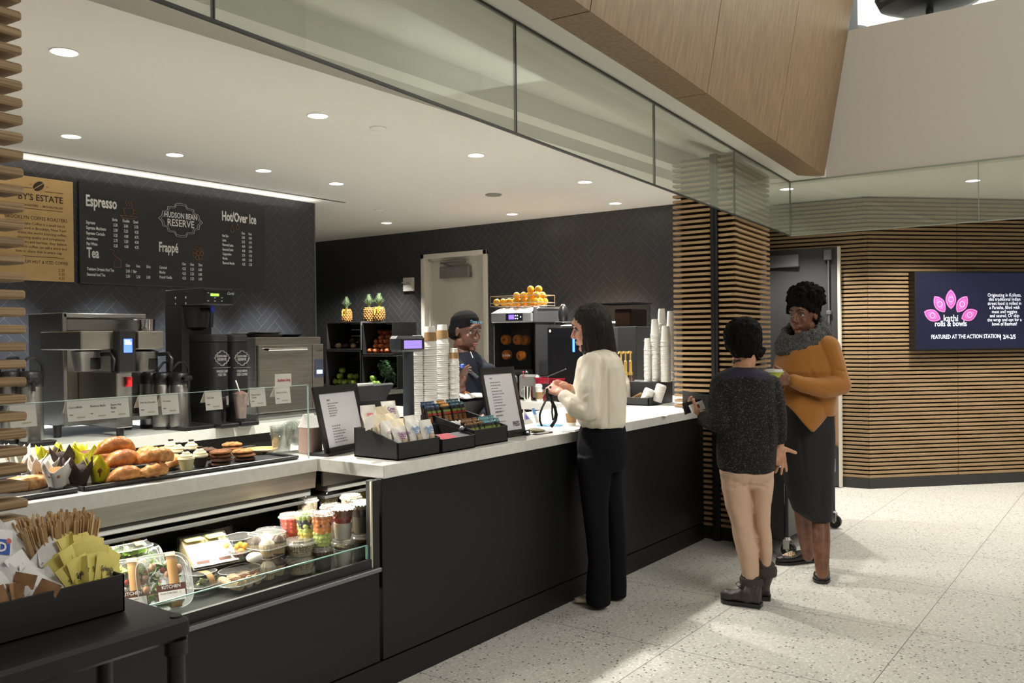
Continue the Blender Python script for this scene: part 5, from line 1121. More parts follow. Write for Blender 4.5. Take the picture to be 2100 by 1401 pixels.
# chip bags on a low black rack behind the bars
q = PZ(975, 858, ZC); m = MB(); m.box((-.13, -.05, 0), (.16, .07, .112), .003); solo('low_rack', m, blackm, 'low black rack under the white and orange bags', 'rack', None, (q.x+.03, q.y+.05, ZC+.001))
og = mat('print_orange', srgb(224, 132, 48), .5)
for i, (px, py_, lab, rz) in enumerate(((957, 815, 'white crisp bag with orange print, left on the low rack', .1), (990, 812, 'white crisp bag with orange print, right on the low rack', -.35))):
    P = Vector((q.x-.045+.13*i, q.y+.05, ZC+.115)); t = thing('crisp_bag', lab, 'crisp bag', tuple(P), rz, 'white and orange crisp bags')
    m = MB()
    for sg in (1, -1): m.sheet(lambda u, v: ((u-.5)*.15 if sg > 0 else (.5-u)*.15, (v-.5)*.12+.012*u, (.022*(math.sin(math.pi*u)*math.sin(math.pi*v))**.6*sg+.022+.03*v)), 10, 10)
    obj('bag', m, bagm, t, False, 180)
    m = MB(); m.sheet(lambda u, v: ((.25+.5*u-.5)*.15, ((.3+.4*v)-.5)*.12+.012*(.25+.5*u), .0235+.022*(math.sin(math.pi*(.25+.5*u))*math.sin(math.pi*(.3+.4*v)))**.6+.03*(.3+.4*v)+.002), 8, 8); obj('orange_print', m, og, t, False, 180)
# ---- things before the woman in white
q = PZ(1082, 893, ZC); t = thing('dark_clip', 'little black clip with pale dots on the counter edge by the menu stand', 'clip', (q.x, q.y, ZC))
m = MB(); m.box((-.016, -.012, .001), (.016, .012, .014), .005); obj('body', m, black, t, False)
m = MB(); m.tube([(-.02, 0, .012), (-.012, 0, .026), (.012, 0, .026), (.02, 0, .012)], .004, 8); obj('loop', m, black, t, False)
q = PZ(1118, 890, ZC); t = thing('phone', 'pale phone lying on the counter under a worn green wallet', 'phone', (q.x, q.y+.03, ZC), -.1)
m = MB(); m.box((-.068, -.035, .001), (.068, .035, .010), .004); obj('body', m, mat('phone_silver', (.5, .5, .55), .3, .6), t, False)
m = MB()
for k in range(3): m.box((.03+.012*k, -.0355, .003), (.038+.012*k, -.0345, .008))
obj('side_ports', m, black, t, False)
m = MB(); m.loft([((0, 0, z), (.060*s_, 0, 0), (0, .035*s_, 0)) for z, s_ in ((0, .9), (.006, 1), (.010, .98), (.013, .85))], 24, 3); solo('wallet', m, mat('olive_leather', srgb(112, 106, 72), .6, noise_=.3, nscale=20), 'worn olive wallet lying across the phone', 'wallet', None, (q.x-.01, q.y+.05, ZC+.0112), (.12, .06, .1))
q = PZ(1103, 868, ZC); t = thing('card_stand', 'small white card with a blue head standing by the menu stand', 'card', (q.x, q.y, ZC), .25); t.rotation_euler = (-.35, 0, .2)
m = MB(); m.box((-.022, -.001, .002), (.022, .001, .095), .0005); obj('card', m, white, t, False)
m = MB(); m.box((-.022, -.0018, .055), (.022, -.0009, .095)); obj('blue_head', m, mat('sky_blue', srgb(90, 150, 210), .5), t, False)
q = PZ(1083, 870, ZC); t = thing('folded_leaflet', 'white folded leaflet with a violet blue corner beside the menu stand', 'leaflet', (q.x, q.y, ZC), .1)
m = MB(); m.extr([(-.05, 0, .001), (.07, 0, .001), (.0, .03, .09)], (0, .003, 0)); obj('sheet', m, white, t, False)
m = MB(); m.extr([(-.03, -.0015, .03), (.02, -.0015, .03), (-.01, .012, .062)], (0, .001, 0)); obj('coloured_corner', m, mat('violet_blue', srgb(96, 100, 200), .5), t, False)
ringm = mat('pale_blue_plastic', srgb(120, 180, 225), .4)
for i, px in enumerate((1112, 1128, 1143)):
    q = PZ(px, 874, ZC); m = MB(); P = [(.028*math.cos(a*math.pi/10), .028*math.sin(a*math.pi/10), .005) for a in range(21)]; m.tube(P, .004, 8); solo('blue_ring', m, ringm, 'pale blue plastic ring lying %s of three behind the wallet' % ('left', 'in the middle', 'right')[i], 'ring', 'pale blue rings', (q.x, q.y, ZC))
q = PZ(1172, 873, ZC); hot_cup((q.x, q.y, ZC), 'lidded paper cup with kraft sleeve on the counter before the white blouse', .86)
q = PZ(1172, 885, ZC); m = MB(); m.box((-.05, -.04, .001), (.05, .045, .008), .003); m.box((-.04, -.035, .008), (.05, .04, .013), .003); solo('napkins', m, white, 'two white paper napkins by the counter edge before the white blouse', 'napkins', None, (q.x, q.y, ZC), .2)
q = PZ(1150, 867, ZC); m = MB(); m.box((-.09, -.05, .0006), (.07, .06, .0016)); rows(m.mt(1), (-.05, .02, .0006), (1, 0, 0), (0, 1, 0), .08, 2, .016, .006, 4); solo('receipt_sheet', m, [white, ink], 'white paper sheet with a dark printed line near the lidded cup', 'paper', None, (q.x, q.y, ZC), .15)
q = PZ(1345, 850, ZC); m = MB(); m.box((-.12, -.09, .0006), (.13, .10, .0016)); solo('paper_sheet', m, white, 'plain white paper sheet lying at the right end of the counter', 'paper', None, (q.x, q.y, ZC), .3)
# ---- condiment organiser at the end of the counter
c0, c1 = PZ(1330, 833, ZC), PZ(1283, 830, ZC); XO, YO = c0.x+.0, c0.y
t = thing('cup_organizer', 'black stepped organizer at the counter end holding cup towers and lids', 'organizer', (XO, YO, ZC)); zf = .06
zh = PZ(1, 1, 0) and (PX(1360, 784, XO+.15).z-ZC)
m = MB(); m.box((XO, YO, ZC+.001), (XO+.008, YO+.62, ZC+zf), .001); m.box((XO, YO, ZC+.001), (XO+.16, YO+.008, ZC+zf), .001); m.box((XO, YO, ZC+.001), (XO+.16, YO+.47, ZC+.007)); obj('front_tray', m, bxm, t)
m = MB(); m.box((XO+.155, YO+.005, ZC+.001), (XO+.42, YO+.50, ZC+zh), .002); obj('cup_block', m, bxm, t)
zt = ZC+zh+.0005
for px, X_, rp, yt, nm_ in ((1328, .20, 7.2, 708, 'slim small-cup tower of the end group'), (1344, .24, 9.5, 678, 'tall left tower of the end group'), (1366, .20, 10.5, 692, 'wide front tower of the end group'), (1358, .34, 9, 655, 'tall back tower of the end group'), (1377, .33, 10, 660, 'back tower beside the slatted column')):
    q = PX(px, 760, XO+X_); tt = (q-CAM).dot(FW); r = rp*tt/FOC; zz = PX(px, yt, XO+X_).z; st = .0105; tower(XO+X_, q.y, zt, r, .12 if rp > 8 else .09, st, max(4, int((zz-zt)/st)-2), 'upturned white paper cup in the '+nm_, 'cups of the '+nm_)
m = MB(); m.lathe([(.038, 0), (.040, .003), (.040, .008), (.035, .010), (.033, .016), (0, .017)], (0, 0, 0), 20, False); lm = m.mesh('cup_cover', lidw, None, 40)
for j, (px, py_, n, lean, lab) in enumerate(((1322, 815, 9, .38, 'white cup lid in the front leaning sleeve of lids'), (1345, 808, 12, .30, 'white cup lid in the taller leaning sleeve of lids'))):
    q = PX(px, 822, XO+.05+.05*j); ax = Vector((.12, -math.sin(lean), math.cos(lean))).normalized()
    for k in range(n):
        o = bpy.data.objects.new('cup_cover', lm); COL.objects.link(o); o.location = Vector((XO+.055+.055*j, q.y, ZC+.03))+ax*(.0105*k); o.rotation_euler = ax.to_track_quat('Z', 'Y').to_euler(); tag(o, lab, 'cup lid', 'lids of the %s sleeve' % ('front', 'taller')[j])
for k in range(6):
    q = PX(1306, 800, XO+.06); m = MB(); m.box((-.03, -.055, 0), (.03, .055, .004), .001); solo('kraft_sleeve', m, kraft, 'flat kraft cup sleeve in the leaning pile left of the lids', 'cup sleeve', 'kraft sleeves in the organizer', (XO+.07, q.y+.01, ZC+.02+.0085*k), (-.35-.03*k, .15, .1*math.sin(k*3)))
gold = mat('gold_pump', srgb(214, 178, 92), .35, .3); syr = clear('syrup_clear', (.9, .88, .8), .4, .05, .05)
for k, (px, nm_, lc) in enumerate(((1277, 'left', (.05, .07, .35)), (1286, 'middle', (.75, .74, .7)), (1296, 'right', (.45, .05, .04)))):
    q = PX(px, 800, XO+.12+.05*k); t = thing('syrup_bottle', 'syrup bottle with a gold pump, %s of three' % nm_, 'syrup bottle', (XO+.10+.05*k, q.y, ZC+.008), 0, 'syrup bottles with gold pumps'); h = .22
    m = MB(); m.lathe([(.034, 0), (.037, .004), (.037, .14), (.030, .17), (.014, .20), (.014, h)], (0, 0, 0), 22); obj('bottle', m, mat('syrup_body', (.70, .66, .55), .2) if k < 2 else mat('syrup_dark', (.12, .05, .05), .15), t, False)
    m = MB(); m.lathe([(.0375, .035), (.0378, .035), (.0378, .12), (.0375, .12)], (0, 0, 0), 22, False); obj('label', m, mat('syrup_label_%d' % k, lc, .5), t, False)
    m = MB(); m.lathe([(.017, h-.01), (.017, h+.01), (.012, h+.02), (.012, h+.10), (.006, h+.105), (.006, h+.16), (.014, h+.165), (.014, h+.175)], (0, 0, 0), 16); m.tube([(0, 0, h+.17), (-.03, .0, h+.172), (-.045, 0, h+.16)], .006, 8); obj('pump', m, gold, t, False)
q = PX(1318, 690, XO+.40); t = thing('pump_bottle', 'dark bottle with a steel pump behind the slim cup tower', 'pump bottle', (XO+.48, PX(1327, 700, XO+.48).y, ZC+.001))
m = MB(); m.lathe([(.035, 0), (.035, .30), (.015, .33), (.015, .36)], (0, 0, 0), 20); obj('bottle', m, black, t, False)
zz = PX(1327, 697, XO+.48).z-ZC; m = MB(); m.cyl((0, 0, .36), (0, 0, zz), .006, n=8); m.tube([(0, 0, zz), (-.03, 0, zz+.005), (-.05, 0, zz-.01)], .008, 8); obj('pump', m, chrome, t, False)
# ================================================================ PASTRIES ON THE TRAY
tray_m = mat('black_tray', (.014, .014, .015), .4)
TY0, TY1 = 3.045, 3.375
def ptray(x0, x1, label):
    t = thing('serving_tray', label, 'tray', ((x0+x1)/2, (TY0+TY1)/2, ZC), 0, 'black pastry trays')
    m = MB(); m.box((x0, TY0, ZC+.001), (x1, TY1, ZC+.007), .001); obj('base', m, tray_m, t)
    m = MB()
    P = [(x0, TY0), (x1, TY0), (x1, TY1), (x0, TY1), (x0, TY0)]
    for k in range(4): m.cyl((*P[k], ZC+.011), (*P[k+1], ZC+.011), .008, n=8)
    obj('rim', m, tray_m, t)
ptray(.62, 1.575, 'long black tray of muffins at the left of the pastry section'); ptray(1.60, 2.555, 'long black tray of croissants, cupcakes and cookies')
m = MB(); m.box((.6, 3.39, ZC+.0005), (2.60, 3.42, ZC+.035), .003); solo('back_ledge', m, tray_m, 'low black ledge along the back of the pastry trays', 'ledge')
ZT_ = ZC+.0085
rg = random.Random(11)
crust = mat('croissant_crust', srgb(232, 172, 98), .38, noise_=.5, nscale=30, col2=srgb(176, 104, 46), bump=.6, bscale=60)
crust2 = mat('chocolate_roll_crust', srgb(224, 156, 82), .35, noise_=.5, nscale=22, col2=srgb(166, 92, 38), bump=.5, bscale=50)
def croissant(loc, rot, L=.15, r=.036, bend=.045, label='', m_=crust, ridges=5, group=None):
    m = MB(); rings = []; n = 36
    for k in range(n+1):
        u = k/n*2-1; x = u*L/2; y = bend*u*u; env = max(.06, (1-abs(u)**2.6))**.75; st = 1-.22*abs(math.sin((u*ridges)*math.pi*.5+.3))**.6 if ridges else 1-.05*math.sin(u*9+L*200)**2
        rr = r*env*st; a = 2*bend*u/(L/2); d = Vector((1, a, 0)).normalized(); nn = Vector((-d.y, d.x, 0))
        rings.append(((x, y, r*.92*env+.002), nn*rr, Vector((0, 0, rr*.88))))
    m.loft(rings, 16); return solo('croissant' if ridges else 'chocolate_croissant', m, m_, label, 'croissant' if ridges else 'pastry', group, loc, rot, 120)
def tp(px, py_, z=ZT_): return PZ(px, py_, z)
# lower layer sits on the tray, upper ones on those below
for px, py_, dz, rz, L, r, bend, m_, rd_, lab in (
    (268, 990, 0, .06, .155, .033, .012, crust2, 0, 'golden chocolate croissant at the front bottom of the heap'),
    (330, 983, 0, .15, .15, .034, .05, crust, 5, 'curved croissant at the front bottom right of the heap'),
    (216, 955, 0, .3, .14, .034, .02, crust2, 0, 'chocolate croissant at the back left behind the yellow muffins'),
    (310, 946, 0, .2, .14, .036, .04, crust, 5, 'croissant at the back of the heap'),
    (368, 962, 0, .9, .13, .034, .04, crust, 5, 'small croissant at the right end of the heap'),
    (262, 985, .046, .1, .165, .037, .012, crust2, 0, 'glossy chocolate croissant in the middle of the heap'),
    (332, 980, .046, -.15, .155, .040, .045, crust, 6, 'large croissant lying on top at the right of the heap'),
    (248, 982, .093, -.04, .160, .036, .010, crust2, 0, 'dark golden chocolate croissant on the very top of the heap')):
    q = tp(px, py_); croissant((q.x, q.y+.03, ZT_+dz), (0, 0, rz), L, r, bend, lab, m_, rd_)
q = tp(63, 1005); almond = mat('almond_glaze', srgb(226, 178, 116), .4, noise_=.6, nscale=50, col2=srgb(170, 104, 52))
t = thing('almond_pastry', 'flat almond topped pastry at the front left beside the slatted column', 'pastry', (q.x, q.y+.04, ZT_), .1)
m = MB(); m.loft([((0, 0, z), (.075*s_, 0, 0), (0, .045*s_, 0)) for z, s_ in ((0, .92), (.01, 1), (.03, .97), (.042, .8), (.046, .5))], 28, 2.6); obj('dough', m, almond, t, False)
m = MB()
for k in range(34): a, r_ = rg.uniform(0, 6.28), rg.random()**.5; m.ell((.058*r_*math.cos(a), .034*r_*math.sin(a), .0465-.010*r_*r_), (.009, .006, .0012), 8, 4, (rg.uniform(-.4, .4), rg.uniform(-.4, .4), rg.uniform(0, 3)))
obj('almond_flakes', m, mat('almond_flake', srgb(240, 226, 200), .6), t, False)
# muffins in tulip papers
mcol = {'white': mat('tulip_white', (.80, .77, .72), .6), 'brown': mat('tulip_brown', srgb(62, 42, 36), .6), 'yellow': mat('tulip_yellow', srgb(214, 206, 22), .55)}
cake = mat('muffin_crumb', srgb(120, 74, 40), .8, noise_=.5, nscale=40); caked = mat('muffin_dark', srgb(52, 32, 24), .8, noise_=.4, nscale=40); cakey = mat('muffin_gold', srgb(176, 116, 56), .8, noise_=.4, nscale=40)
def muffin(loc, rz, col, label, group):
    t = thing('muffin', label, 'muffin', loc, rz, group); m = MB(); r = .036
    def fn(u, v):
        a = u*2*math.pi; k = 4; pk = abs(((u*k) % 1)-.5)*2                     # four corner points
        h = .060+.042*pk**1.6+.006*math.sin(u*31); rr = .027+.018*(v**1.2)+.010*v*v*pk+.0025*math.sin(u*44)*v
        return (rr*math.cos(a), rr*math.sin(a), h*v)
    m.sheet(fn, 48, 8, .0012); obj('tulip_paper', m, mcol[col], t, False, 180)
    m = MB(); m.ell((0, 0, .050), (.038, .038, .026), 20, 12, fn=lambda p: 1+.06*math.sin(p.x*9)*math.cos(p.y*8)); m.lathe([(.026, .004), (.036, .05)], (0, 0, 0), 20); obj('cake', m, {'white': cakey, 'brown': caked, 'yellow': cake}[col], t, False, 80); return t
for i, (px, py_, col, lab) in enumerate(((126, 1003, 'white', 'muffin in white paper at the front, beside the brown one'), (98, 994, 'white', 'second muffin in white paper, left of the front white one'), (70, 985, 'white', 'muffin in white paper partly behind the almond pastry'), (42, 962, 'white', 'muffin in white paper half hidden by the slatted column'), (170, 997, 'brown', 'large muffin in dark brown paper at the front'), (213, 990, 'yellow', 'muffin in bright yellow paper next to the croissants'), (136, 965, 'brown', 'dark brown muffin peeking between white and yellow papers'), (108, 962, 'yellow', 'yellow paper muffin behind the white ones'), (160, 960, 'yellow', 'yellow paper muffin behind the front brown one'), (187, 962, 'yellow', 'yellow paper muffin behind the front yellow one'))):
    q = tp(px, py_); muffin((q.x, q.y+.03, ZT_), .5*i+.2, col, lab, 'muffins in tulip papers')
# cupcakes
icing = mat('butter_icing', srgb(236, 226, 190), .5); wrapc = {0: mat('cup_vanilla', srgb(236, 226, 170), .6), 1: mat('cup_dark', srgb(44, 36, 30), .6)}; choc = mat('choc_chip', srgb(60, 38, 28), .5)
def cupcake(loc, k, label):
    t = thing('cupcake', label, 'cupcake', loc, 0, 'iced cupcakes'); m = MB()
    m.lathe([(.021, 0), (.031, .040)], (0, 0, 0), 30); obj('paper_cup', m, wrapc[k], t, False)
    m = MB(); m.lathe([(.031, .040), (.034, .045), (.031, .052), (.025, .053), (.027, .058), (.022, .064), (.015, .065), (.016, .069), (.010, .075), (0, .078)], (0, 0, 0), 24); obj('icing', m, icing, t, False)
    m = MB(); m.box((-.011, -.006, .076), (.011, .006, .084), .002); obj('chocolate_chip', m, choc, t, False)
for px, py_, k, lab in ((388, 965, 0, 'vanilla cupcake in a pale paper at the front'), (416, 958, 1, 'cupcake in a dark paper at the front, before the cookies'), (371, 948, 1, 'pale iced cupcake at the left of the back row'), (398, 941, 1, 'cupcake with a chocolate piece in the middle of the back row'), (356, 940, 0, 'cupcake just behind the croissant heap')):
    q = tp(px, py_); cupcake((q.x, q.y+.02, ZT_), k, lab)
# cookies and pie
ck_d = mat('cookie_dark', srgb(92, 56, 36), .8, noise_=.5, nscale=45); ck_m = mat('cookie_brown', srgb(142, 88, 48), .8, noise_=.5, nscale=45); ck_l = mat('cookie_gold', srgb(186, 126, 66), .8, noise_=.5, nscale=45)
def cookie(loc, m_, label, group, r=.046):
    m = MB(); k0 = loc[0]*50+loc[2]*400
    m.lathe([(r*.86, 0), (r, .004), (r*.98, .009), (r*.7, .014), (r*.3, .0155), (0, .016)], (0, 0, 0), 26)
    for k in range(9): a = k*2.4+k0; rr = r*(.2+.065*k); m.ell((rr*math.cos(a), rr*math.sin(a), .014-.004*(rr/r)**2), (.008, .007, .004), 8, 5)
    solo('cookie', m, m_, label, 'cookie', group, loc, k0 % 6, 60)
for (px, py_, cols, nm_) in ((463, 955, (ck_d, ck_d, ck_m, ck_m), 'left cookie stack'), (510, 945, (ck_d, ck_m, ck_l), 'right cookie stack'), (434, 942, (ck_d, ck_d, ck_d), 'dark cookie stack behind the cupcakes'), (486, 930, (ck_m, ck_m, ck_l), 'cookie stack at the back')):
    q = tp(px, py_)
    for k, c_ in enumerate(cols): cookie((q.x+.006*math.sin(k*2+px), q.y+.03+.005*math.cos(k*3), ZT_+.0165*k), c_, 'round cookie in the '+nm_, 'cookies of the '+nm_)
q = tp(553, 930); t = thing('open_tart', 'round golden tart in a pale tin, last on the tray', 'tart', (q.x, q.y+.06, ZT_))
m = MB(); m.lathe([(.052, 0), (.070, .016), (.074, .018), (.071, .020), (.066, .014)], (0, 0, 0), 36, True); obj('tin', m, mat('tart_tin', srgb(226, 214, 190), .4), t, False)
m = MB(); m.lathe([(.069, .012), (.066, .020), (.058, .019), (.03, .021), (0, .022)], (0, 0, 0), 36, True); obj('filling', m, mat('tart_top', srgb(222, 176, 100), .6, noise_=.4, nscale=40), t, False)
# ---- glass screen with hanging price tents
YG = 3.018; zg = 1.262
t = thing('glass_screen', 'low glass screen standing before the pastry trays, price cards hung on its edge', 'glass screen', (1.6, YG, ZC))
m = MB(); m.box((.6, YG-.003, ZC+.001), (2.595, YG+.003, zg)); obj('pane', m, clear('screen_glass', (.965, .975, .97), .35, .01, .006), t)
m = MB(); m.box((.6, YG-.0032, zg), (2.595, YG+.0032, zg+.002)); m.box((2.5935, YG-.0034, ZC+.001), (2.5965, YG+.0034, zg)); obj('polished_edge', m, mat('glass_edge_light', srgb(176, 200, 192), .25), t)
card = mat('tent_card', srgb(216, 214, 208), .6); cardb = mat('tent_band', srgb(176, 180, 146), .6)
def tent(x0, x1, top, bot, texts, label, y_off=0, extra=None):
    """folded card astride the glass edge"""
    a, b = PY(x0, top, YG-.006), PY(x1, bot, YG-.006); X0, X1 = a.x, b.x; z1 = zg+.0035; h = a.z-PY(x0, bot, YG-.006).z; h = max(.07, min(.11, h))
    t = thing('price_tent', label, 'price card', ((X0+X1)/2, YG, z1), 0, 'folded price cards on the glass')
    m = MB(); m.extr([(X0, YG, z1), (X0, YG-.010, z1-h), (X0, YG-.0088, z1-h), (X0, YG, z1-.003), (X0, YG+.028, z1-h*.62), (X0, YG+.029, z1-h*.60)], (X1-X0, 0, 0)); obj('card', m, card, t)
    n = len(texts); m = MB(); m2 = MB(); up = Vector((0, .010, h)).normalized(); w = (X1-X0)/n
    for k, ls in enumerate(texts):
        o = Vector((X0+w*(k+.08), YG-.0105, z1-h))
        for i, s in enumerate(ls): text(m, s, o+up*(h*(.60-.15*i)), (1, 0, 0), up, .0105, .80, .005)
        rows(m, o+up*(h*.28), (1, 0, 0), up, w*.18, 1, .01, .003, k); m2.add([o+Vector((w*.35, -.0006, 0))+up*(h*.14), o+Vector((w*.72, -.0006, 0))+up*(h*.14), o+Vector((w*.72, -.0006, 0))+up*(h*.20), o+Vector((w*.35, -.0006, 0))+up*(h*.20)], [(0, 1, 2, 3)])
    obj('lettering', m, mat('tent_print', (.10, .10, .10), .6), t); obj('green_mark', m2, cardb, t); return X0, X1, z1, t
tent(20, 75, 815, 865, (('Blueberry',), ), 'price card half hidden by the left slatted column')
tent(138, 265, 812, 857, (('Carrot Muffin',), ('Blueberry Muffin',), ('Banana Nut', 'Muffin')), 'wide triple price card for the three muffins')
tent(285, 324, 805, 848, (('Pain Au Chocolat',),), 'price card reading pain au chocolat')
tent(331, 367, 801, 844, (('Croissant',),), 'price card reading croissant')
tent(421, 456, 796, 836, (('Cup Cake',),), 'price card reading cup cake')
tent(513, 545, 789, 828, (('Peanut Butter', 'Cookie'),), 'price card reading peanut butter cookie')
X0, X1, z1, t_ = tent(564, 596, 786, 822, (('Galette Lorraine',),), 'price card with a red headed card behind it, nearest the menu stand')
m = MB(); m.box((X0-.004, YG-.0125, z1-.004), (X1+.0, YG-.0105, z1+.052)); text(m.mt(1), 'Southern Living', ((X0+X1)/2, YG-.013, z1+.020), (1, 0, 0), (0, 0, 1), .0175, .62, .02, 'C'); solo('red_headed_card', m, [card, mat('magazine_red', srgb(190, 30, 50), .5)], 'white card with red heading standing behind the last price card', 'card')
# ================================================================ PACKED FOOD IN THE COLD CASE
ZD, ZU = .499, .586                        # lower and upper deck
cp = clear('pack_plastic', (.93, .94, .93), .6, .07, .06, .05)
cprim = clear('pack_rim', (.9, .92, .9), .6, .1, .2, .45)
let = mat('lettuce', srgb(168, 200, 78), .5, noise_=.5, nscale=35, col2=srgb(104, 148, 50)); letd = mat('dark_leaf', srgb(92, 134, 66), .5, noise_=.4, nscale=30); lettp = mat('pale_leaf', srgb(206, 216, 150), .5, noise_=.3, nscale=30); tom = mat('tomato', srgb(190, 44, 34), .35); chick = mat('cooked_chicken', srgb(214, 164, 132), .6, noise_=.25, nscale=40); feta = mat('cheese_white', srgb(236, 230, 212), .6); brownb = mat('kitchen_brown', srgb(92, 54, 38), .6); kraft2 = mat('kraft_band', srgb(190, 146, 92), .75)
rg = random.Random(21)
def leaf(m, c, r, rot, curl=.3):
    M0 = m.t.copy(); m.t = Matrix.Translation(c) @ Euler(rot).to_matrix().to_4x4()
    k = rg.uniform(0, 9); m.sheet(lambda u, v: ((u-.5)*2*r*(1-.4*(v-.4)**2*4*.3), (v-.5)*2*r, curl*r*((u-.5)**2*4+(v-.5)**2*2)+.12*r*math.sin(u*14+k)*math.cos(v*12+k)), 7, 7, .0008); m.t = M0
def greens(nm, par, m_, n, half, z0, z1, r=.022, seed=0):
    m = MB()
    for _ in range(n): leaf(m, (rg.uniform(-1, 1)*half[0], rg.uniform(-1, 1)*half[1], rg.uniform(z0, z1)), r*rg.uniform(.7, 1.2), (rg.uniform(-.9, .9), rg.uniform(-.9, .9), rg.uniform(0, 6)))
    return obj(nm, m, m_, par, False, 180)
def bits(nm, par, m_, n, half, z0, z1, r=.010):
    m = MB()
    for _ in range(n): m.ell((rg.uniform(-1, 1)*half[0], rg.uniform(-1, 1)*half[1], rg.uniform(z0, z1)), (r*rg.uniform(.8, 1.3), r, r*rg.uniform(.7, 1)), 10, 7, (rg.uniform(0, 3),)*3)
    return obj(nm, m, m_, par, False, 80)
def clam(t, w, d, hb, hl, e=4, top=.82):
    """tray and domed lid of clear plastic"""
    m = MB(); m.loft([((0, 0, z), (w/2*s_, 0, 0), (0, d/2*s_, 0)) for z, s_ in ((0, .80), (.003, .82), (hb-.004, .95), (hb-.003, 1.0), (hb, 1.0))], 36, e); obj('tray', m, cp, t, False)
    m = MB(); q_ = [(w/2*1.02*math.copysign(abs(math.cos(a))**(2/e), math.cos(a)), d/2*1.02*math.copysign(abs(math.sin(a))**(2/e), math.sin(a)), hb) for a in [k*math.pi/18 for k in range(37)]]; m.tube(q_, .0022, 6); m.tube([(x*top, y*top, hb+hl) for x, y, z in q_], .0012, 5); obj('rim', m, cprim, t, False)
    m = MB(); m.loft([((0, 0, z), (w/2*s_, 0, 0), (0, d/2*s_, 0)) for z, s_ in ((hb+.001, 1.01), (hb+.004, 1.01), (hb+.005, .95), (hb+hl*.75, .95*top+.08), (hb+hl, top), (hb+hl+.001, top*.93))], 36, e); return obj('lid', m, cp, t, False)
def ribs(t, w, d, z0, z1, par, s0=.95, s1=.88):
    m = MB()
    for sx in (-1, 1):
        for k in range(9): y = (k-4)/4*d*.34; m.tube([(sx*w/2*s0, y, z0), (sx*w/2*s1, y, z1)], .0015, 5)
    for sy in (-1, 1):
        for k in range(9): x = (k-4)/4*w*.34; m.tube([(x, sy*d/2*s0, z0), (x, sy*d/2*s1, z1)], .0015, 5)
    obj('ribs', m, cp, par, False)
def salad(loc, rot, label, extra, band=True, card_=True, w=.205, d=.205, group='salad boxes in the cold case'):
    t = thing('salad_box', label, 'salad box', loc, 0, group); t.rotation_euler = rot
    l = clam(t, w, d, .045, .022, 4)
    greens('lettuce', t, let, 40, (w*.33, d*.33), .016, .046); greens('dark_leaves', t, letd, 12, (w*.30, d*.30), .02, .048, .018); greens('pale_leaves', t, lettp, 9, (w*.3, d*.3), .03, .054, .016)
    for nm, m_, n, r, cx in extra: bits(nm, t, m_, n, (w*.33, d*.33), .040, .056, r)
    if band:
        m = MB(); m.sheet(lambda u, v: (w*.10+.035*u, -d*.50+d*v, .0695-.012*abs(2*v-1)**6), 2, 12, .0008); b = obj('paper_band', m, kraft2, t, False, 180)
    if card_:
        m = MB(); m.box((-w*.12, -d*.36, .0700), (w*.36, -d*.10, .0708)); text(m.mt(1), 'KITCHEN', (w*.12, -d*.175, .0708), (1, 0, 0), (0, 1, 0), .017, .9, .01, 'C'); c = obj('brown_label', m, [brownb, inkw], t, False)
        m = MB(); m.box((-w*.10, -d*.40, .0709), (w*.34, -d*.22, .0716)); text(m.mt(1), 'House Cobb Salad', (-w*.07, -d*.27, .0717), (1, 0, 0), (0, 1, 0), .0095, .8, .004); obj('white_label', m, [white, ink], c, False)
    return t
tomato_x = ('tomato_pieces', tom, 9, .011, 0); chick_x = ('chicken_pieces', chick, 6, .017, 0); feta_x = ('cheese_pieces', feta, 8, .010, 0)
def cz(px, py_, z): return PZ(px, py_, z)
ST = 1.0                                   # how far the standing boxes lean back
q = cz(372, 1262, ZD); salad((q.x-.01, q.y+.12, ZD+.085), (ST, 0, -.35), 'upright salad box with the kitchen label at the front, showing chicken and tomato', (tomato_x, chick_x, feta_x))
q = cz(292, 1275, ZD); salad((q.x-.01, q.y+.12, ZD+.080), (ST, 0, -.35), 'upright salad box left of the chicken salad, half behind the condiment box', (tomato_x, feta_x))
q = cz(345, 1245, ZD); salad((q.x-.01, q.y+.21, ZD+.088), (ST, 0, -.35), 'upright green salad box just behind the chicken salad', (feta_x,), False, False)
q = cz(305, 1240, ZD); salad((q.x-.0, q.y+.29, ZD+.092), (ST, 0, -.35), 'upright green salad box third behind the chicken salad', (feta_x,), False, False)
q = cz(280, 1190, ZU); salad((q.x-.02, q.y+.08, ZU+.001), (0, 0, .1), 'lower salad box of the flat stack at the back left', (tomato_x,), True, False, .21, .17)
salad((q.x-.02, q.y+.08, ZU+.070), (0, 0, -.05), 'upper salad box of the flat stack at the back left, full of bright lettuce', (feta_x,), True, False, .21, .17)
def clambox(name, loc, rz, w, d, hb, hl, label, cat, fill, group=None, rb=True, e=4):
    t = thing(name, label, cat, loc, rz, group); l = clam(t, w, d, hb, hl, e)
    if rb: ribs(t, w, d, hb+.006, hb+hl*.75, l)
    fill(t, w, d, hb); return t
def f_green(t, w, d, hb): greens('lettuce', t, lettp, 14, (w*.33, d*.33), .01, hb+.015, .016); m = MB(); m.sheet(lambda u, v: (-w*.05+.03*u, -d*.5+d*v, hb+.045-.05*abs(2*v-1)**4), 2, 10, .0008); obj('paper_band', m, kraft2, t, False, 180)
q = cz(432, 1222, ZD); clambox('salad_cup_box', (q.x, q.y+.07, ZD+.001), .2, .13, .13, .035, .045, 'small clear box with a kraft band right of the chicken salad', 'salad box', f_green)
pastm = mat('wrap_dough', srgb(226, 192, 150), .6, noise_=.3, nscale=25); pastd = mat('chocolate_streak', srgb(110, 70, 48), .5)
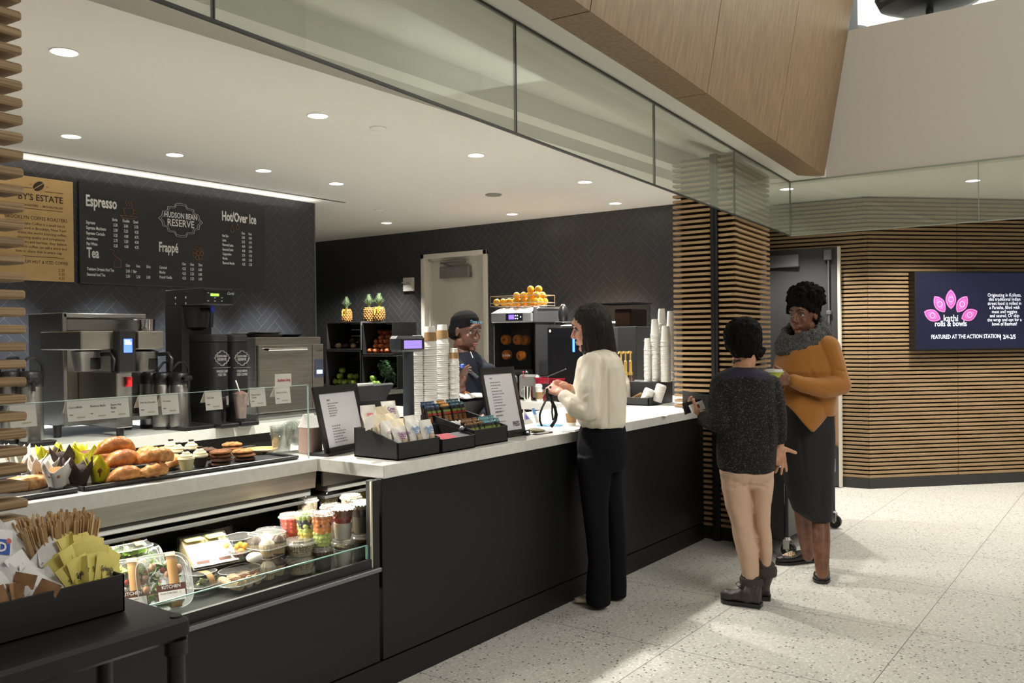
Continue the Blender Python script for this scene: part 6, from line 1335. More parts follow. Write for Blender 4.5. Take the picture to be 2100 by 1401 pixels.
def f_wrap(t, w, d, hb):
    for k in range(3):
        m = MB(); x = (k-1)*w*.25; m.loft([((x, -d*.32+d*.64*i/8, hb*.9), (w*.115, 0, 0), (0, 0, .020+.004*math.sin(i+k))) for i in range(9)], 16, 2.4); o = obj('pastry_roll', m, pastm, t, False)
        m = MB(); m.box((x-w*.09, -d*.25, hb*.9+.0215), (x+w*.09, -d*.05, hb*.9+.0235)); obj('chocolate_streak', m, pastd, o, False)
q = cz(522, 1212, ZD); clambox('pastry_box', (q.x, q.y+.09, ZD+.001), .25, .21, .15, .028, .042, 'flat clear box of filled rolls at the front of the case', 'pastry box', f_wrap, e=2.6)
cup_l = mat('muffin_case', srgb(232, 204, 160), .6, noise_=.15, nscale=80); choc_t = mat('choc_icing', srgb(78, 52, 40), .45); van_t = mat('vanilla_icing', srgb(228, 214, 190), .5)
def f_cup(t, w, d, hb):
    for i in range(2):
        for k in range(2):
            x, y = (i-.5)*w*.44, (k-.5)*d*.44; r = w*.20
            m = MB(); n = 36; pr = [(r*.72, .004), (r, hb+.01)]; V = []
            for rr, z in pr:
                for j in range(n): V.append((x+rr*(1+.045*(-1)**j)*math.cos(j*2*math.pi/n), y+rr*(1+.045*(-1)**j)*math.sin(j*2*math.pi/n), z))
            m.add(V, [(j, (j+1) % n, n+(j+1) % n, n+j) for j in range(n)]+[tuple(range(n))[::-1], tuple(range(n, 2*n))]); c = obj('cupcake_case', m, cup_l, t, False, 20)
            m = MB(); m.lathe([(r, hb+.01), (r*1.02, hb+.018), (r*.6, hb+.034), (0, hb+.042)], (x, y, 0), 18); obj('icing', m, choc_t if (i+k) % 2 else van_t, c, False)
def cup_box(loc, rz, label): return clambox('cupcake_box', loc, rz, .15, .15, .036, .052, label, 'cupcake box', f_cup, 'clear cupcake boxes')
q = cz(574, 1190, ZD); cb0 = cup_box((q.x+.0, q.y+.085, ZD+.001), .25, 'lower cupcake box of the stack in the middle front')
dup(cb0, (q.x+.003, q.y+.083, ZD+.092), .12, 'upper cupcake box of the stack in the middle front')
q = cz(508, 1180, ZD); dup(cb0, (q.x, q.y+.14, ZD+.001), .5, 'cupcake box behind the box of filled rolls')
# round cups
def fcup(name, loc, label, layers, r=.046, h=.125, group='clear cups in the cold case', dome=True):
    t = thing(name, label, 'cup', loc, 0, group); k = .74
    f = lambda z: r*(k+(1-k)*z/h)
    m = MB(); m.lathe([(f(0), 0), (f(0)+.001, .002), (r, h), (r*1.07, h+.001), (r*1.07, h+.005)], (0, 0, 0), 28, True); obj('cup', m, cp, t, False)
    m = MB(); m.lathe([(r*1.09, h+.001), (r*1.09, h+.008), (r*1.0, h+.010), (r*.96, h+.018), (r*.80, h+.019), (r*.78, h+.016)], (0, 0, 0), 28, True); m.tube([(r*1.09*math.cos(k*math.pi/14), r*1.09*math.sin(k*math.pi/14), h+.005) for k in range(29)], .0022, 6); obj('lid', m, clear('lid_plastic', (.93, .94, .93), .6, .06, .10, .10), t, False)
    for nm, m_, z0, z1, kind in layers:
        m = MB()
        if kind == 'solid': m.lathe([(f(z)*.95, z) for z in (z0*h+.002, (z0+z1)/2*h, z1*h)], (0, 0, 0), 24)
        else:
            rr = .012 if kind == 'fruit' else .006; n = int(70*(z1-z0)*(1 if kind == 'fruit' else 2.4)); nz = max(1, int((z1-z0)*h/(rr*1.3)))
            for a in range(nz):
                z = z0*h+rr+(z1-z0)*h*(a+.3)/nz
                for b in range(max(5, n//nz)): an = b*2*math.pi/max(5, n//nz)+a*.7; ra = f(z)*.95-rr*rg.uniform(.8, 1.1); m.ell((ra*math.cos(an), ra*math.sin(an), z), (rr*rg.uniform(.8, 1.25), rr, rr*rg.uniform(.8, 1.2)), 8, 6, (rg.uniform(0, 3), rg.uniform(0, 3), 0))
            m.lathe([(f(z1*h)*.8, z0*h+.003), (f(z1*h)*.8, z1*h-.004)], (0, 0, 0), 16)
        obj(nm, m, m_, t, False, 80)
    return t
melon = mat('water_melon', srgb(214, 66, 44), .35, noise_=.2, nscale=30); cant = mat('cantaloupe', srgb(236, 140, 62), .4, noise_=.15, nscale=30); hdew = mat('honeydew', srgb(206, 220, 120), .4); pina = mat('pineapple_cube', srgb(236, 208, 86), .4); berry = mat('blueberry', srgb(34, 34, 56), .35); strawb = mat('strawberry', srgb(150, 24, 34), .35); grape = mat('red_grape', srgb(92, 26, 44), .25); yog = mat('yogurt', srgb(226, 220, 208), .5); gran = mat('granola', srgb(132, 76, 44), .8, noise_=.4, nscale=60); dchoc = mat('dark_chocolate', srgb(46, 34, 28), .5); oats = mat('pale_granola', srgb(196, 180, 150), .8, noise_=.4, nscale=60); gwhite = mat('white_cream', srgb(232, 228, 216), .5)
items = {
 'melon': (('melon_pieces', melon, 0, .95, 'fruit'),), 'mixed': (('melon_cubes', cant, 0, .22, 'fruit'), ('pineapple_cubes', pina, .2, .5, 'fruit'), ('honeydew_cubes', hdew, .48, .72, 'fruit'), ('berries', berry, .62, .85, 'fruit'), ('pale_top', hdew, .82, 1, 'fruit')),
 'orange': (('honeydew_cubes', hdew, 0, .45, 'fruit'), ('cantaloupe_cubes', cant, .42, .98, 'fruit'), ('grapes', grape, .6, .66, 'fruit')), 'yog': (('yogurt', yog, 0, .55, 'solid'), ('berries', strawb, .55, .72, 'fruit'), ('granola', gran, .7, 1, 'small')),
 'choc': (('yogurt', mat('grey_pudding', srgb(110, 102, 84), .5), 0, .6, 'solid'), ('chocolate', dchoc, .6, .82, 'solid'), ('crumble', oats, .82, 1, 'small')), 'oats': (('oats', oats, 0, 1, 'small'),), 'cream': (('cream', gwhite, 0, .8, 'solid'), ('crumbs', oats, .8, .95, 'small')), 'pudding': (('pudding', dchoc, 0, .8, 'solid'), ('crumbs', gran, .8, 1, 'small'))}
def cup_at(px, py_, z, kind, label, r=.046, h=.125, dy=.0): q = PZ(px, py_, z); fcup('fruit_cup' if kind in ('melon', 'mixed', 'orange') else 'parfait_cup', (q.x, q.y+dy, z+.001), label, items[kind], r, h); return q
# front of the right end: cups two high
rowA = [cup_at(672, 1174, ZD, 'pudding', 'dark pudding cup under the orange fruit cup', .044, .085, .03), cup_at(714, 1163, ZD, 'cream', 'cream cup under the granola parfait', .046, .095, .03), cup_at(752, 1150, ZD, 'pudding', 'dark pudding cup by the case end under the chocolate parfait', .046, .095, .03)]
XS_ = 0
for q, kind, lab, h0, h in ((rowA[0], 'orange', 'fruit cup of orange melon and green melon on a dark pudding cup', .107, .125), (rowA[1], 'yog', 'parfait cup with yogurt, berries and brown granola at the right', .117, .125), (rowA[2], 'choc', 'grey and chocolate layered parfait cup by the case end', .117, .125)):
    fcup('fruit_cup' if kind == 'orange' else 'parfait_cup', (q.x, q.y+.03, ZD+h0), lab, items[kind], .046, h)
for px, py_, kind, lab, h in ((606, 1122, 'melon', 'fruit cup of red melon, first of the standing cups', .120), (640, 1128, 'mixed', 'mixed fruit cup with berries and pale melon beside the red melon cup', .140), (690, 1108, 'yog', 'parfait cup behind the orange fruit cup', .135), (640, 1100, 'oats', 'cup of pale oats at the back behind the red melon cup', .150), (730, 1092, 'oats', 'cup of oats in the back row by the case end', .150), (684, 1085, 'oats', 'cup of oats in the back row behind the parfaits', .155), (764, 1096, 'orange', 'fruit cup seen through the end glass', .130)):
    cup_at(px, py_, ZU, kind, lab, .046, h, .03)
m = MB(); q = PZ(603, 1132, ZU); m.box((-.014, -.001, .0), (.014, .001, .055)); m.mt(1).box((-.011, -.0015, .006), (.011, -.0009, .03)); solo('bottle_label', m, [brownb, white], 'brown and white tag before the red melon cup', 'tag', None, (q.x+.012, q.y-.03, ZU))
q = PZ(640, 1182, ZD); b0 = fcup('granola_bowl', (q.x, q.y+.07, ZD+.001), 'lower clear bowl of oats in the stack before the fruit cups', (('oats', oats, .05, .9, 'small'),), .060, .052, 'clear bowls in the cold case'); fcup('granola_bowl', (q.x, q.y+.07, ZD+.074), 'upper clear bowl of oats in the stack before the fruit cups', (('oats', oats, .05, .9, 'small'),), .060, .052, 'clear bowls in the cold case')
q = PZ(565, 1128, ZU); fcup('cream_bowl', (q.x, q.y+.03, ZU+.001), 'clear bowl of white cream left of the red melon cup', (('cream', gwhite, .05, .9, 'solid'),), .062, .065, 'clear bowls in the cold case')
q = PZ(740, 1070, ZU); fcup('pineapple_bowl', (q.x, q.y+.05, ZU+.10), 'clear bowl of yellow pineapple at the back by the case end', (('pineapple_cubes', pina, .05, 1, 'fruit'),), .075, .06, 'clear bowls in the cold case')
m = MB(); m.box((q.x-.10, q.y-.02, ZU+.001), (q.x+.12, q.y+.13, ZU+.098), .003); solo('deck_riser', m, cblk, 'black riser under the pineapple bowl', 'riser')
def f_fruit(t, w, d, hb):
    bits('mango_pieces', t, mat('mango', srgb(238, 178, 48), .4), 12, (w*.32, d*.3), .012, hb+.02, .014); bits('grapes', t, grape, 14, (w*.32, d*.3), .01, hb, .011)
q = PZ(506, 1148, ZU); clambox('fruit_box', (q.x, q.y+.05, ZU+.001), .15, .17, .14, .036, .050, 'ribbed clear box of mango and grapes behind the cupcakes', 'fruit box', f_fruit)
def f_dark(t, w, d, hb): bits('dark_filling', t, grape, 14, (w*.32, d*.3), .01, hb+.01, .014)
q = PZ(470, 1128, ZU); clambox('fruit_box', (q.x+.02, q.y+.13, ZU+.001), .1, .16, .14, .034, .045, 'dark filled clear box behind the sandwich wedges', 'fruit box', f_dark, rb=False)
q = PZ(550, 1150, ZU); m = MB(); m.ell((0, 0, .02), (.034, .03, .02), 20, 12); solo('wrapped_egg_roll', m, gwhite, 'white wrapped roll between the sandwiches and the fruit box', 'roll', None, (q.x-.05, q.y+.02, ZU+.001))
# sandwich wedges with white fronts
bread = mat('sandwich_bread', srgb(228, 200, 140), .8, noise_=.2, nscale=50); wfront = mat('white_paper_front', (.86, .85, .82), .5)
for px, py_, lab, rz in ((412, 1160, 'left sandwich wedge in a clear pack with a bright white front', -.2), (457, 1151, 'right sandwich wedge in a clear pack with a bright white front', -.2)):
    q = PZ(px, py_, ZU); t = thing('sandwich_pack', lab, 'sandwich', (q.x, q.y+.02, ZU+.002), rz, 'sandwich wedges')
    w, L, h = .098, .165, .10
    S = [(0, -L*.5, 0), (0, L*.5, 0), (0, L*.5, h), (0, L*.42, h+.004)]
    m = MB(); m.extr([(-w/2, -L*.5, 0), (-w/2, L*.5, 0), (-w/2, L*.5, h), (-w/2, L*.40, h)], (w, 0, 0)); obj('clear_pack', m, cp, t, False)
    m = MB(); m.extr([(-w/2+.006, -L*.38, .004), (-w/2+.006, L*.46, .004), (-w/2+.006, L*.46, h-.006), (-w/2+.006, L*.38, h-.006)], (w-.012, 0, 0)); obj('bread', m, bread, t, False)
    m = MB(); m.box((-w/2+.012, L*.12, h-.014), (w/2-.012, L*.44, h-.004), .003); obj('filling', m, lettp, t, False)
    n_ = Vector((0, -h, L*.9)).normalized(); a = Vector((0, -L*.46, .002+.003)); bq = Vector((0, L*.16, h*.70))
    m = MB(); m.extr([a+Vector((-w/2+.004, 0, 0))+n_*.003, a+Vector((w/2-.004, 0, 0))+n_*.003, bq+Vector((w/2-.004, 0, 0))+n_*.003, bq+Vector((-w/2+.004, 0, 0))+n_*.003], n_*.002); obj('white_front', m, wfront, t, False)
    m = MB(); c = a+(bq-a)*.10+n_*.0056; m.extr([c+Vector((-.03, 0, 0)), c+Vector((.02, 0, 0)), c+Vector((.02, .012, .009)), c+Vector((-.03, .012, .009))], n_*.0006); obj('printed_name', m, brownb, t, False)
# ================================================================ CONDIMENT CART IN THE FOREGROUND
ck = mat('cart_black', (.009, .009, .010), .45, bump=.06, bscale=300)
t = thing('utility_cart', 'black plastic utility cart in the near left corner carrying the condiment box', 'cart', (.6, 1.77, 0))
X0, X1, Y0, Y1, ZK = .12, 1.062, 1.602, 1.925, .90
for nm, z in (('top_shelf', ZK), ('middle_shelf', .52), ('bottom_shelf', .16)):
    m = MB(); m.box((X0, Y0, z-.045), (X1, Y1, z), .008); obj(nm, m, ck, t)
for x in (X0+.022, X1-.022):
    for y in (Y0+.022, Y1-.022):
        m = MB(); m.cyl((x, y, .10), (x, y, ZK-.046), .0185, n=18); m.cyl((x, y, ZK-.075), (x, y, ZK-.045), .024, n=18); l = obj('leg', m, ck, t)
        m = MB(); m.cyl((x, y, ZK), (x, y, ZK+.003), .012, n=16); obj('leg_cap', m, black, l)
        m = MB(); m.cyl((x-.012, y, .045), (x+.012, y, .045), .045, n=20); m.box((x-.016, y-.02, .05), (x+.016, y+.02, .10), .004); obj('caster', m, black, l)
BX0, BX1, BY0, BY1, BH = .30, 1.000, 1.745, 1.915, .078
t = thing('condiment_box', 'low black box of stirrers and sweetener packets on the near cart', 'box', (.65, BY0, ZK)); z = ZK+.001; th = .005
for nm, lo, hi in (('front_panel', (BX0, BY0, z), (BX1, BY0+th, z+BH)), ('back_panel', (BX0, BY1-th, z), (BX1, BY1, z+BH+.02)), ('side_panel', (BX0, BY0, z), (BX0+th, BY1, z+BH)), ('side_panel', (BX1-th, BY0, z), (BX1, BY1, z+BH)), ('bottom_panel', (BX0, BY0, z), (BX1, BY1, z+.004)), ('divider', (.885, BY0+th, z), (.888, BY1-th, z+BH*.8)), ('divider', (.76, BY0+th, z), (.763, BY1-th, z+BH*.8))):
    m = MB(); m.box(lo, hi, .001); obj(nm, m, bxm, t)
rg = random.Random(5)
stm = mat('birch_stirrer', srgb(206, 172, 126), .75, noise_=.15, nscale=12, stretch=(40, 40, 2))
m = MB(); L = .178; P = [(-.0032, 0), (.0032, 0), (.0032, L-.003), (.0018, L-.0005), (0, L), (-.0018, L-.0005), (-.0032, L-.003)]
m.add([(x, -.0008, y) for x, y in P]+[(x, .0008, y) for x, y in P], [tuple(range(7)), tuple(range(13, 6, -1))]+[(i, 7+i, 7+(i+1) % 7, (i+1) % 7) for i in range(7)]); sm_ = m.mesh('stirrer', stm, None, 20)
cx, cy = PY(128, 1100, 1.875).x, 1.872
k = 0
for j in range(7):
    for i in range(17):
        u, v = (i-8)/8+rg.uniform(-.04, .04), (j-3)/3+rg.uniform(-.1, .1); b = Vector((cx+.036*u, cy+.020*v, ZK+.006)); tp_ = Vector((cx+.078*u-.008, cy+.034*v+.012, ZK+.006+L*.97)); d = (tp_-b).normalized()
        o = bpy.data.objects.new('stirrer', sm_); COL.objects.link(o); o.location = b+d*(rg.uniform(0, .012)+.012*(v > 0)); q = d.to_track_quat('Z', 'Y'); o.rotation_euler = (q @ Euler((0, 0, rg.uniform(-.9, .9))).to_quaternion()).to_euler()
        tag(o, 'flat wooden stirrer in the fanned bundle at the back of the condiment box', 'stirrer', 'wooden stirrers'); k += 1
def packet_mesh(nm, w, h, m1, prints):
    m = MB()
    for sg in (-1, 1): m.mt(0).sheet(lambda u, v: ((u-.5)*w*sg*-1 if sg < 0 else (u-.5)*w, sg*.0035*(math.sin(math.pi*u)*math.sin(math.pi*v))**.5, v*h), 8, 8)
    for fn in prints: fn(m)
    return m
def pk(nm, label, loc, rot, w, h, m1, inkm, word, group, deco=None):
    t = thing(nm, label, 'packet', loc, 0, group); t.rotation_euler = rot
    m = MB()
    for sg in (-1, 1): m.sheet(lambda u, v: ((u-.5)*w*(-sg), -sg*.0035*(math.sin(math.pi*u)*math.sin(math.pi*v))**.5-sg*.0002, v*h), 8, 8)
    obj('paper', m, m1, t, False, 180)
    m = MB()
    if word: text(m, word, (-w*.30, -.0045, h*.42), (1, 0, 0), (0, 0, 1), h*.22, .75, .015)
    if deco != 'blue':
        for q in range(3): m.box((-w*.42+w*.3*q, -.0046, h*.10), (-w*.37+w*.3*q, -.0040, h*.14))
    else: m.box((-w*.36, -.0046, h*.30), (w*.36, -.0041, h*.72))
    if m.v: obj('print', m, inkm, t, False)
    if deco == 'blue':
        m = MB(); text(m, 'D', (-w*.12, -.0047, h*.38), (1, 0, 0), (0, 0, 1), h*.36, 1, .03); obj('letter', m, white, t, False)
        m = MB(); m.ell((w*.30, -.0046, h*.68), (.006, .0006, .006), 12, 6); obj('red_dot', m, mat('soft_red', srgb(190, 100, 100), .5), t, False)
    return t
yel = mat('packet_yellow', srgb(222, 208, 112), .6, noise_=.08, nscale=40); yink = mat('packet_ink', srgb(48, 44, 58), .6); whp = mat('packet_white', (.74, .74, .73), .55, bump=.1, bscale=60); wink = mat('packet_ink_dark', (.05, .05, .05), .6); bluk = mat('packet_blue', srgb(46, 84, 172), .5); brp = mat('packet_brown', srgb(150, 112, 76), .75, noise_=.25, nscale=50)
n = 0
y0 = pk('sweetener_packet', 'yellow sweetener packet fanned at the right of the condiment box', (0, 0, -3), (0, 0, 0), .050, .066, yel, yink, 'Splenda', 'yellow sweetener packets')
for i in range(44):
    u = (i//3)/14; row = i % 3; x = .890+.095*u; y = BY0+.024+.026*row+rg.uniform(-.004, .004); zz = ZK+.040+.020*row+.018*math.sin(math.pi*u)+rg.uniform(0, .010)
    lean = -1.15+1.75*u                       # fans from left-leaning to right-leaning
    rot = (-.25-.10*row+rg.uniform(-.12, .12), lean*.75+rg.uniform(-.25, .25), (-1.1 if u < .35 else .25*u)+rg.uniform(-.35, .35))
    if i == 0: y0.location = (x, y, zz); y0.rotation_euler = rot
    else: dup(y0, (x, y, zz), rot)
w0 = pk('sugar_packet', 'plain white packet in the middle heap of the condiment box', (0, 0, -3), (0, 0, 0), .060, .080, whp, wink, '', 'white packets')
for i in range(44):
    row = i % 4; u = (i//4)/10; x = .765+.120*u+rg.uniform(-.008, .008); y = BY0+.022+.034*row+rg.uniform(-.006, .006); zz = ZK+.046+.026*row+.012*math.sin(u*5)+rg.uniform(0, .010)
    rot = (-.75+rg.uniform(-.25, .3), rg.uniform(-.75, .75), rg.uniform(-.6, .6))
    if i == 0: w0.location = (x, y, zz); w0.rotation_euler = rot
    else: dup(w0, (x, y, zz), rot)
b0 = pk('sugar_packet', 'white packet with a blue panel and red dot behind the plain white ones', (0, 0, -3), (0, 0, 0), .055, .072, whp, bluk, '', 'blue and white packets', 'blue')
for i, (px, py_, rot) in enumerate(((34, 1170, (-.45, 2.9, .15)), (2, 1180, (-.4, 1.9, 0)), (-4, 1140, (-.3, .3, .2)))):
    q = PY(px, py_, 1.84-.01*i); L_ = (q.x, q.y, q.z-.02)
    if i == 0: b0.location = L_; b0.rotation_euler = rot
    else: dup(b0, L_, rot)
r0 = pk('raw_sugar_packet', 'brown paper sugar packet at the front left of the condiment box', (0, 0, -3), (0, 0, 0), .040, .075, brp, wink, '', 'brown sugar packets')
for i in range(14):
    x = .745+.075*(i % 7)/6+rg.uniform(-.005, .005); y = BY0+.018+.022*(i//7); zz = ZK+.030+.014*(i//7); rot = (-.15+rg.uniform(-.2, .2), -.5+1.1*(i % 7)/6+rg.uniform(-.2, .2), rg.uniform(-1.2, 1.2))
    if i == 0: r0.location = (x, y, zz); r0.rotation_euler = rot
    else: dup(r0, (x, y, zz), rot)
# ================================================================ ROLLING CART BEHIND THE TWO WOMEN
t = thing('rolling_rack', 'black rolling rack with closed sides standing by the slatted column', 'rack', (6.2, 2.1, 0)); fr = mat('rack_black', (.013, .013, .014), .4)
RX0, RX1, RY0, RY1 = 5.70, 6.74, 1.945, 2.275
for i, (x, y) in enumerate(((RX0, RY0), (RX1, RY0), (RX0, RY1), (RX1, RY1))):
    m = MB(); m.cyl((x, y, .125), (x, y, 1.27), .013, n=14); p = obj('post', m, fr, t)
    m = MB(); m.cyl((x-.016, y-.01, .048), (x+.016, y-.01, .048), .048, n=24); c = obj('caster_wheel', m, black, p)
    m = MB(); m.box((x-.024, y-.025, .05), (x-.018, y+.02, .115), .002); m.box((x+.018, y-.025, .05), (x+.024, y+.02, .115), .002); m.cyl((x, y, .10), (x, y, .13), .020, n=16); m.cyl((x-.03, y-.01, .048), (x+.03, y-.01, .048), .010, n=10); obj('caster_fork', m, chrome, c)
m = MB(); m.box((RX0+.015, RY0-.004, .12), (RX1-.015, RY0+.004, 1.10), .002); obj('front_panel', m, fr, t)
m = MB(); m.box((RX0-.004, RY0+.015, .10), (RX0+.004, RY0+.24, 1.10), .002); obj('side_panel', m, fr, t)
m = MB(); m.box((RX1-.004, RY0+.015, .14), (RX1+.004, RY1-.015, 1.10), .002); obj('side_panel', m, fr, t)
for z in (.15, .62, 1.10): m = MB(); m.box((RX0, RY0, z), (RX1, RY1, z+.018), .003); obj('shelf', m, fr, t)
m = MB(); q = RX1; m.box((q-.015, RY0-.016, .42), (q+.015, RY0+.015, .52), .003); obj('shelf_collar', m, mat('collar_grey', srgb(130, 130, 130), .5), t)
m = MB(); m.box((RX0+.02, RY1-.075, .64), (RX0+.14, RY1-.015, .72), .002); solo('paper_stack', m, white, 'white paper stack at the end of the rack shelf behind the beige trousers', 'papers')
m = MB(); m.box((RX0+.02, RY1-.16, 1.12), (RX0+.3, RY1-.02, 1.20), .01); solo('black_case', m, blackm, 'flat black case on top of the rolling rack', 'case')
# ================================================================ FLOOR ABOVE
for k, (a, b) in enumerate(((2.1, .72), (.715, -.55), (-.555, -1.9))):
    g = MB(); g.box((7.425, b, 3.905), (7.435, a, 4.95)); w_ = struct('window_%d' % (10+k), g, cglass); e = MB(); e.box((7.424, b-.004, 3.905), (7.436, b+.003, 4.95)); struct('edge', e, eg2, w_)
bl_ = mat('chair_black', (.012, .012, .013), .35)
def swivel(loc, rz, label, m_):
    t = thing('swivel_chair', label, 'chair', loc, rz)
    m = MB(); m.lathe([(.27, 0), (.27, .012), (.05, .03), (.03, .05), (.03, .32)], (0, 0, 0), 30); obj('pedestal', m, m_, t, False)
    m = MB(); m.loft([((0, 0, z), (.36*s_, 0, 0), (0, .36*s_, 0)) for z, s_ in ((.22, .55), (.27, .9), (.36, 1), (.44, .97))], 30, 3.5); obj('seat', m, m_, t, False)
    m = MB(); m.sheet(lambda u, v: (.36*math.sin((u-.5)*4.0), .36*math.cos((u-.5)*4.0), .30+.5*v*(1-.25*(2*u-1)**2)), 16, 4, .05); obj('backrest', m, m_, t, False)
q = PX(1905, 40, 7.82); swivel((7.85, q.y, 3.88), 2.6, 'black swivel armchair behind the glass rail of the floor above', bl_)
q = PX(1742, 58, 8.1); swivel((8.6, q.y+.35, 3.86), .6, 'dark grey chair above the wood bulkhead end on the upper floor', mat('chair_grey', srgb(66, 68, 74), .6))
m = MB(); m.box((7.521, -4, 3.60), (11.5, 5.9, 3.85)); struct('floor_raised', m, greym)
# ================================================================ PEOPLE
def fuse(mb, voxel, smooth=4, fac=.5, disp=None):
    """overlapping closed shapes -> one continuous skin"""
    me = bpy.data.meshes.new('raw'); me.from_pydata(mb.v, [], mb.f); me.update()
    bm = bmesh.new(); bm.from_mesh(me); bmesh.ops.recalc_face_normals(bm, faces=bm.faces); bm.to_mesh(me); bm.free()
    o = bpy.data.objects.new('raw', me); COL.objects.link(o)
    r = o.modifiers.new('r', 'REMESH'); r.mode = 'VOXEL'; r.voxel_size = voxel; r.use_smooth_shade = True
    if smooth: s = o.modifiers.new('s', 'SMOOTH'); s.factor = fac; s.iterations = smooth
    out = bpy.data.meshes.new_from_object(o.evaluated_get(bpy.context.evaluated_depsgraph_get()))
    bpy.data.objects.remove(o); bpy.data.meshes.remove(me)
    if disp:
        nrm = [v.normal.copy() for v in out.vertices]
        for v, n in zip(out.vertices, nrm): v.co += n*disp(v.co)
    out.polygons.foreach_set('use_smooth', [True]*len(out.polygons)); out.update(); return out
def put(name, me, mats, parent):
    off = parent.location
    for v in me.vertices: v.co -= off
    me.materials.clear()
    for m in (mats if isinstance(mats, (list, tuple)) else [mats]): me.materials.append(m)
    o = bpy.data.objects.new(name, me); COL.objects.link(o); o.parent = parent; return o
def caps(m, a, b, ra, rb, n=14):
    a, b = Vector(a), Vector(b); m.cyl(a, b, ra, rb, n); m.ell(a, ra, n, 8); m.ell(b, rb, n, 8)
def chain(m, pts, rs, n=14):
    for i in range(len(pts)-1): caps(m, pts[i], pts[i+1], rs[i], rs[i+1], n)
def wrinkle(amp, sx, sy, sz, seed=0, d=None):
    def f(p):
        q = Vector((p.x*sx+seed, p.y*sy, p.z*sz)); return amp*(noise.noise(q)+.5*noise.noise(q*2.1))
    return f
def folds(list_, base=None):
    """list of (point, axis, half length, radius, depth): soft creases"""
    def f(p):
        s = base(p) if base else 0
        for c, ax, hl, rr, dp in list_:
            d = p-c; al = d.dot(ax); q = (d-ax*al).length
            if abs(al) < hl*1.6: s += dp*math.exp(-(q/rr)**2)*math.exp(-(al/hl)**4)
        return s
    return f
class Head:
    def __init__(s, px, py_, t, f, tilt=0, k=1.0):
        s.c = PD(px, py_, t); F = (RT*f[0]+FW*f[1]+UP*f[2]).normalized(); u = Vector((0, 0, 1))+RT*tilt
        s.S = u.cross(F).normalized(); s.F = F; s.U = F.cross(s.S).normalized(); s.k = k
    def p(s, f, l, u): return s.c+(s.F*f+s.S*l+s.U*u)*s.k
    def ell(s, m, f, l, u, rf, rl, ru, n=20):
        M = Matrix((s.F, s.S, s.U)).transposed().to_4x4(); M.translation = s.p(f, l, u); t0 = m.t; m.t = M
        m.ell((0, 0, 0), (rf*s.k, rl*s.k, ru*s.k), n, 14); m.t = t0
    def skull(s, m):
        e = s.ell
        e(m, -.012, 0, .028, .098, .076, .092); e(m, .028, 0, -.042, .062, .061, .072); e(m, .030, 0, -.085, .045, .044, .030); e(m, .070, 0, -.103, .022, .022, .019)
        for q in (-1, 1):
            e(m, .056, .034*q, -.030, .026, .024, .028); e(m, .0745, .026*q, .026, .013, .024, .010); e(m, -.008, .077*q, -.006, .020, .009, .031); e(m, .0985, .0115*q, -.034, .010, .0085, .008)
            e(m, .005, .052*q, -.070, .035, .018, .030)
        e(m, .078, 0, .040, .014, .040, .020); caps(m, s.p(.084, 0, .012), s.p(.107, 0, -.026), .0085*s.k, .0115*s.k)
        e(m, .088, 0, -.0605, .011, .022, .0065); e(m, .086, 0, -.0725, .0105, .019, .0075); e(m, .082, 0, -.064, .012, .028, .012)
    def neck(s, m, base, r=.052, rb=.062): chain(m, [s.p(-.022, 0, -.06), s.p(-.026, 0, -.11), base], [r, r, rb])
    def features(s, par, iris, brow, lip, lid):
        for q in (-1, 1):
            m = MB(); s.ell(m, .0655, .031*q, .004, .0128, .0155, .0115, 16); m2 = MB(); s.ell(m2, .0772, .0315*q, .004, .0025, .0055, .0055, 12)
            e = obj('eye', m, mat('eye_white', (.40, .38, .36), .5, spec=.2), par); obj('iris', m2, iris, e)
            m = MB(); m.tube([s.p(.0745, .014*q, .0125), s.p(.0800, .028*q, .0175), s.p(.0735, .044*q, .0115), s.p(.066, .050*q, .004)], .0028*s.k, 8); obj('eyelid', m, lid, par)
            m = MB(); m.tube([s.p(.0895, .012*q, .031), s.p(.0875, .030*q, .038), s.p(.0755, .050*q, .031)], [.003*s.k, .0036*s.k, .0018*s.k], 8); obj('eyebrow', m, brow, par)
        m = MB(); s.ell(m, .0905, 0, -.0605, .0098, .0205, .0052); s.ell(m, .0885, 0, -.0722, .0098, .0175, .0062); obj('lips', m, lip, par, sharp=180)
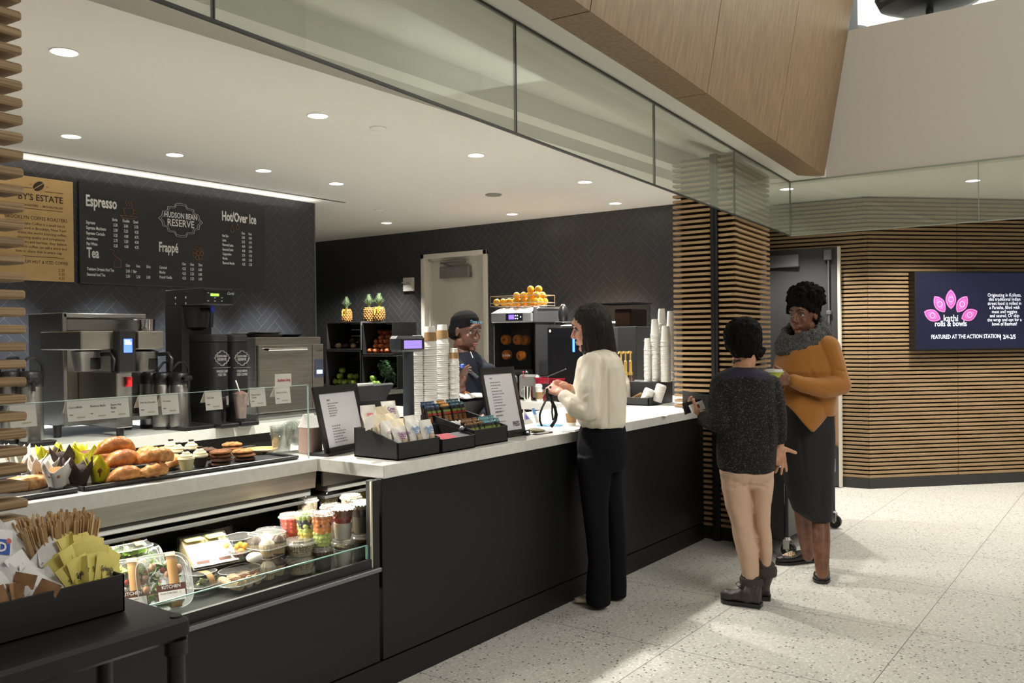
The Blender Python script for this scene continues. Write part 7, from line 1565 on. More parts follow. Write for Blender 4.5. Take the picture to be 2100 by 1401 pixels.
def hand(m, w, d, n, s, curl=(.3, .3, .3, .3), spread=0, k=1.0, thumb=(.75, .75, 0.1), thumb_curl=.25):
    """palm and five fingers: w wrist, d towards the fingers, n palm side, s thumb side"""
    w, d = Vector(w), Vector(d).normalized(); n = Vector(n); n = (n-d*n.dot(d)).normalized(); s0 = Vector(s); s = d.cross(n); s = s if s.dot(s0) > 0 else -s
    caps(m, w-d*.02*k, w+d*.015*k, .023*k, .022*k)
    off = (.028, .0095, -.0095, -.027); L = (.070, .078, .072, .056); base = (.082, .087, .083, .074)
    for i in range(4):
        kn = w+d*base[i]*k+s*off[i]*k; caps(m, w+d*.014*k+s*off[i]*.55*k, kn, .0145*k, .0115*k, 10)
        dd = (d+s*spread*(off[i]/.03)).normalized(); p = kn; a = 0; r = .0098*k if i < 3 else .0086*k
        for j, (fr, cm) in enumerate(((.45, .8), (.30, 1.1), (.25, .8))):
            a += curl[i]*cm; q = p+(dd*math.cos(a)+n*math.sin(a))*L[i]*k*fr; r2 = r*.93; caps(m, p, q, r, r2, 10); p, r = q, r2
    for j in range(3): caps(m, w+d*.03*k+s*(off[j]*.7)*k, w+d*.07*k+s*(off[j+1]*.8)*k, .0145*k, .0125*k, 10)
    b = w+d*.018*k+s*.018*k; t1 = b+(d*thumb[0]+s*thumb[1]+n*thumb[2]).normalized()*.042*k; dr = (t1-b).normalized(); caps(m, b, t1, .0155*k, .0125*k, 10)
    p, r = t1, .0115*k
    for fr in (.030, .025): dr = (dr*math.cos(thumb_curl)+(d*.6+n*.8)*math.sin(thumb_curl)).normalized(); q = p+dr*fr*k; caps(m, p, q, r, r*.92, 10); p, r = q, r*.92
def rows_loft(m, t0, rows_, n=28, e=2.3):
    """(y, left, right, half depth, depth shift): horizontal rings fitted to the outline at that height"""
    R_ = []; fx_ = Vector((RT.x, RT.y, 0)).normalized(); fy_ = Vector((FW.x, FW.y, 0)).normalized()
    for y, l, r, dh, dt in rows_:
        c = PD((l+r)/2, y, t0+dt); hw = (r-l)/2*(t0+dt)/FOC; R_.append((c, fx_*hw, fy_*dh))
    m.loft(R_, n, e)
def shoe(m, toe, heel, w=.085, h=.07, sole=.012, toe_h=.035):
    toe, heel = Vector(toe), Vector(heel); d = toe-heel; L = d.length; d.normalize(); s = Vector((-d.y, d.x, 0)); R_ = []
    for u, wf, hf in ((0, .55, .95), (.04, .72, 1), (.20, .80, 1), (.38, .80, .92), (.55, .92, .70), (.72, 1.0, .52), (.88, .86, .46), (.96, .58, .38), (1.0, .2, .25)):
        hh = h*hf if u < .5 else max(h*hf, toe_h*(1.0 if u < .9 else .8)); c = heel+d*L*u+Vector((0, 0, hh/2)); R_.append((c, s*(w/2*wf), Vector((0, 0, hh/2))))
    m.loft(R_, 18, 2.8)
def sole(m, toe, heel, w=.088, z0=0, z1=.012):
    toe, heel = Vector(toe), Vector(heel); d = toe-heel; L = d.length; d.normalize(); s = Vector((-d.y, d.x, 0)); P = []
    pts = ((0, .30), (.02, .36), (.2, .39), (.4, .38), (.6, .46), (.75, .50), (.9, .40), (.98, .22), (1.01, .05))
    for u, q in pts: P.append(heel+d*L*u+s*w*q)
    for u, q in pts[::-1]: P.append(heel+d*L*u-s*w*q)
    m.prism([(p.x, p.y) for p in P], z0, z1)
def skin(name, c, c2): return mat(name, c, .45, noise_=.12, nscale=25, col2=c2, sss=.06, bump=.03, bscale=300)
def hairm(name, c=(0, 0, 0)): return mat(name, c, .5, spec=.3, noise_=.4, nscale=60, stretch=(3, 3, .25), bump=.6, bscale=90)
def person(label, x, y): return thing('person', label, 'person', (x, y, 0))
def hair_strands(base, tips, m, r=.004):
    for b, t_ in zip(base, tips): m.tube([b, (Vector(b)+Vector(t_))/2+Vector((0, 0, .004)), t_], [r, r*.8, r*.2], 6)
# ---------------------------------------------------------------- woman in the white blouse
t0 = 4.80; J = lambda x, y, dt=0: PD(x, y, t0+dt)
w1 = person('person in white blouse and dark trousers at the counter, untangling a black lanyard', *PD(1230, 1235, 4.82).xy)
sk1 = skin('skin_fair', srgb(222, 170, 148), srgb(206, 148, 126))
H1 = Head(1210, 671, t0, (-.93, .22, -.26))
B = MB(); H1.skull(B); H1.neck(B, J(1226, 735, .0), .048, .058)
caps(B, J(1230, 760), J(1234, 860), .07, .07); caps(B, J(1220, 752, -.11), J(1220, 752, .11), .035, .035)
chain(B, [J(1216, 756, -.12), J(1208, 838, -.19), J(1152, 808, -.13)], [.032, .028, .024]); chain(B, [J(1212, 756, .12), J(1190, 838, .10), J(1164, 795, .02)], [.040, .034, .024])
hand(B, J(1151, 806, -.13), J(1128, 797, -.09)-J(1151, 806, -.13), UP*-.5+FW*.7-RT*.2, UP*.8+FW*.2, (.8, .85, .9, .95), 0, .92, (.8, .45, .5), .5)
hand(B, J(1163, 794, .02), J(1140, 789, -.01)-J(1163, 794, .02), UP*-.5-FW*.7, UP*.8-FW*.2, (.6, .7, .8, .85), 0, .92, (.8, .45, .5), .45)
for (a, b, c) in ((J(1222, 900, -.08), J(1226, 1060, -.07), J(1228, 1215, -.06)), (J(1245, 900, .09), J(1258, 1060, .10), J(1264, 1205, .10))): chain(B, [a, b, c], [.055, .040, .030])
put('body', fuse(B, .0045, 5), sk1, w1)
H1.features(w1, mat('iris_dark', (.03, .018, .012), .2), mat('brow_dark', (.03, .02, .016), .7), mat('lip_rose', srgb(190, 110, 104), .4), mat('lash_dark', (.03, .02, .018), .6))
m = MB()
rows_loft(m, t0, [(621, 1206, 1224, .03, 0), (626, 1193, 1236, .065, .0), (636, 1181, 1246, .092, .0), (650, 1177, 1252, .106, 0), (668, 1184, 1256, .114, .005), (690, 1189, 1259, .112, .01), (708, 1190, 1262, .098, .01), (720, 1192, 1264, .09, .01), (728, 1202, 1262, .075, .01)], 36, 2.1)
put('hair', fuse(m, .006, 3, .5, lambda p: .006*noise.noise(Vector((p.x*70, p.y*70, p.z*9)))+.003*noise.noise(Vector((p.x*160, p.y*160, p.z*14)))), hairm('hair_dark_brown', srgb(30, 24, 21)), w1)
# blouse
m = MB()
rows_loft(m, t0, [(713, 1216, 1248, .055, .0), (722, 1204, 1262, .11, 0), (734, 1194, 1272, .155, 0), (752, 1184, 1279, .175, 0), (785, 1178, 1282, .175, 0), (820, 1178, 1283, .175, 0), (850, 1180, 1283, .178, 0), (864, 1184, 1283, .176, 0), (873, 1190, 1281, .165, 0)], 36, 2.2)
chain(m, [J(1214, 746, -.13), J(1207, 800, -.185), J(1206, 842, -.20), J(1180, 833, -.18), J(1158, 814, -.14)], [.060, .062, .060, .055, .040])
chain(m, [J(1206, 746, .13), J(1194, 800, .16), J(1190, 836, .12), J(1172, 805, .04)], [.058, .058, .054, .040])
silk = mat('cream_silk', srgb(226, 218, 200), .5, bump=.04, bscale=60, sheen=.2)
fo = [(J(1232, 790, -.18), Vector((0, 0, 1)), .13, .010, -.006), (J(1247, 770, -.17), (RT*.25+UP).normalized(), .12, .012, -.008), (J(1262, 800, -.12), UP.copy(), .15, .012, .005), (J(1190, 830, -.24), (RT*.7-UP*.7).normalized(), .05, .008, -.005), (J(1175, 822, -.22), (RT*.6-UP*.8).normalized(), .045, .008, -.005), (J(1200, 815, -.25), (RT*.8+UP*.5).normalized(), .05, .009, .006), (J(1222, 760, -.17), (RT*.7-UP*.7).normalized(), .06, .010, -.006)]
fo += [(J(1247, 800, -.175), UP.copy(), .22, .006, -.009), (J(1170, 830, -.20), (RT*.35-UP*.9).normalized(), .035, .006, -.006), (J(1163, 822, -.19), (RT*.35-UP*.9).normalized(), .03, .006, -.006), (J(1200, 862, -.17), (RT*.9+UP*.2).normalized(), .09, .010, .007)]
put('blouse', fuse(m, .0055, 4, .5, folds(fo, wrinkle(.009, 15, 15, 7, 2))), silk, w1)
for cpx, dt, ax in ((1155, -.14, 1), (1168, .035, 1)): pass
m = MB(); rows_loft(m, t0, [(866, 1194, 1280, .13, 0), (885, 1187, 1283, .165, 0), (912, 1182, 1286, .175, .0), (940, 1181, 1285, .17, 0), (962, 1183, 1278, .15, .01)], 32, 2.2)
rows_loft(m, t0, [(935, 1183, 1262, .085, -.08), (970, 1184, 1254, .085, -.08), (1010, 1189, 1249, .078, -.08), (1045, 1194, 1248, .072, -.08), (1090, 1201, 1249, .070, -.08), (1150, 1206, 1251, .074, -.07), (1195, 1203, 1252, .080, -.07), (1230, 1200, 1252, .084, -.07), (1238, 1203, 1252, .083, -.07)], 24, 2.3)
rows_loft(m, t0, [(935, 1215, 1283, .085, .09), (970, 1226, 1276, .085, .09), (1010, 1234, 1275, .076, .09), (1050, 1239, 1279, .070, .09), (1100, 1244, 1283, .068, .09), (1150, 1246, 1285, .072, .09), (1195, 1245, 1286, .078, .09), (1222, 1245, 1284, .080, .09)], 24, 2.3)
navy = mat('navy_trouser', srgb(14, 15, 21), .9, spec=.2, bump=.05, bscale=250)
put('trousers', fuse(m, .006, 5, .5, folds([(J(1225, 1040, -.16), (RT+UP*.15).normalized(), .08, .012, -.004), (J(1228, 985, -.17), (RT+UP*.4).normalized(), .09, .014, -.004)], wrinkle(.005, 10, 10, 4, 5))), navy, w1)
nude = mat('nude_pump', srgb(214, 200, 176), .35)
for (tx, ty, hx, hy, dt) in ((1179, 1237, 1247, 1245, 0), (1222, 1222, 1277, 1228, 0)):
    tz, hz = PZ(tx, ty, 0), PZ(hx, hy, 0); m = MB(); shoe(m, tz+Vector((0, 0, .006)), hz+Vector((0, 0, .03)), .078, .055, .01, .03); s_ = obj('shoe', m, nude, w1, sharp=80)
    m = MB(); d = (hz-tz).normalized(); m.cyl(hz-d*.012, hz-d*.012+Vector((0, 0, .05)), .014, .022, 12); obj('heel', m, nude, s_)
# the lanyard in her hands
lan = mat('lanyard_black', (.012, .012, .012), .7); t = thing('lanyard', 'black badge lanyard hanging from the hands of the person in white', 'lanyard', tuple(J(1126, 800, -.10)))
m = MB(); m.tube([J(1129, 792, -.10), J(1126, 805, -.11), J(1119, 822, -.12), J(1112, 836, -.13), J(1107, 850, -.13), J(1107, 862, -.13), J(1111, 874, -.13)], .007, 8, flat=.0018); m.tube([J(1127, 806, -.10), J(1131, 822, -.11), J(1138, 836, -.12), J(1141, 850, -.12), J(1139, 862, -.12), J(1130, 876, -.12)], .010, 8, flat=.002); m.tube([J(1133, 826, -.12), J(1132, 845, -.13), J(1134, 862, -.13), J(1138, 856, -.12), J(1141, 842, -.12)], .006, 8, flat=.0018)
obj('strap', m, lan, t); m = MB(); m.bc(tuple(J(1122, 806, -.115)), (.018, .012, .05), .003); obj('clip', m, black, t)
m = MB(); m.tube([J(1124, 794, -.115), J(1108, 822, -.10)], .0022, 6); obj('reel_cord', m, mat('cord_pale', (.5, .5, .5), .5), t)
# ---------------------------------------------------------------- woman with short dark hair, back to the viewer
t0 = 4.76
w2 = person('person with short black hair, speckled dark sweater and beige trousers, seen from behind', *PD(1530, 1240, 4.76).xy)
sk2 = skin('skin_tan', srgb(206, 156, 126), srgb(186, 132, 104))
H2 = Head(1524, 697, t0, (-.40, .90, -.06), 0, .93); B = MB(); H2.skull(B); H2.neck(B, J(1523, 762, .0), .050, .062)
caps(B, J(1527, 790), J(1530, 930), .08, .08); caps(B, J(1486, 788, 0), J(1568, 788, 0), .035, .035)
chain(B, [J(1480, 792, 0), J(1474, 864, -.045), J(1440, 856, .10)], [.034, .030, .025]); chain(B, [J(1578, 794, 0), J(1594, 855, -.03), J(1599, 912, .0)], [.042, .034, .024])
hand(B, J(1441, 855, .10), J(1424, 842, .14)-J(1441, 855, .10), FW*.2+RT*.3+UP*.9, UP*.5-FW*.6, (.5, .55, .6, .65), 0, .95, (.55, .8, .4), .2)
hand(B, J(1599, 914, 0), -UP+RT*.05+FW*.08, -RT*.3+FW, RT+FW*.1, (.10, .14, .20, .28), .28, 1.0, (.35, .95, .1), .05)
for a, b, c in ((J(1508, 985), J(1523, 1080), J(1540, 1205)), (J(1559, 985, .01), J(1562, 1080, .02), J(1569, 1172, .02))): chain(B, [a, b, c], [.055, .036, .028])
put('body', fuse(B, .0045, 5), sk2, w2)
m = MB(); m.lathe([(.0098, -.004), (.0108, -.003), (.0108, .003), (.0098, .004)], J(1598, 957, 0), 18); obj('ring', m, mat('silver_ring', (.7, .7, .68), .2, 1), w2)
m = MB(); rows_loft(m, t0, [(650, 1520, 1534, .03, 0), (654, 1505, 1547, .06, 0), (664, 1493, 1556, .09, 0), (680, 1486, 1561, .105, 0), (697, 1485, 1562, .108, -.005), (712, 1490, 1557, .10, -.012), (724, 1500, 1548, .082, -.02), (733, 1507, 1541, .06, -.025)], 32, 2.2)
for k in range(60):
    a = k*2.4; z_ = .55*((k*37) % 60)/60; p = H2.p(-.03-.085*math.cos(a*.3)*.4, .085*math.sin(a), .09-.19*((k*23) % 60)/60); m.ell(p, (.022, .022, .018), 8, 6)
put('hair', fuse(m, .006, 2, .5, lambda p: .007*noise.noise(Vector((p.x*45, p.y*45, p.z*22)))+.005*noise.noise(Vector((p.x*95+3, p.y*95, p.z*50)))), mat('hair_black', srgb(10, 9, 9), .8, spec=.12, bump=.5, bscale=90), w2)
m = MB(); rows_loft(m, t0, [(752, 1502, 1546, .065, 0), (757, 1490, 1558, .085, 0), (765, 1474, 1574, .10, 0), (778, 1466, 1585, .112, 0), (800, 1468, 1588, .118, 0), (840, 1472, 1590, .128, 0), (880, 1472, 1592, .135, 0), (920, 1471, 1591, .14, 0), (950, 1472, 1588, .14, 0), (962, 1475, 1586, .138, 0), (966, 1482, 1580, .132, 0)], 36, 2.4)
chain(m, [J(1478, 786, 0), J(1473, 830, -.03), J(1475, 866, -.055), J(1456, 864, .03), J(1447, 860, .07)], [.056, .058, .058, .052, .047])
chain(m, [J(1580, 790, 0), J(1590, 825, -.02), J(1594, 858, -.02), J(1598, 898, -.005)], [.055, .054, .050, .042])
def knit_speck(name):
    m_ = bpy.data.materials.new(name); m_.use_nodes = True; N, L = nt(m_); b = N['Principled BSDF']; tc = N.new('ShaderNodeTexCoord')
    v = N.new('ShaderNodeTexVoronoi'); v.inputs['Scale'].default_value = 380; L.new(tc.outputs['Object'], v.inputs['Vector']); s_ = N.new('ShaderNodeSeparateColor'); L.new(v.outputs['Color'], s_.inputs[0])
    g = N.new('ShaderNodeMath'); g.operation = 'GREATER_THAN'; g.inputs[1].default_value = .945; L.new(s_.outputs[0], g.inputs[0])
    mx = N.new('ShaderNodeMix'); mx.data_type = 'RGBA'; mx.inputs[6].default_value = (*srgb(17, 17, 19), 1); mx.inputs[7].default_value = (*srgb(120, 118, 110), 1); L.new(g.outputs[0], mx.inputs[0]); L.new(mx.outputs[2], b.inputs['Base Color'])
    bp = N.new('ShaderNodeBump'); bp.inputs['Strength'].default_value = .7; bp.inputs['Distance'].default_value = .006; L.new(v.outputs['Distance'], bp.inputs['Height']); L.new(bp.outputs[0], b.inputs['Normal']); b.inputs['Roughness'].default_value = .9; return m_
navy_yoke = mat('navy_yoke', srgb(30, 30, 48), .85)
sw = fuse(m, .006, 4, .5, folds([(J(1502, 850, -.14), (UP+RT*.1).normalized(), .20, .015, -.008), (J(1578, 850, -.12), UP.copy(), .20, .012, -.008)], wrinkle(.006, 9, 9, 6, 8)))
o = put('sweater', sw, [knit_speck('speckled_knit'), navy_yoke], w2); lim = J(1525, 780).z; off = w2.location
for p in sw.polygons:
    c = p.center; q = to_px(c+off)
    if q[1] < 774+8*abs((q[0]-1527)/60)**1.5-9*(abs(q[0]-1527) > 45) and c.z > lim-.03: p.material_index = 1
m = MB(); P = [J(1523+20*math.cos(a), 741-3.5*math.sin(a)+2, -.055*math.sin(a)) for a in [k*math.pi/8 for k in range(17)]]; m.tube(P, .005, 8); obj('neck_cord', m, black, w2)
m = MB(); rows_loft(m, t0, [(950, 1476, 1585, .125, 0), (970, 1477, 1585, .128, 0), (984, 1480, 1583, .108, 0), (996, 1487, 1577, .08, 0), (1002, 1496, 1568, .05, 0)], 28, 2.4)
rows_loft(m, t0, [(968, 1478, 1535, .10, 0), (1000, 1480, 1536, .098, 0), (1040, 1489, 1540, .085, 0), (1078, 1501, 1543, .073, 0), (1100, 1504, 1549, .070, -.005), (1130, 1511, 1554, .068, -.01), (1160, 1519, 1556, .058, -.005), (1190, 1524, 1556, .050, 0)], 24, 2.2)
rows_loft(m, t0, [(968, 1533, 1585, .10, .01), (1000, 1537, 1583, .096, .01), (1040, 1541, 1579, .083, .015), (1078, 1545, 1577, .072, .02), (1105, 1550, 1582, .07, .02), (1135, 1555, 1582, .064, .02), (1160, 1558, 1580, .052, .02), (1180, 1559, 1579, .048, .02)], 24, 2.2)
fo = [(J(1510+d_, y_, -.09), (RT+UP*sl).normalized(), .05, .010, -.0085) for d_, y_, sl in ((0, 985, .25), (5, 998, .3), (12, 1072, .1), (14, 1080, -.1), (16, 1090, .15), (45, 985, -.3), (50, 998, -.2), (50, 1070, .1), (52, 1080, -.1))]+[(J(1536, 985, -.10), UP.copy(), .05, .008, -.01)]
put('trousers', fuse(m, .0055, 4, .5, folds(fo, wrinkle(.004, 14, 14, 12, 3))), mat('beige_denim', srgb(202, 170, 146), .8, bump=.05, bscale=250), w2)
bt = mat('brown_boot', srgb(56, 48, 44), .6, noise_=.2, nscale=30, bump=.1, bscale=60); cuffm = mat('boot_cuff', srgb(62, 54, 50), .9)
for i, (tx, ty, hx, hy, ax, ay, at_, w_) in enumerate(((1479, 1234, 1560, 1246, 1541, 1185, 0, 21), (1530, 1226, 1579, 1230, 1569, 1164, .02, 13))):
    tz, hz = PZ(tx, ty, 0), PZ(hx, hy, 0); d = (tz-hz).normalized(); m = MB(); shoe(m, tz+Vector((0, 0, .018)), hz+Vector((0, 0, .018)), .098, .095, .01, .055)
    an = hz+d*.065; top = J(ax, ay, at_); chain(m, [an+Vector((0, 0, .06)), an*.6+top*.4+Vector((0, 0, .01)), top], [.052, .050, .056]); b_ = put('boot', fuse(m, .006, 3, .5, wrinkle(.004, 30, 30, 25, 1)), bt, w2)
    m = MB(); sole(m, tz, hz-d*.005, .10, .001, .022); obj('sole', m, black, b_)
    m = MB(); m.lathe([(.056, -.045), (.062, -.04), (.064, -.01), (.060, .004), (.050, .004)], top, 24); obj('cuff', m, cuffm, b_)
    if i == 0:
        m = MB(); q = J(1522, 1198, -.03); m.tube([q, q+RT*-.02+UP*.012, q+RT*-.035+UP*.002, q+RT*-.025-UP*.012, q], .0025, 6); m.tube([q, q-RT*.008-UP*.03, q-RT*.02-UP*.055], .0025, 6)
        for k in range(4): a = q+RT*(-.004-.008*k)-UP*(.02+.016*k); m.tube([a-RT*.012+FW*.02, a-FW*.006, a+RT*.012+FW*.01], .003, 6)
        obj('lace', m, black, b_)
# what she holds
t = thing('badge_wallet', 'black badge wallet with white cards held up in the left hand', 'badge wallet', tuple(J(1425, 838, .13)))
def slab4(m, P, th): m.extr(P, th)
def quad_px(m, pts, dt, th=.004): m.extr([J(x, y, dt+ddt) for x, y, ddt in pts], FW*th)
m = MB(); quad_px(m, ((1399, 828, .10), (1437, 818, .16), (1444, 836, .16), (1405, 851, .10)), 0, .008); obj('cover', m, black, t)
m = MB(); quad_px(m, ((1412, 832, .105), (1440, 821, .145), (1447, 838, .145), (1419, 848, .105)), -.012, .003); obj('badge_card', m, white, t)
m = MB(); quad_px(m, ((1427, 831, .10), (1433, 828.5, .112), (1436, 836, .112), (1430, 838.5, .10)), -.0135, .001); obj('photo', m, mat('badge_photo', srgb(110, 50, 40), .5), t)
t = thing('plastic_sleeve', 'clear plastic sleeve of grey papers held behind the badge wallet', 'sleeve', tuple(J(1428, 822, .18)))
m = MB(); quad_px(m, ((1400, 801, .16), (1457, 811, .22), (1453, 842, .22), (1400, 838, .16)), .02, .003); obj('papers', m, mat('grey_leaflet', srgb(120, 120, 122), .5, noise_=.3, nscale=60), t)
m = MB(); quad_px(m, ((1399, 800, .16), (1458, 810, .22), (1454, 844, .22), (1399, 840, .16)), .016, .002); obj('film', m, plastic, t)
# ---------------------------------------------------------------- woman in the ochre sweater
t0 = 5.28
w3 = person('person in ochre sweater, grey scarf and black skirt holding a lime green bowl', *PD(1660, 1185, 5.28).xy)
sk3 = skin('skin_brown', srgb(126, 86, 64), srgb(104, 68, 50))
H3 = Head(1647, 646, t0, (-.74, -.66, -.10), -.03); B = MB(); H3.skull(B); H3.neck(B, J(1660, 715, .02), .052, .066)
caps(B, J(1660, 745, .02), J(1660, 870, .02), .09, .09); caps(B, J(1688, 718, -.08), J(1628, 718, .12), .04, .04)
chain(B, [J(1700, 712, -.12), J(1726, 796, -.15), J(1622, 780, -.27)], [.048, .042, .027]); chain(B, [J(1618, 715, .14), J(1600, 800, .10), J(1598, 790, -.12)], [.046, .040, .027])
hand(B, J(1620, 780, -.27), J(1600, 779, -.30)-J(1620, 780, -.27), FW*.9-RT*.3, UP, (.45, .5, .55, .6), .10, 1.0, (.7, .7, .2), .35)
hand(B, J(1598, 792, -.12), J(1592, 782, -.22)-J(1598, 792, -.12), RT*.4-UP*.6+FW*.3, UP, (.5, .5, .5, .5), 0, 1.0)
for a, b, c, r in ((J(1640, 950, .10), J(1646, 1045, .13), J(1657, 1140, .22), .036), (J(1680, 950, -.02), J(1683, 1060, -.04), J(1686, 1175, -.16), .037)): chain(B, [a, b, (b*.55+c*.45), c], [.06, .052, .052, r])
put('body', fuse(B, .0048, 5), sk3, w3)
H3.features(w3, mat('iris_dark'), mat('brow_black', (.012, .01, .009), .8), mat('lip_brown', srgb(142, 82, 74), .45), mat('lash_dark'))
m = MB(); c = J(1653, 612, .03); m.ell(c, (.098, .098, .085), 20, 14); H3.ell(m, -.040, 0, .035, .088, .084, .088); H3.ell(m, -.055, 0, -.02, .055, .082, .065); H3.ell(m, .015, 0, .090, .062, .066, .032)
for k in range(70):
    a, b_ = k*2.4, math.acos(1-1.5*(k+.5)/70); m.ell(c+Vector((math.cos(a)*math.sin(b_)*.093, math.sin(a)*math.sin(b_)*.093, .080*math.cos(b_))), .024+.006*math.sin(k*5), 8, 6)
for k in range(26): a = -1.25+2.5*k/25; m.ell(H3.p(.075*math.cos(a)-.004, .080*math.sin(a), .070-.045*abs(math.sin(a))**3), .020, 8, 6)
for q in (-1, 1): H3.ell(m, -.012, .074*q, .030, .030, .016, .040)
put('hair', fuse(m, .006, 1, .5, lambda p: .009*noise.noise(p*48)+.008*noise.noise(p*95)), mat('hair_curly', srgb(15, 13, 12), .9, spec=.15, bump=1, bscale=140), w3)
och = mat('ochre_knit', srgb(160, 103, 36), .9, bump=.12, bscale=260, sheen=.3)
m = MB(); rows_loft(m, t0, [(683, 1640, 1690, .09, .02), (694, 1620, 1706, .14, .02), (712, 1602, 1716, .17, .01), (740, 1591, 1717, .18, 0), (760, 1588, 1716, .185, -.01), (785, 1592, 1714, .18, 0), (812, 1598, 1712, .18, .01), (830, 1604, 1711, .178, .015), (843, 1622, 1709, .17, .02), (850, 1645, 1705, .15, .02)], 36, 2.3)
chain(m, [J(1698, 714, -.11), J(1713, 755, -.13), J(1722, 790, -.16), J(1690, 797, -.21), J(1650, 789, -.25), J(1626, 781, -.27)], [.072, .066, .064, .058, .046, .036])
chain(m, [J(1615, 716, .13), J(1604, 770, .12), J(1602, 795, .04), J(1602, 792, -.05)], [.065, .058, .05, .042])
fo = [(J(1640, 770, -.2), (RT*.8-UP*.6).normalized(), .10, .014, -.008), (J(1662, 755, -.2), (RT*.3-UP*.9).normalized(), .10, .014, -.008), (J(1700, 800, -.28), (RT-UP*.3).normalized(), .06, .010, -.006), (J(1676, 815, -.2), (RT*.6-UP*.8).normalized(), .08, .013, -.008), (J(1718, 772, -.22), (RT+UP*.3).normalized(), .05, .008, -.006), (J(1718, 759, -.20), (RT-UP*.12).normalized(), .075, .006, -.007), (J(1625, 775, -.15), (RT*.9+UP*.3).normalized(), .07, .012, .007)]
put('sweater', fuse(m, .006, 4, .5, folds(fo, wrinkle(.007, 8, 8, 6, 4))), och, w3)
def drape(name, x0, x1, ytop, ybot, dtf, mm):
    m = MB()
    def fn(u, v): x = x0+(x1-x0)*u; y = ytop(u)+(ybot(u)-ytop(u))*v; return J(x+4*v*math.sin(u*9)*.5, y, dtf(u)-.012*v+.008*math.sin(u*13+v*3))
    m.sheet(fn, 24, 12, .005); obj(name, m, mm, w3, sharp=180)
drape('front_hem', 1600, 1703, lambda u: 800+26*u, lambda u: 822+66*min(1, u/.65)**1.15-(0 if u < .65 else 46*((u-.65)/.35)), lambda u: -.03-.165*math.sin(math.pi*min(1, .12+.8*u))**.7, och)
drape('back_hem', 1699, 1717, lambda u: 812, lambda u: 905+12*u, lambda u: -.09+.16*u, och)
kn = mat('grey_cable_knit', srgb(98, 98, 96), .95, noise_=.75, nscale=130, col2=srgb(42, 43, 43), bump=1, bscale=110)
m = MB()
for cx, cy, a_, b_, r, ph in ((1650, 688, .118, .110, .038, 0), (1646, 700, .130, .115, .038, .5), (1648, 679, .108, .10, .034, .9)):
    P = []
    for k in range(29): an = k*2*math.pi/28; P.append(J(cx, cy)+RT*(a_*math.cos(an))+FW*(b_*math.sin(an))+UP*(.048*math.cos(an)+.034*math.sin(an)+.008*math.sin(an*3+ph)))
    m.tube(P, [r*(1+.14*math.sin(k*2.3+ph)) for k in range(29)], 12, caps=False)
put('scarf', fuse(m, .006, 2, .5, lambda p: .006*noise.noise(p*38)+.005*noise.noise(p*85)), kn, w3)
m = MB(); rows_loft(m, t0, [(818, 1602, 1705, .15, .02), (845, 1598, 1707, .165, .02), (880, 1597, 1708, .17, .02), (930, 1602, 1708, .165, .02), (980, 1610, 1707, .155, .02), (1020, 1619, 1705, .145, .02), (1048, 1630, 1703, .138, .02), (1064, 1652, 1702, .125, .01)], 32, 2.3)
put('skirt', fuse(m, .007, 4, .5, folds([(J(1648, 960, -.14), (UP-RT*.1).normalized(), .3, .016, -.008), (J(1685, 1000, -.13), UP.copy(), .25, .016, -.007)], wrinkle(.007, 6, 6, 3, 6))), mat('black_skirt', srgb(20, 21, 23), .7, bump=.04, bscale=200), w3)
def leopard(name):
    m_ = bpy.data.materials.new(name); m_.use_nodes = True; N, L = nt(m_); b = N['Principled BSDF']; tc = N.new('ShaderNodeTexCoord'); v = N.new('ShaderNodeTexVoronoi'); v.inputs['Scale'].default_value = 95; L.new(tc.outputs['Object'], v.inputs['Vector'])
    r = N.new('ShaderNodeValToRGB'); e = r.color_ramp.elements; e[0].position = .22; e[0].color = (*srgb(150, 108, 76), 1); e[1].position = .34; e[1].color = (*srgb(30, 24, 22), 1); n_ = e.new(.52); n_.color = (*srgb(206, 178, 148), 1); L.new(v.outputs['Distance'], r.inputs[0]); L.new(r.outputs[0], b.inputs['Base Color']); b.inputs['Roughness'].default_value = .6; return m_
leo = leopard('leopard_vamp'); bsh = mat('black_shoe_leather', (.012, .012, .013), .35)
for i, (tx, ty, hx, hy) in enumerate(((1593, 1158, 1668, 1152), (1681, 1206, 1689, 1176))):
    tz, hz = PZ(tx, ty, 0), PZ(hx, hy, 0); d = (tz-hz).normalized()
    if i: tz = hz+d*.25
    m = MB(); shoe(m, tz+Vector((0, 0, .012)), hz+Vector((0, 0, .012)), .096, .07, .01, .045); s_ = put('shoe', fuse(m, .005, 3), bsh, w3)
    m = MB(); sole(m, tz+d*.004, hz-d*.004, .10, .001, .018); m.box((0, 0, 0), (0, 0, 0)) if False else None; obj('sole', m, black, s_)
    L_ = (tz-hz).length; sd = Vector((-d.y, d.x, 0)); m = MB(); m.sheet(lambda u, v: hz+d*L_*(.56+.34*v)+sd*((u-.5)*.074*(1-.25*v*v))+Vector((0, 0, .020+.042*(1-v)**.8+.014*(1-(2*u-1)**2)+.012*v*(1-(2*u-1)**2))), 10, 8, .003); obj('patterned_vamp', m, leo, s_, sharp=180)
    q = hz+d*L_*.55+Vector((0, 0, .082)); m = MB()
    for sg in (-1, 1): m.tube([q, q+sd*.025*sg+Vector((0, 0, .012)), q+sd*.04*sg, q+sd*.02*sg-Vector((0, 0, .006)), q], .0025, 6)
    for k in range(3): a = q+d*(.012+.016*k)-Vector((0, 0, .010+.008*k)); m.tube([a-sd*.018, a+Vector((0, 0, .004)), a+sd*.018], .0028, 6)
    obj('lace', m, black, s_)
t = thing('lime_bowl', 'lime green paper bowl with a clear lid in the hands of the person in ochre', 'bowl', tuple(J(1588, 778, -.28)))
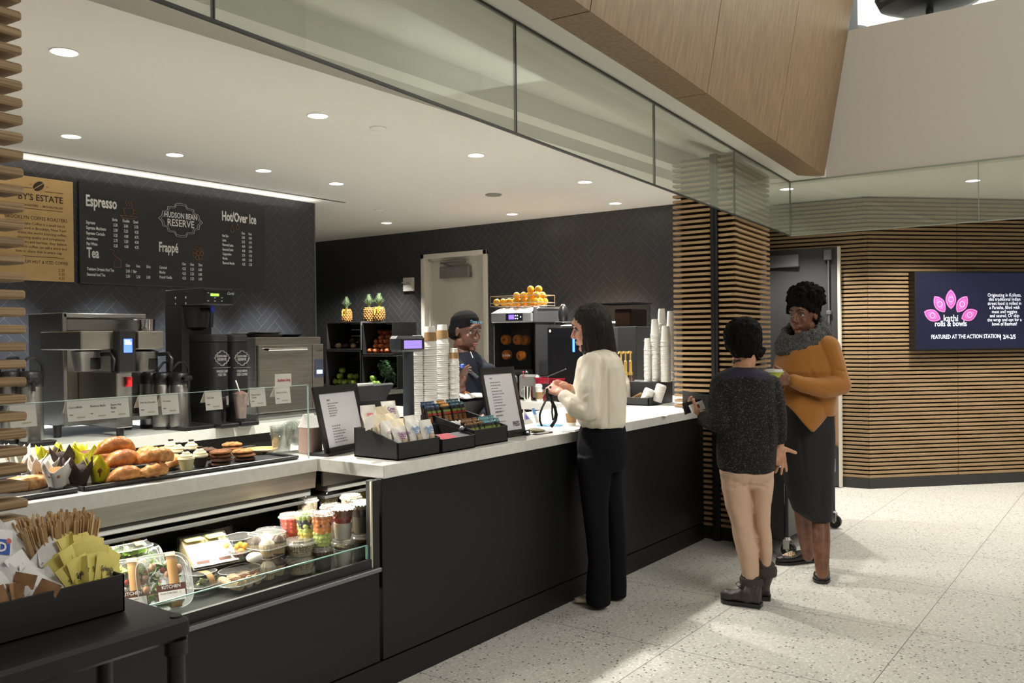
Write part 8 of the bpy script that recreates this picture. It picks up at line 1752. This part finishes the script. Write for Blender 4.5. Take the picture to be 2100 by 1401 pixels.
m = MB(); c = J(1587, 779, -.27); m.lathe([(.034, -.045), (.036, -.043), (.052, .038), (.055, .040), (.055, .045)], c, 28); obj('bowl', m, mat('lime_paper', srgb(176, 188, 62), .5), t)
m = MB(); m.lathe([(.056, .044), (.056, .050), (.050, .052), (.048, .060), (.02, .062), (0, .062)], c, 28); obj('lid', m, mat('lid_frosted', (.62, .62, .6), .25), t)
# ---------------------------------------------------------------- barista behind the counter
t0 = 5.92
w4 = person('person in black cap and navy uniform behind the counter, speaking and raising a hand', *PD(960, 700, 5.92).xy)
sk4 = skin('skin_deep', srgb(92, 57, 43), srgb(72, 43, 32))
H4 = Head(957, 678, t0, (.72, -.62, -.22), -.05, 1.08); B = MB(); H4.skull(B); H4.neck(B, J(958, 738, .02), .055, .07)
caps(B, J(960, 770, .02), J(960, 900, .02), .10, .10); caps(B, J(930, 764, .05), J(990, 764, -.05), .04, .04)
chain(B, [J(920, 765, .05), J(925, 835, -.10), J(947, 795, -.26)], [.048, .040, .028]); chain(B, [J(998, 772, -.07), J(1010, 836, -.12), J(985, 865, -.28)], [.048, .040, .028])
hand(B, J(947, 792, -.26), J(951, 768, -.28)-J(947, 792, -.26), RT*.8-FW*.5, -RT*.2-FW*.9, (.25, .3, .4, .5), .05, 1.0, (.7, .5, .5), .2)
hand(B, J(985, 865, -.28), J(975, 870, -.36)-J(985, 865, -.28), -UP, RT, (.4, .4, .4, .4))
for dx in (-18, 18): a = J(960+dx, 900, .03); chain(B, [a, Vector((a.x, a.y, .48)), Vector((a.x, a.y, .08))], [.10, .07, .045])
put('body', fuse(B, .0052, 5), sk4, w4)
H4.features(w4, mat('iris_dark'), mat('brow_black'), mat('lip_mauve', srgb(150, 92, 88), .4), mat('lash_dark'))
m = MB(); H4.ell(m, .0885, 0, -.0662, .0050, .0150, .0030); obj('teeth', m, mat('teeth', (.7, .68, .62), .3), w4)
# cap: a dome over the skull, its band low at the nape, and the peak turned to the back
capm = mat('black_cap', (.006, .006, .007), .95, spec=.1, bump=.08, bscale=200); m = MB(); A_ = (H4.U*.93-H4.F*.36).normalized(); C_ = H4.p(-.020, 0, .030); Xa = H4.S; Ya = A_.cross(Xa).normalized()
m.loft([(C_+A_*z, Xa*r*1.0, Ya*r*1.24) for z, r in ((-.024, .086), (.0, .0885), (.035, .086), (.065, .075), (.088, .052), (.098, .026), (.100, .006))], 36, 2.1); H4.ell(m, -.075, 0, -.005, .045, .075, .052)
cp_ = put('cap', fuse(m, .005, 3), capm, w4)
m = MB(); m.sheet(lambda u, v: H4.p(-.112-.055*v*(1-(2*u-1)**2*.6), (u-.5)*.13, -.030-.022*v), 10, 4, .006); obj('peak', m, capm, cp_, sharp=180)
m = MB(); text(m, 'Time Inc', H4.p(.074, -.060, .066), (H4.S*.93+H4.F*.36), H4.U, .030, .85, .02, 'L'); obj('cap_lettering', m, mat('cap_blue', srgb(96, 170, 215), .6), cp_)
m = MB(); H4.ell(m, -.07, 0, -.03, .055, .085, .05); H4.ell(m, -.02, -.070, -.01, .03, .016, .035); put('hair', fuse(m, .006, 2), hairm('hair_black'), w4)
uni = mat('navy_uniform', srgb(23, 26, 37), .9, spec=.2, bump=.06, bscale=220)
m = MB(); rows_loft(m, t0, [(722, 940, 976, .09, .02), (732, 930, 988, .13, .02), (745, 920, 1001, .16, .02), (765, 913, 1008, .175, .02), (800, 912, 1008, .18, .02), (840, 913, 1006, .18, .02), (900, 912, 1008, .18, .02), (955, 910, 1010, .18, .02)], 32, 2.3)
chain(m, [J(922, 762, .05), J(920, 800, -.02), J(926, 832, -.11), J(938, 815, -.19)], [.066, .062, .058, .05]); chain(m, [J(1000, 764, -.06), J(1011, 805, -.10), J(1012, 838, -.13), J(995, 856, -.22)], [.066, .062, .058, .05])
put('uniform_shirt', fuse(m, .0065, 4, .5, folds([(J(985, 780, -.18), (RT-UP*.4).normalized(), .12, .014, -.008), (J(965, 800, -.2), (RT+UP*.5).normalized(), .10, .013, -.007)], wrinkle(.008, 8, 8, 6, 9))), uni, w4)
m = MB(); q = J(938, 742, -.12); m.tube([J(938, 728, -.05), J(946, 742, -.13), J(962, 760, -.19), J(980, 775, -.20)], .016, 8, flat=.006); obj('collar_edge', m, mat('navy_dark', srgb(22, 24, 32), .8), w4)
m = MB(); m.cyl(J(965, 722, -.15), J(970, 734, -.18), .0045, n=10); obj('pen_microphone', m, greym, w4)
for dx in (-18, 18):
    a = J(960+dx, 900, .03); m = MB(); m.loft([((a.x, a.y, z), (r, 0, 0), (0, r, 0)) for z, r in ((1.0, .13), (.75, .12), (.45, .09), (.06, .075))], 20); obj('trouser_leg', m, mat('black_trouser', (.015, .015, .016), .8), w4)
    m = MB(); shoe(m, Vector((a.x, a.y, 0))-FW.xy.to_3d()*.17+Vector((0, 0, .002)), Vector((a.x, a.y, .002))+FW.xy.to_3d()*.06, .09, .08); obj('shoe', m, bsh, w4)
m = MB(); m.lathe([(.010, 0), (.013, .004), (.013, .022), (.008, .026)], J(948, 755, -.31), 16); solo('plastic_stopper', m, mat('bright_blue_cap', srgb(60, 100, 220), .4), 'small bright blue cap held up in the fingers of the person behind the counter', 'cap')
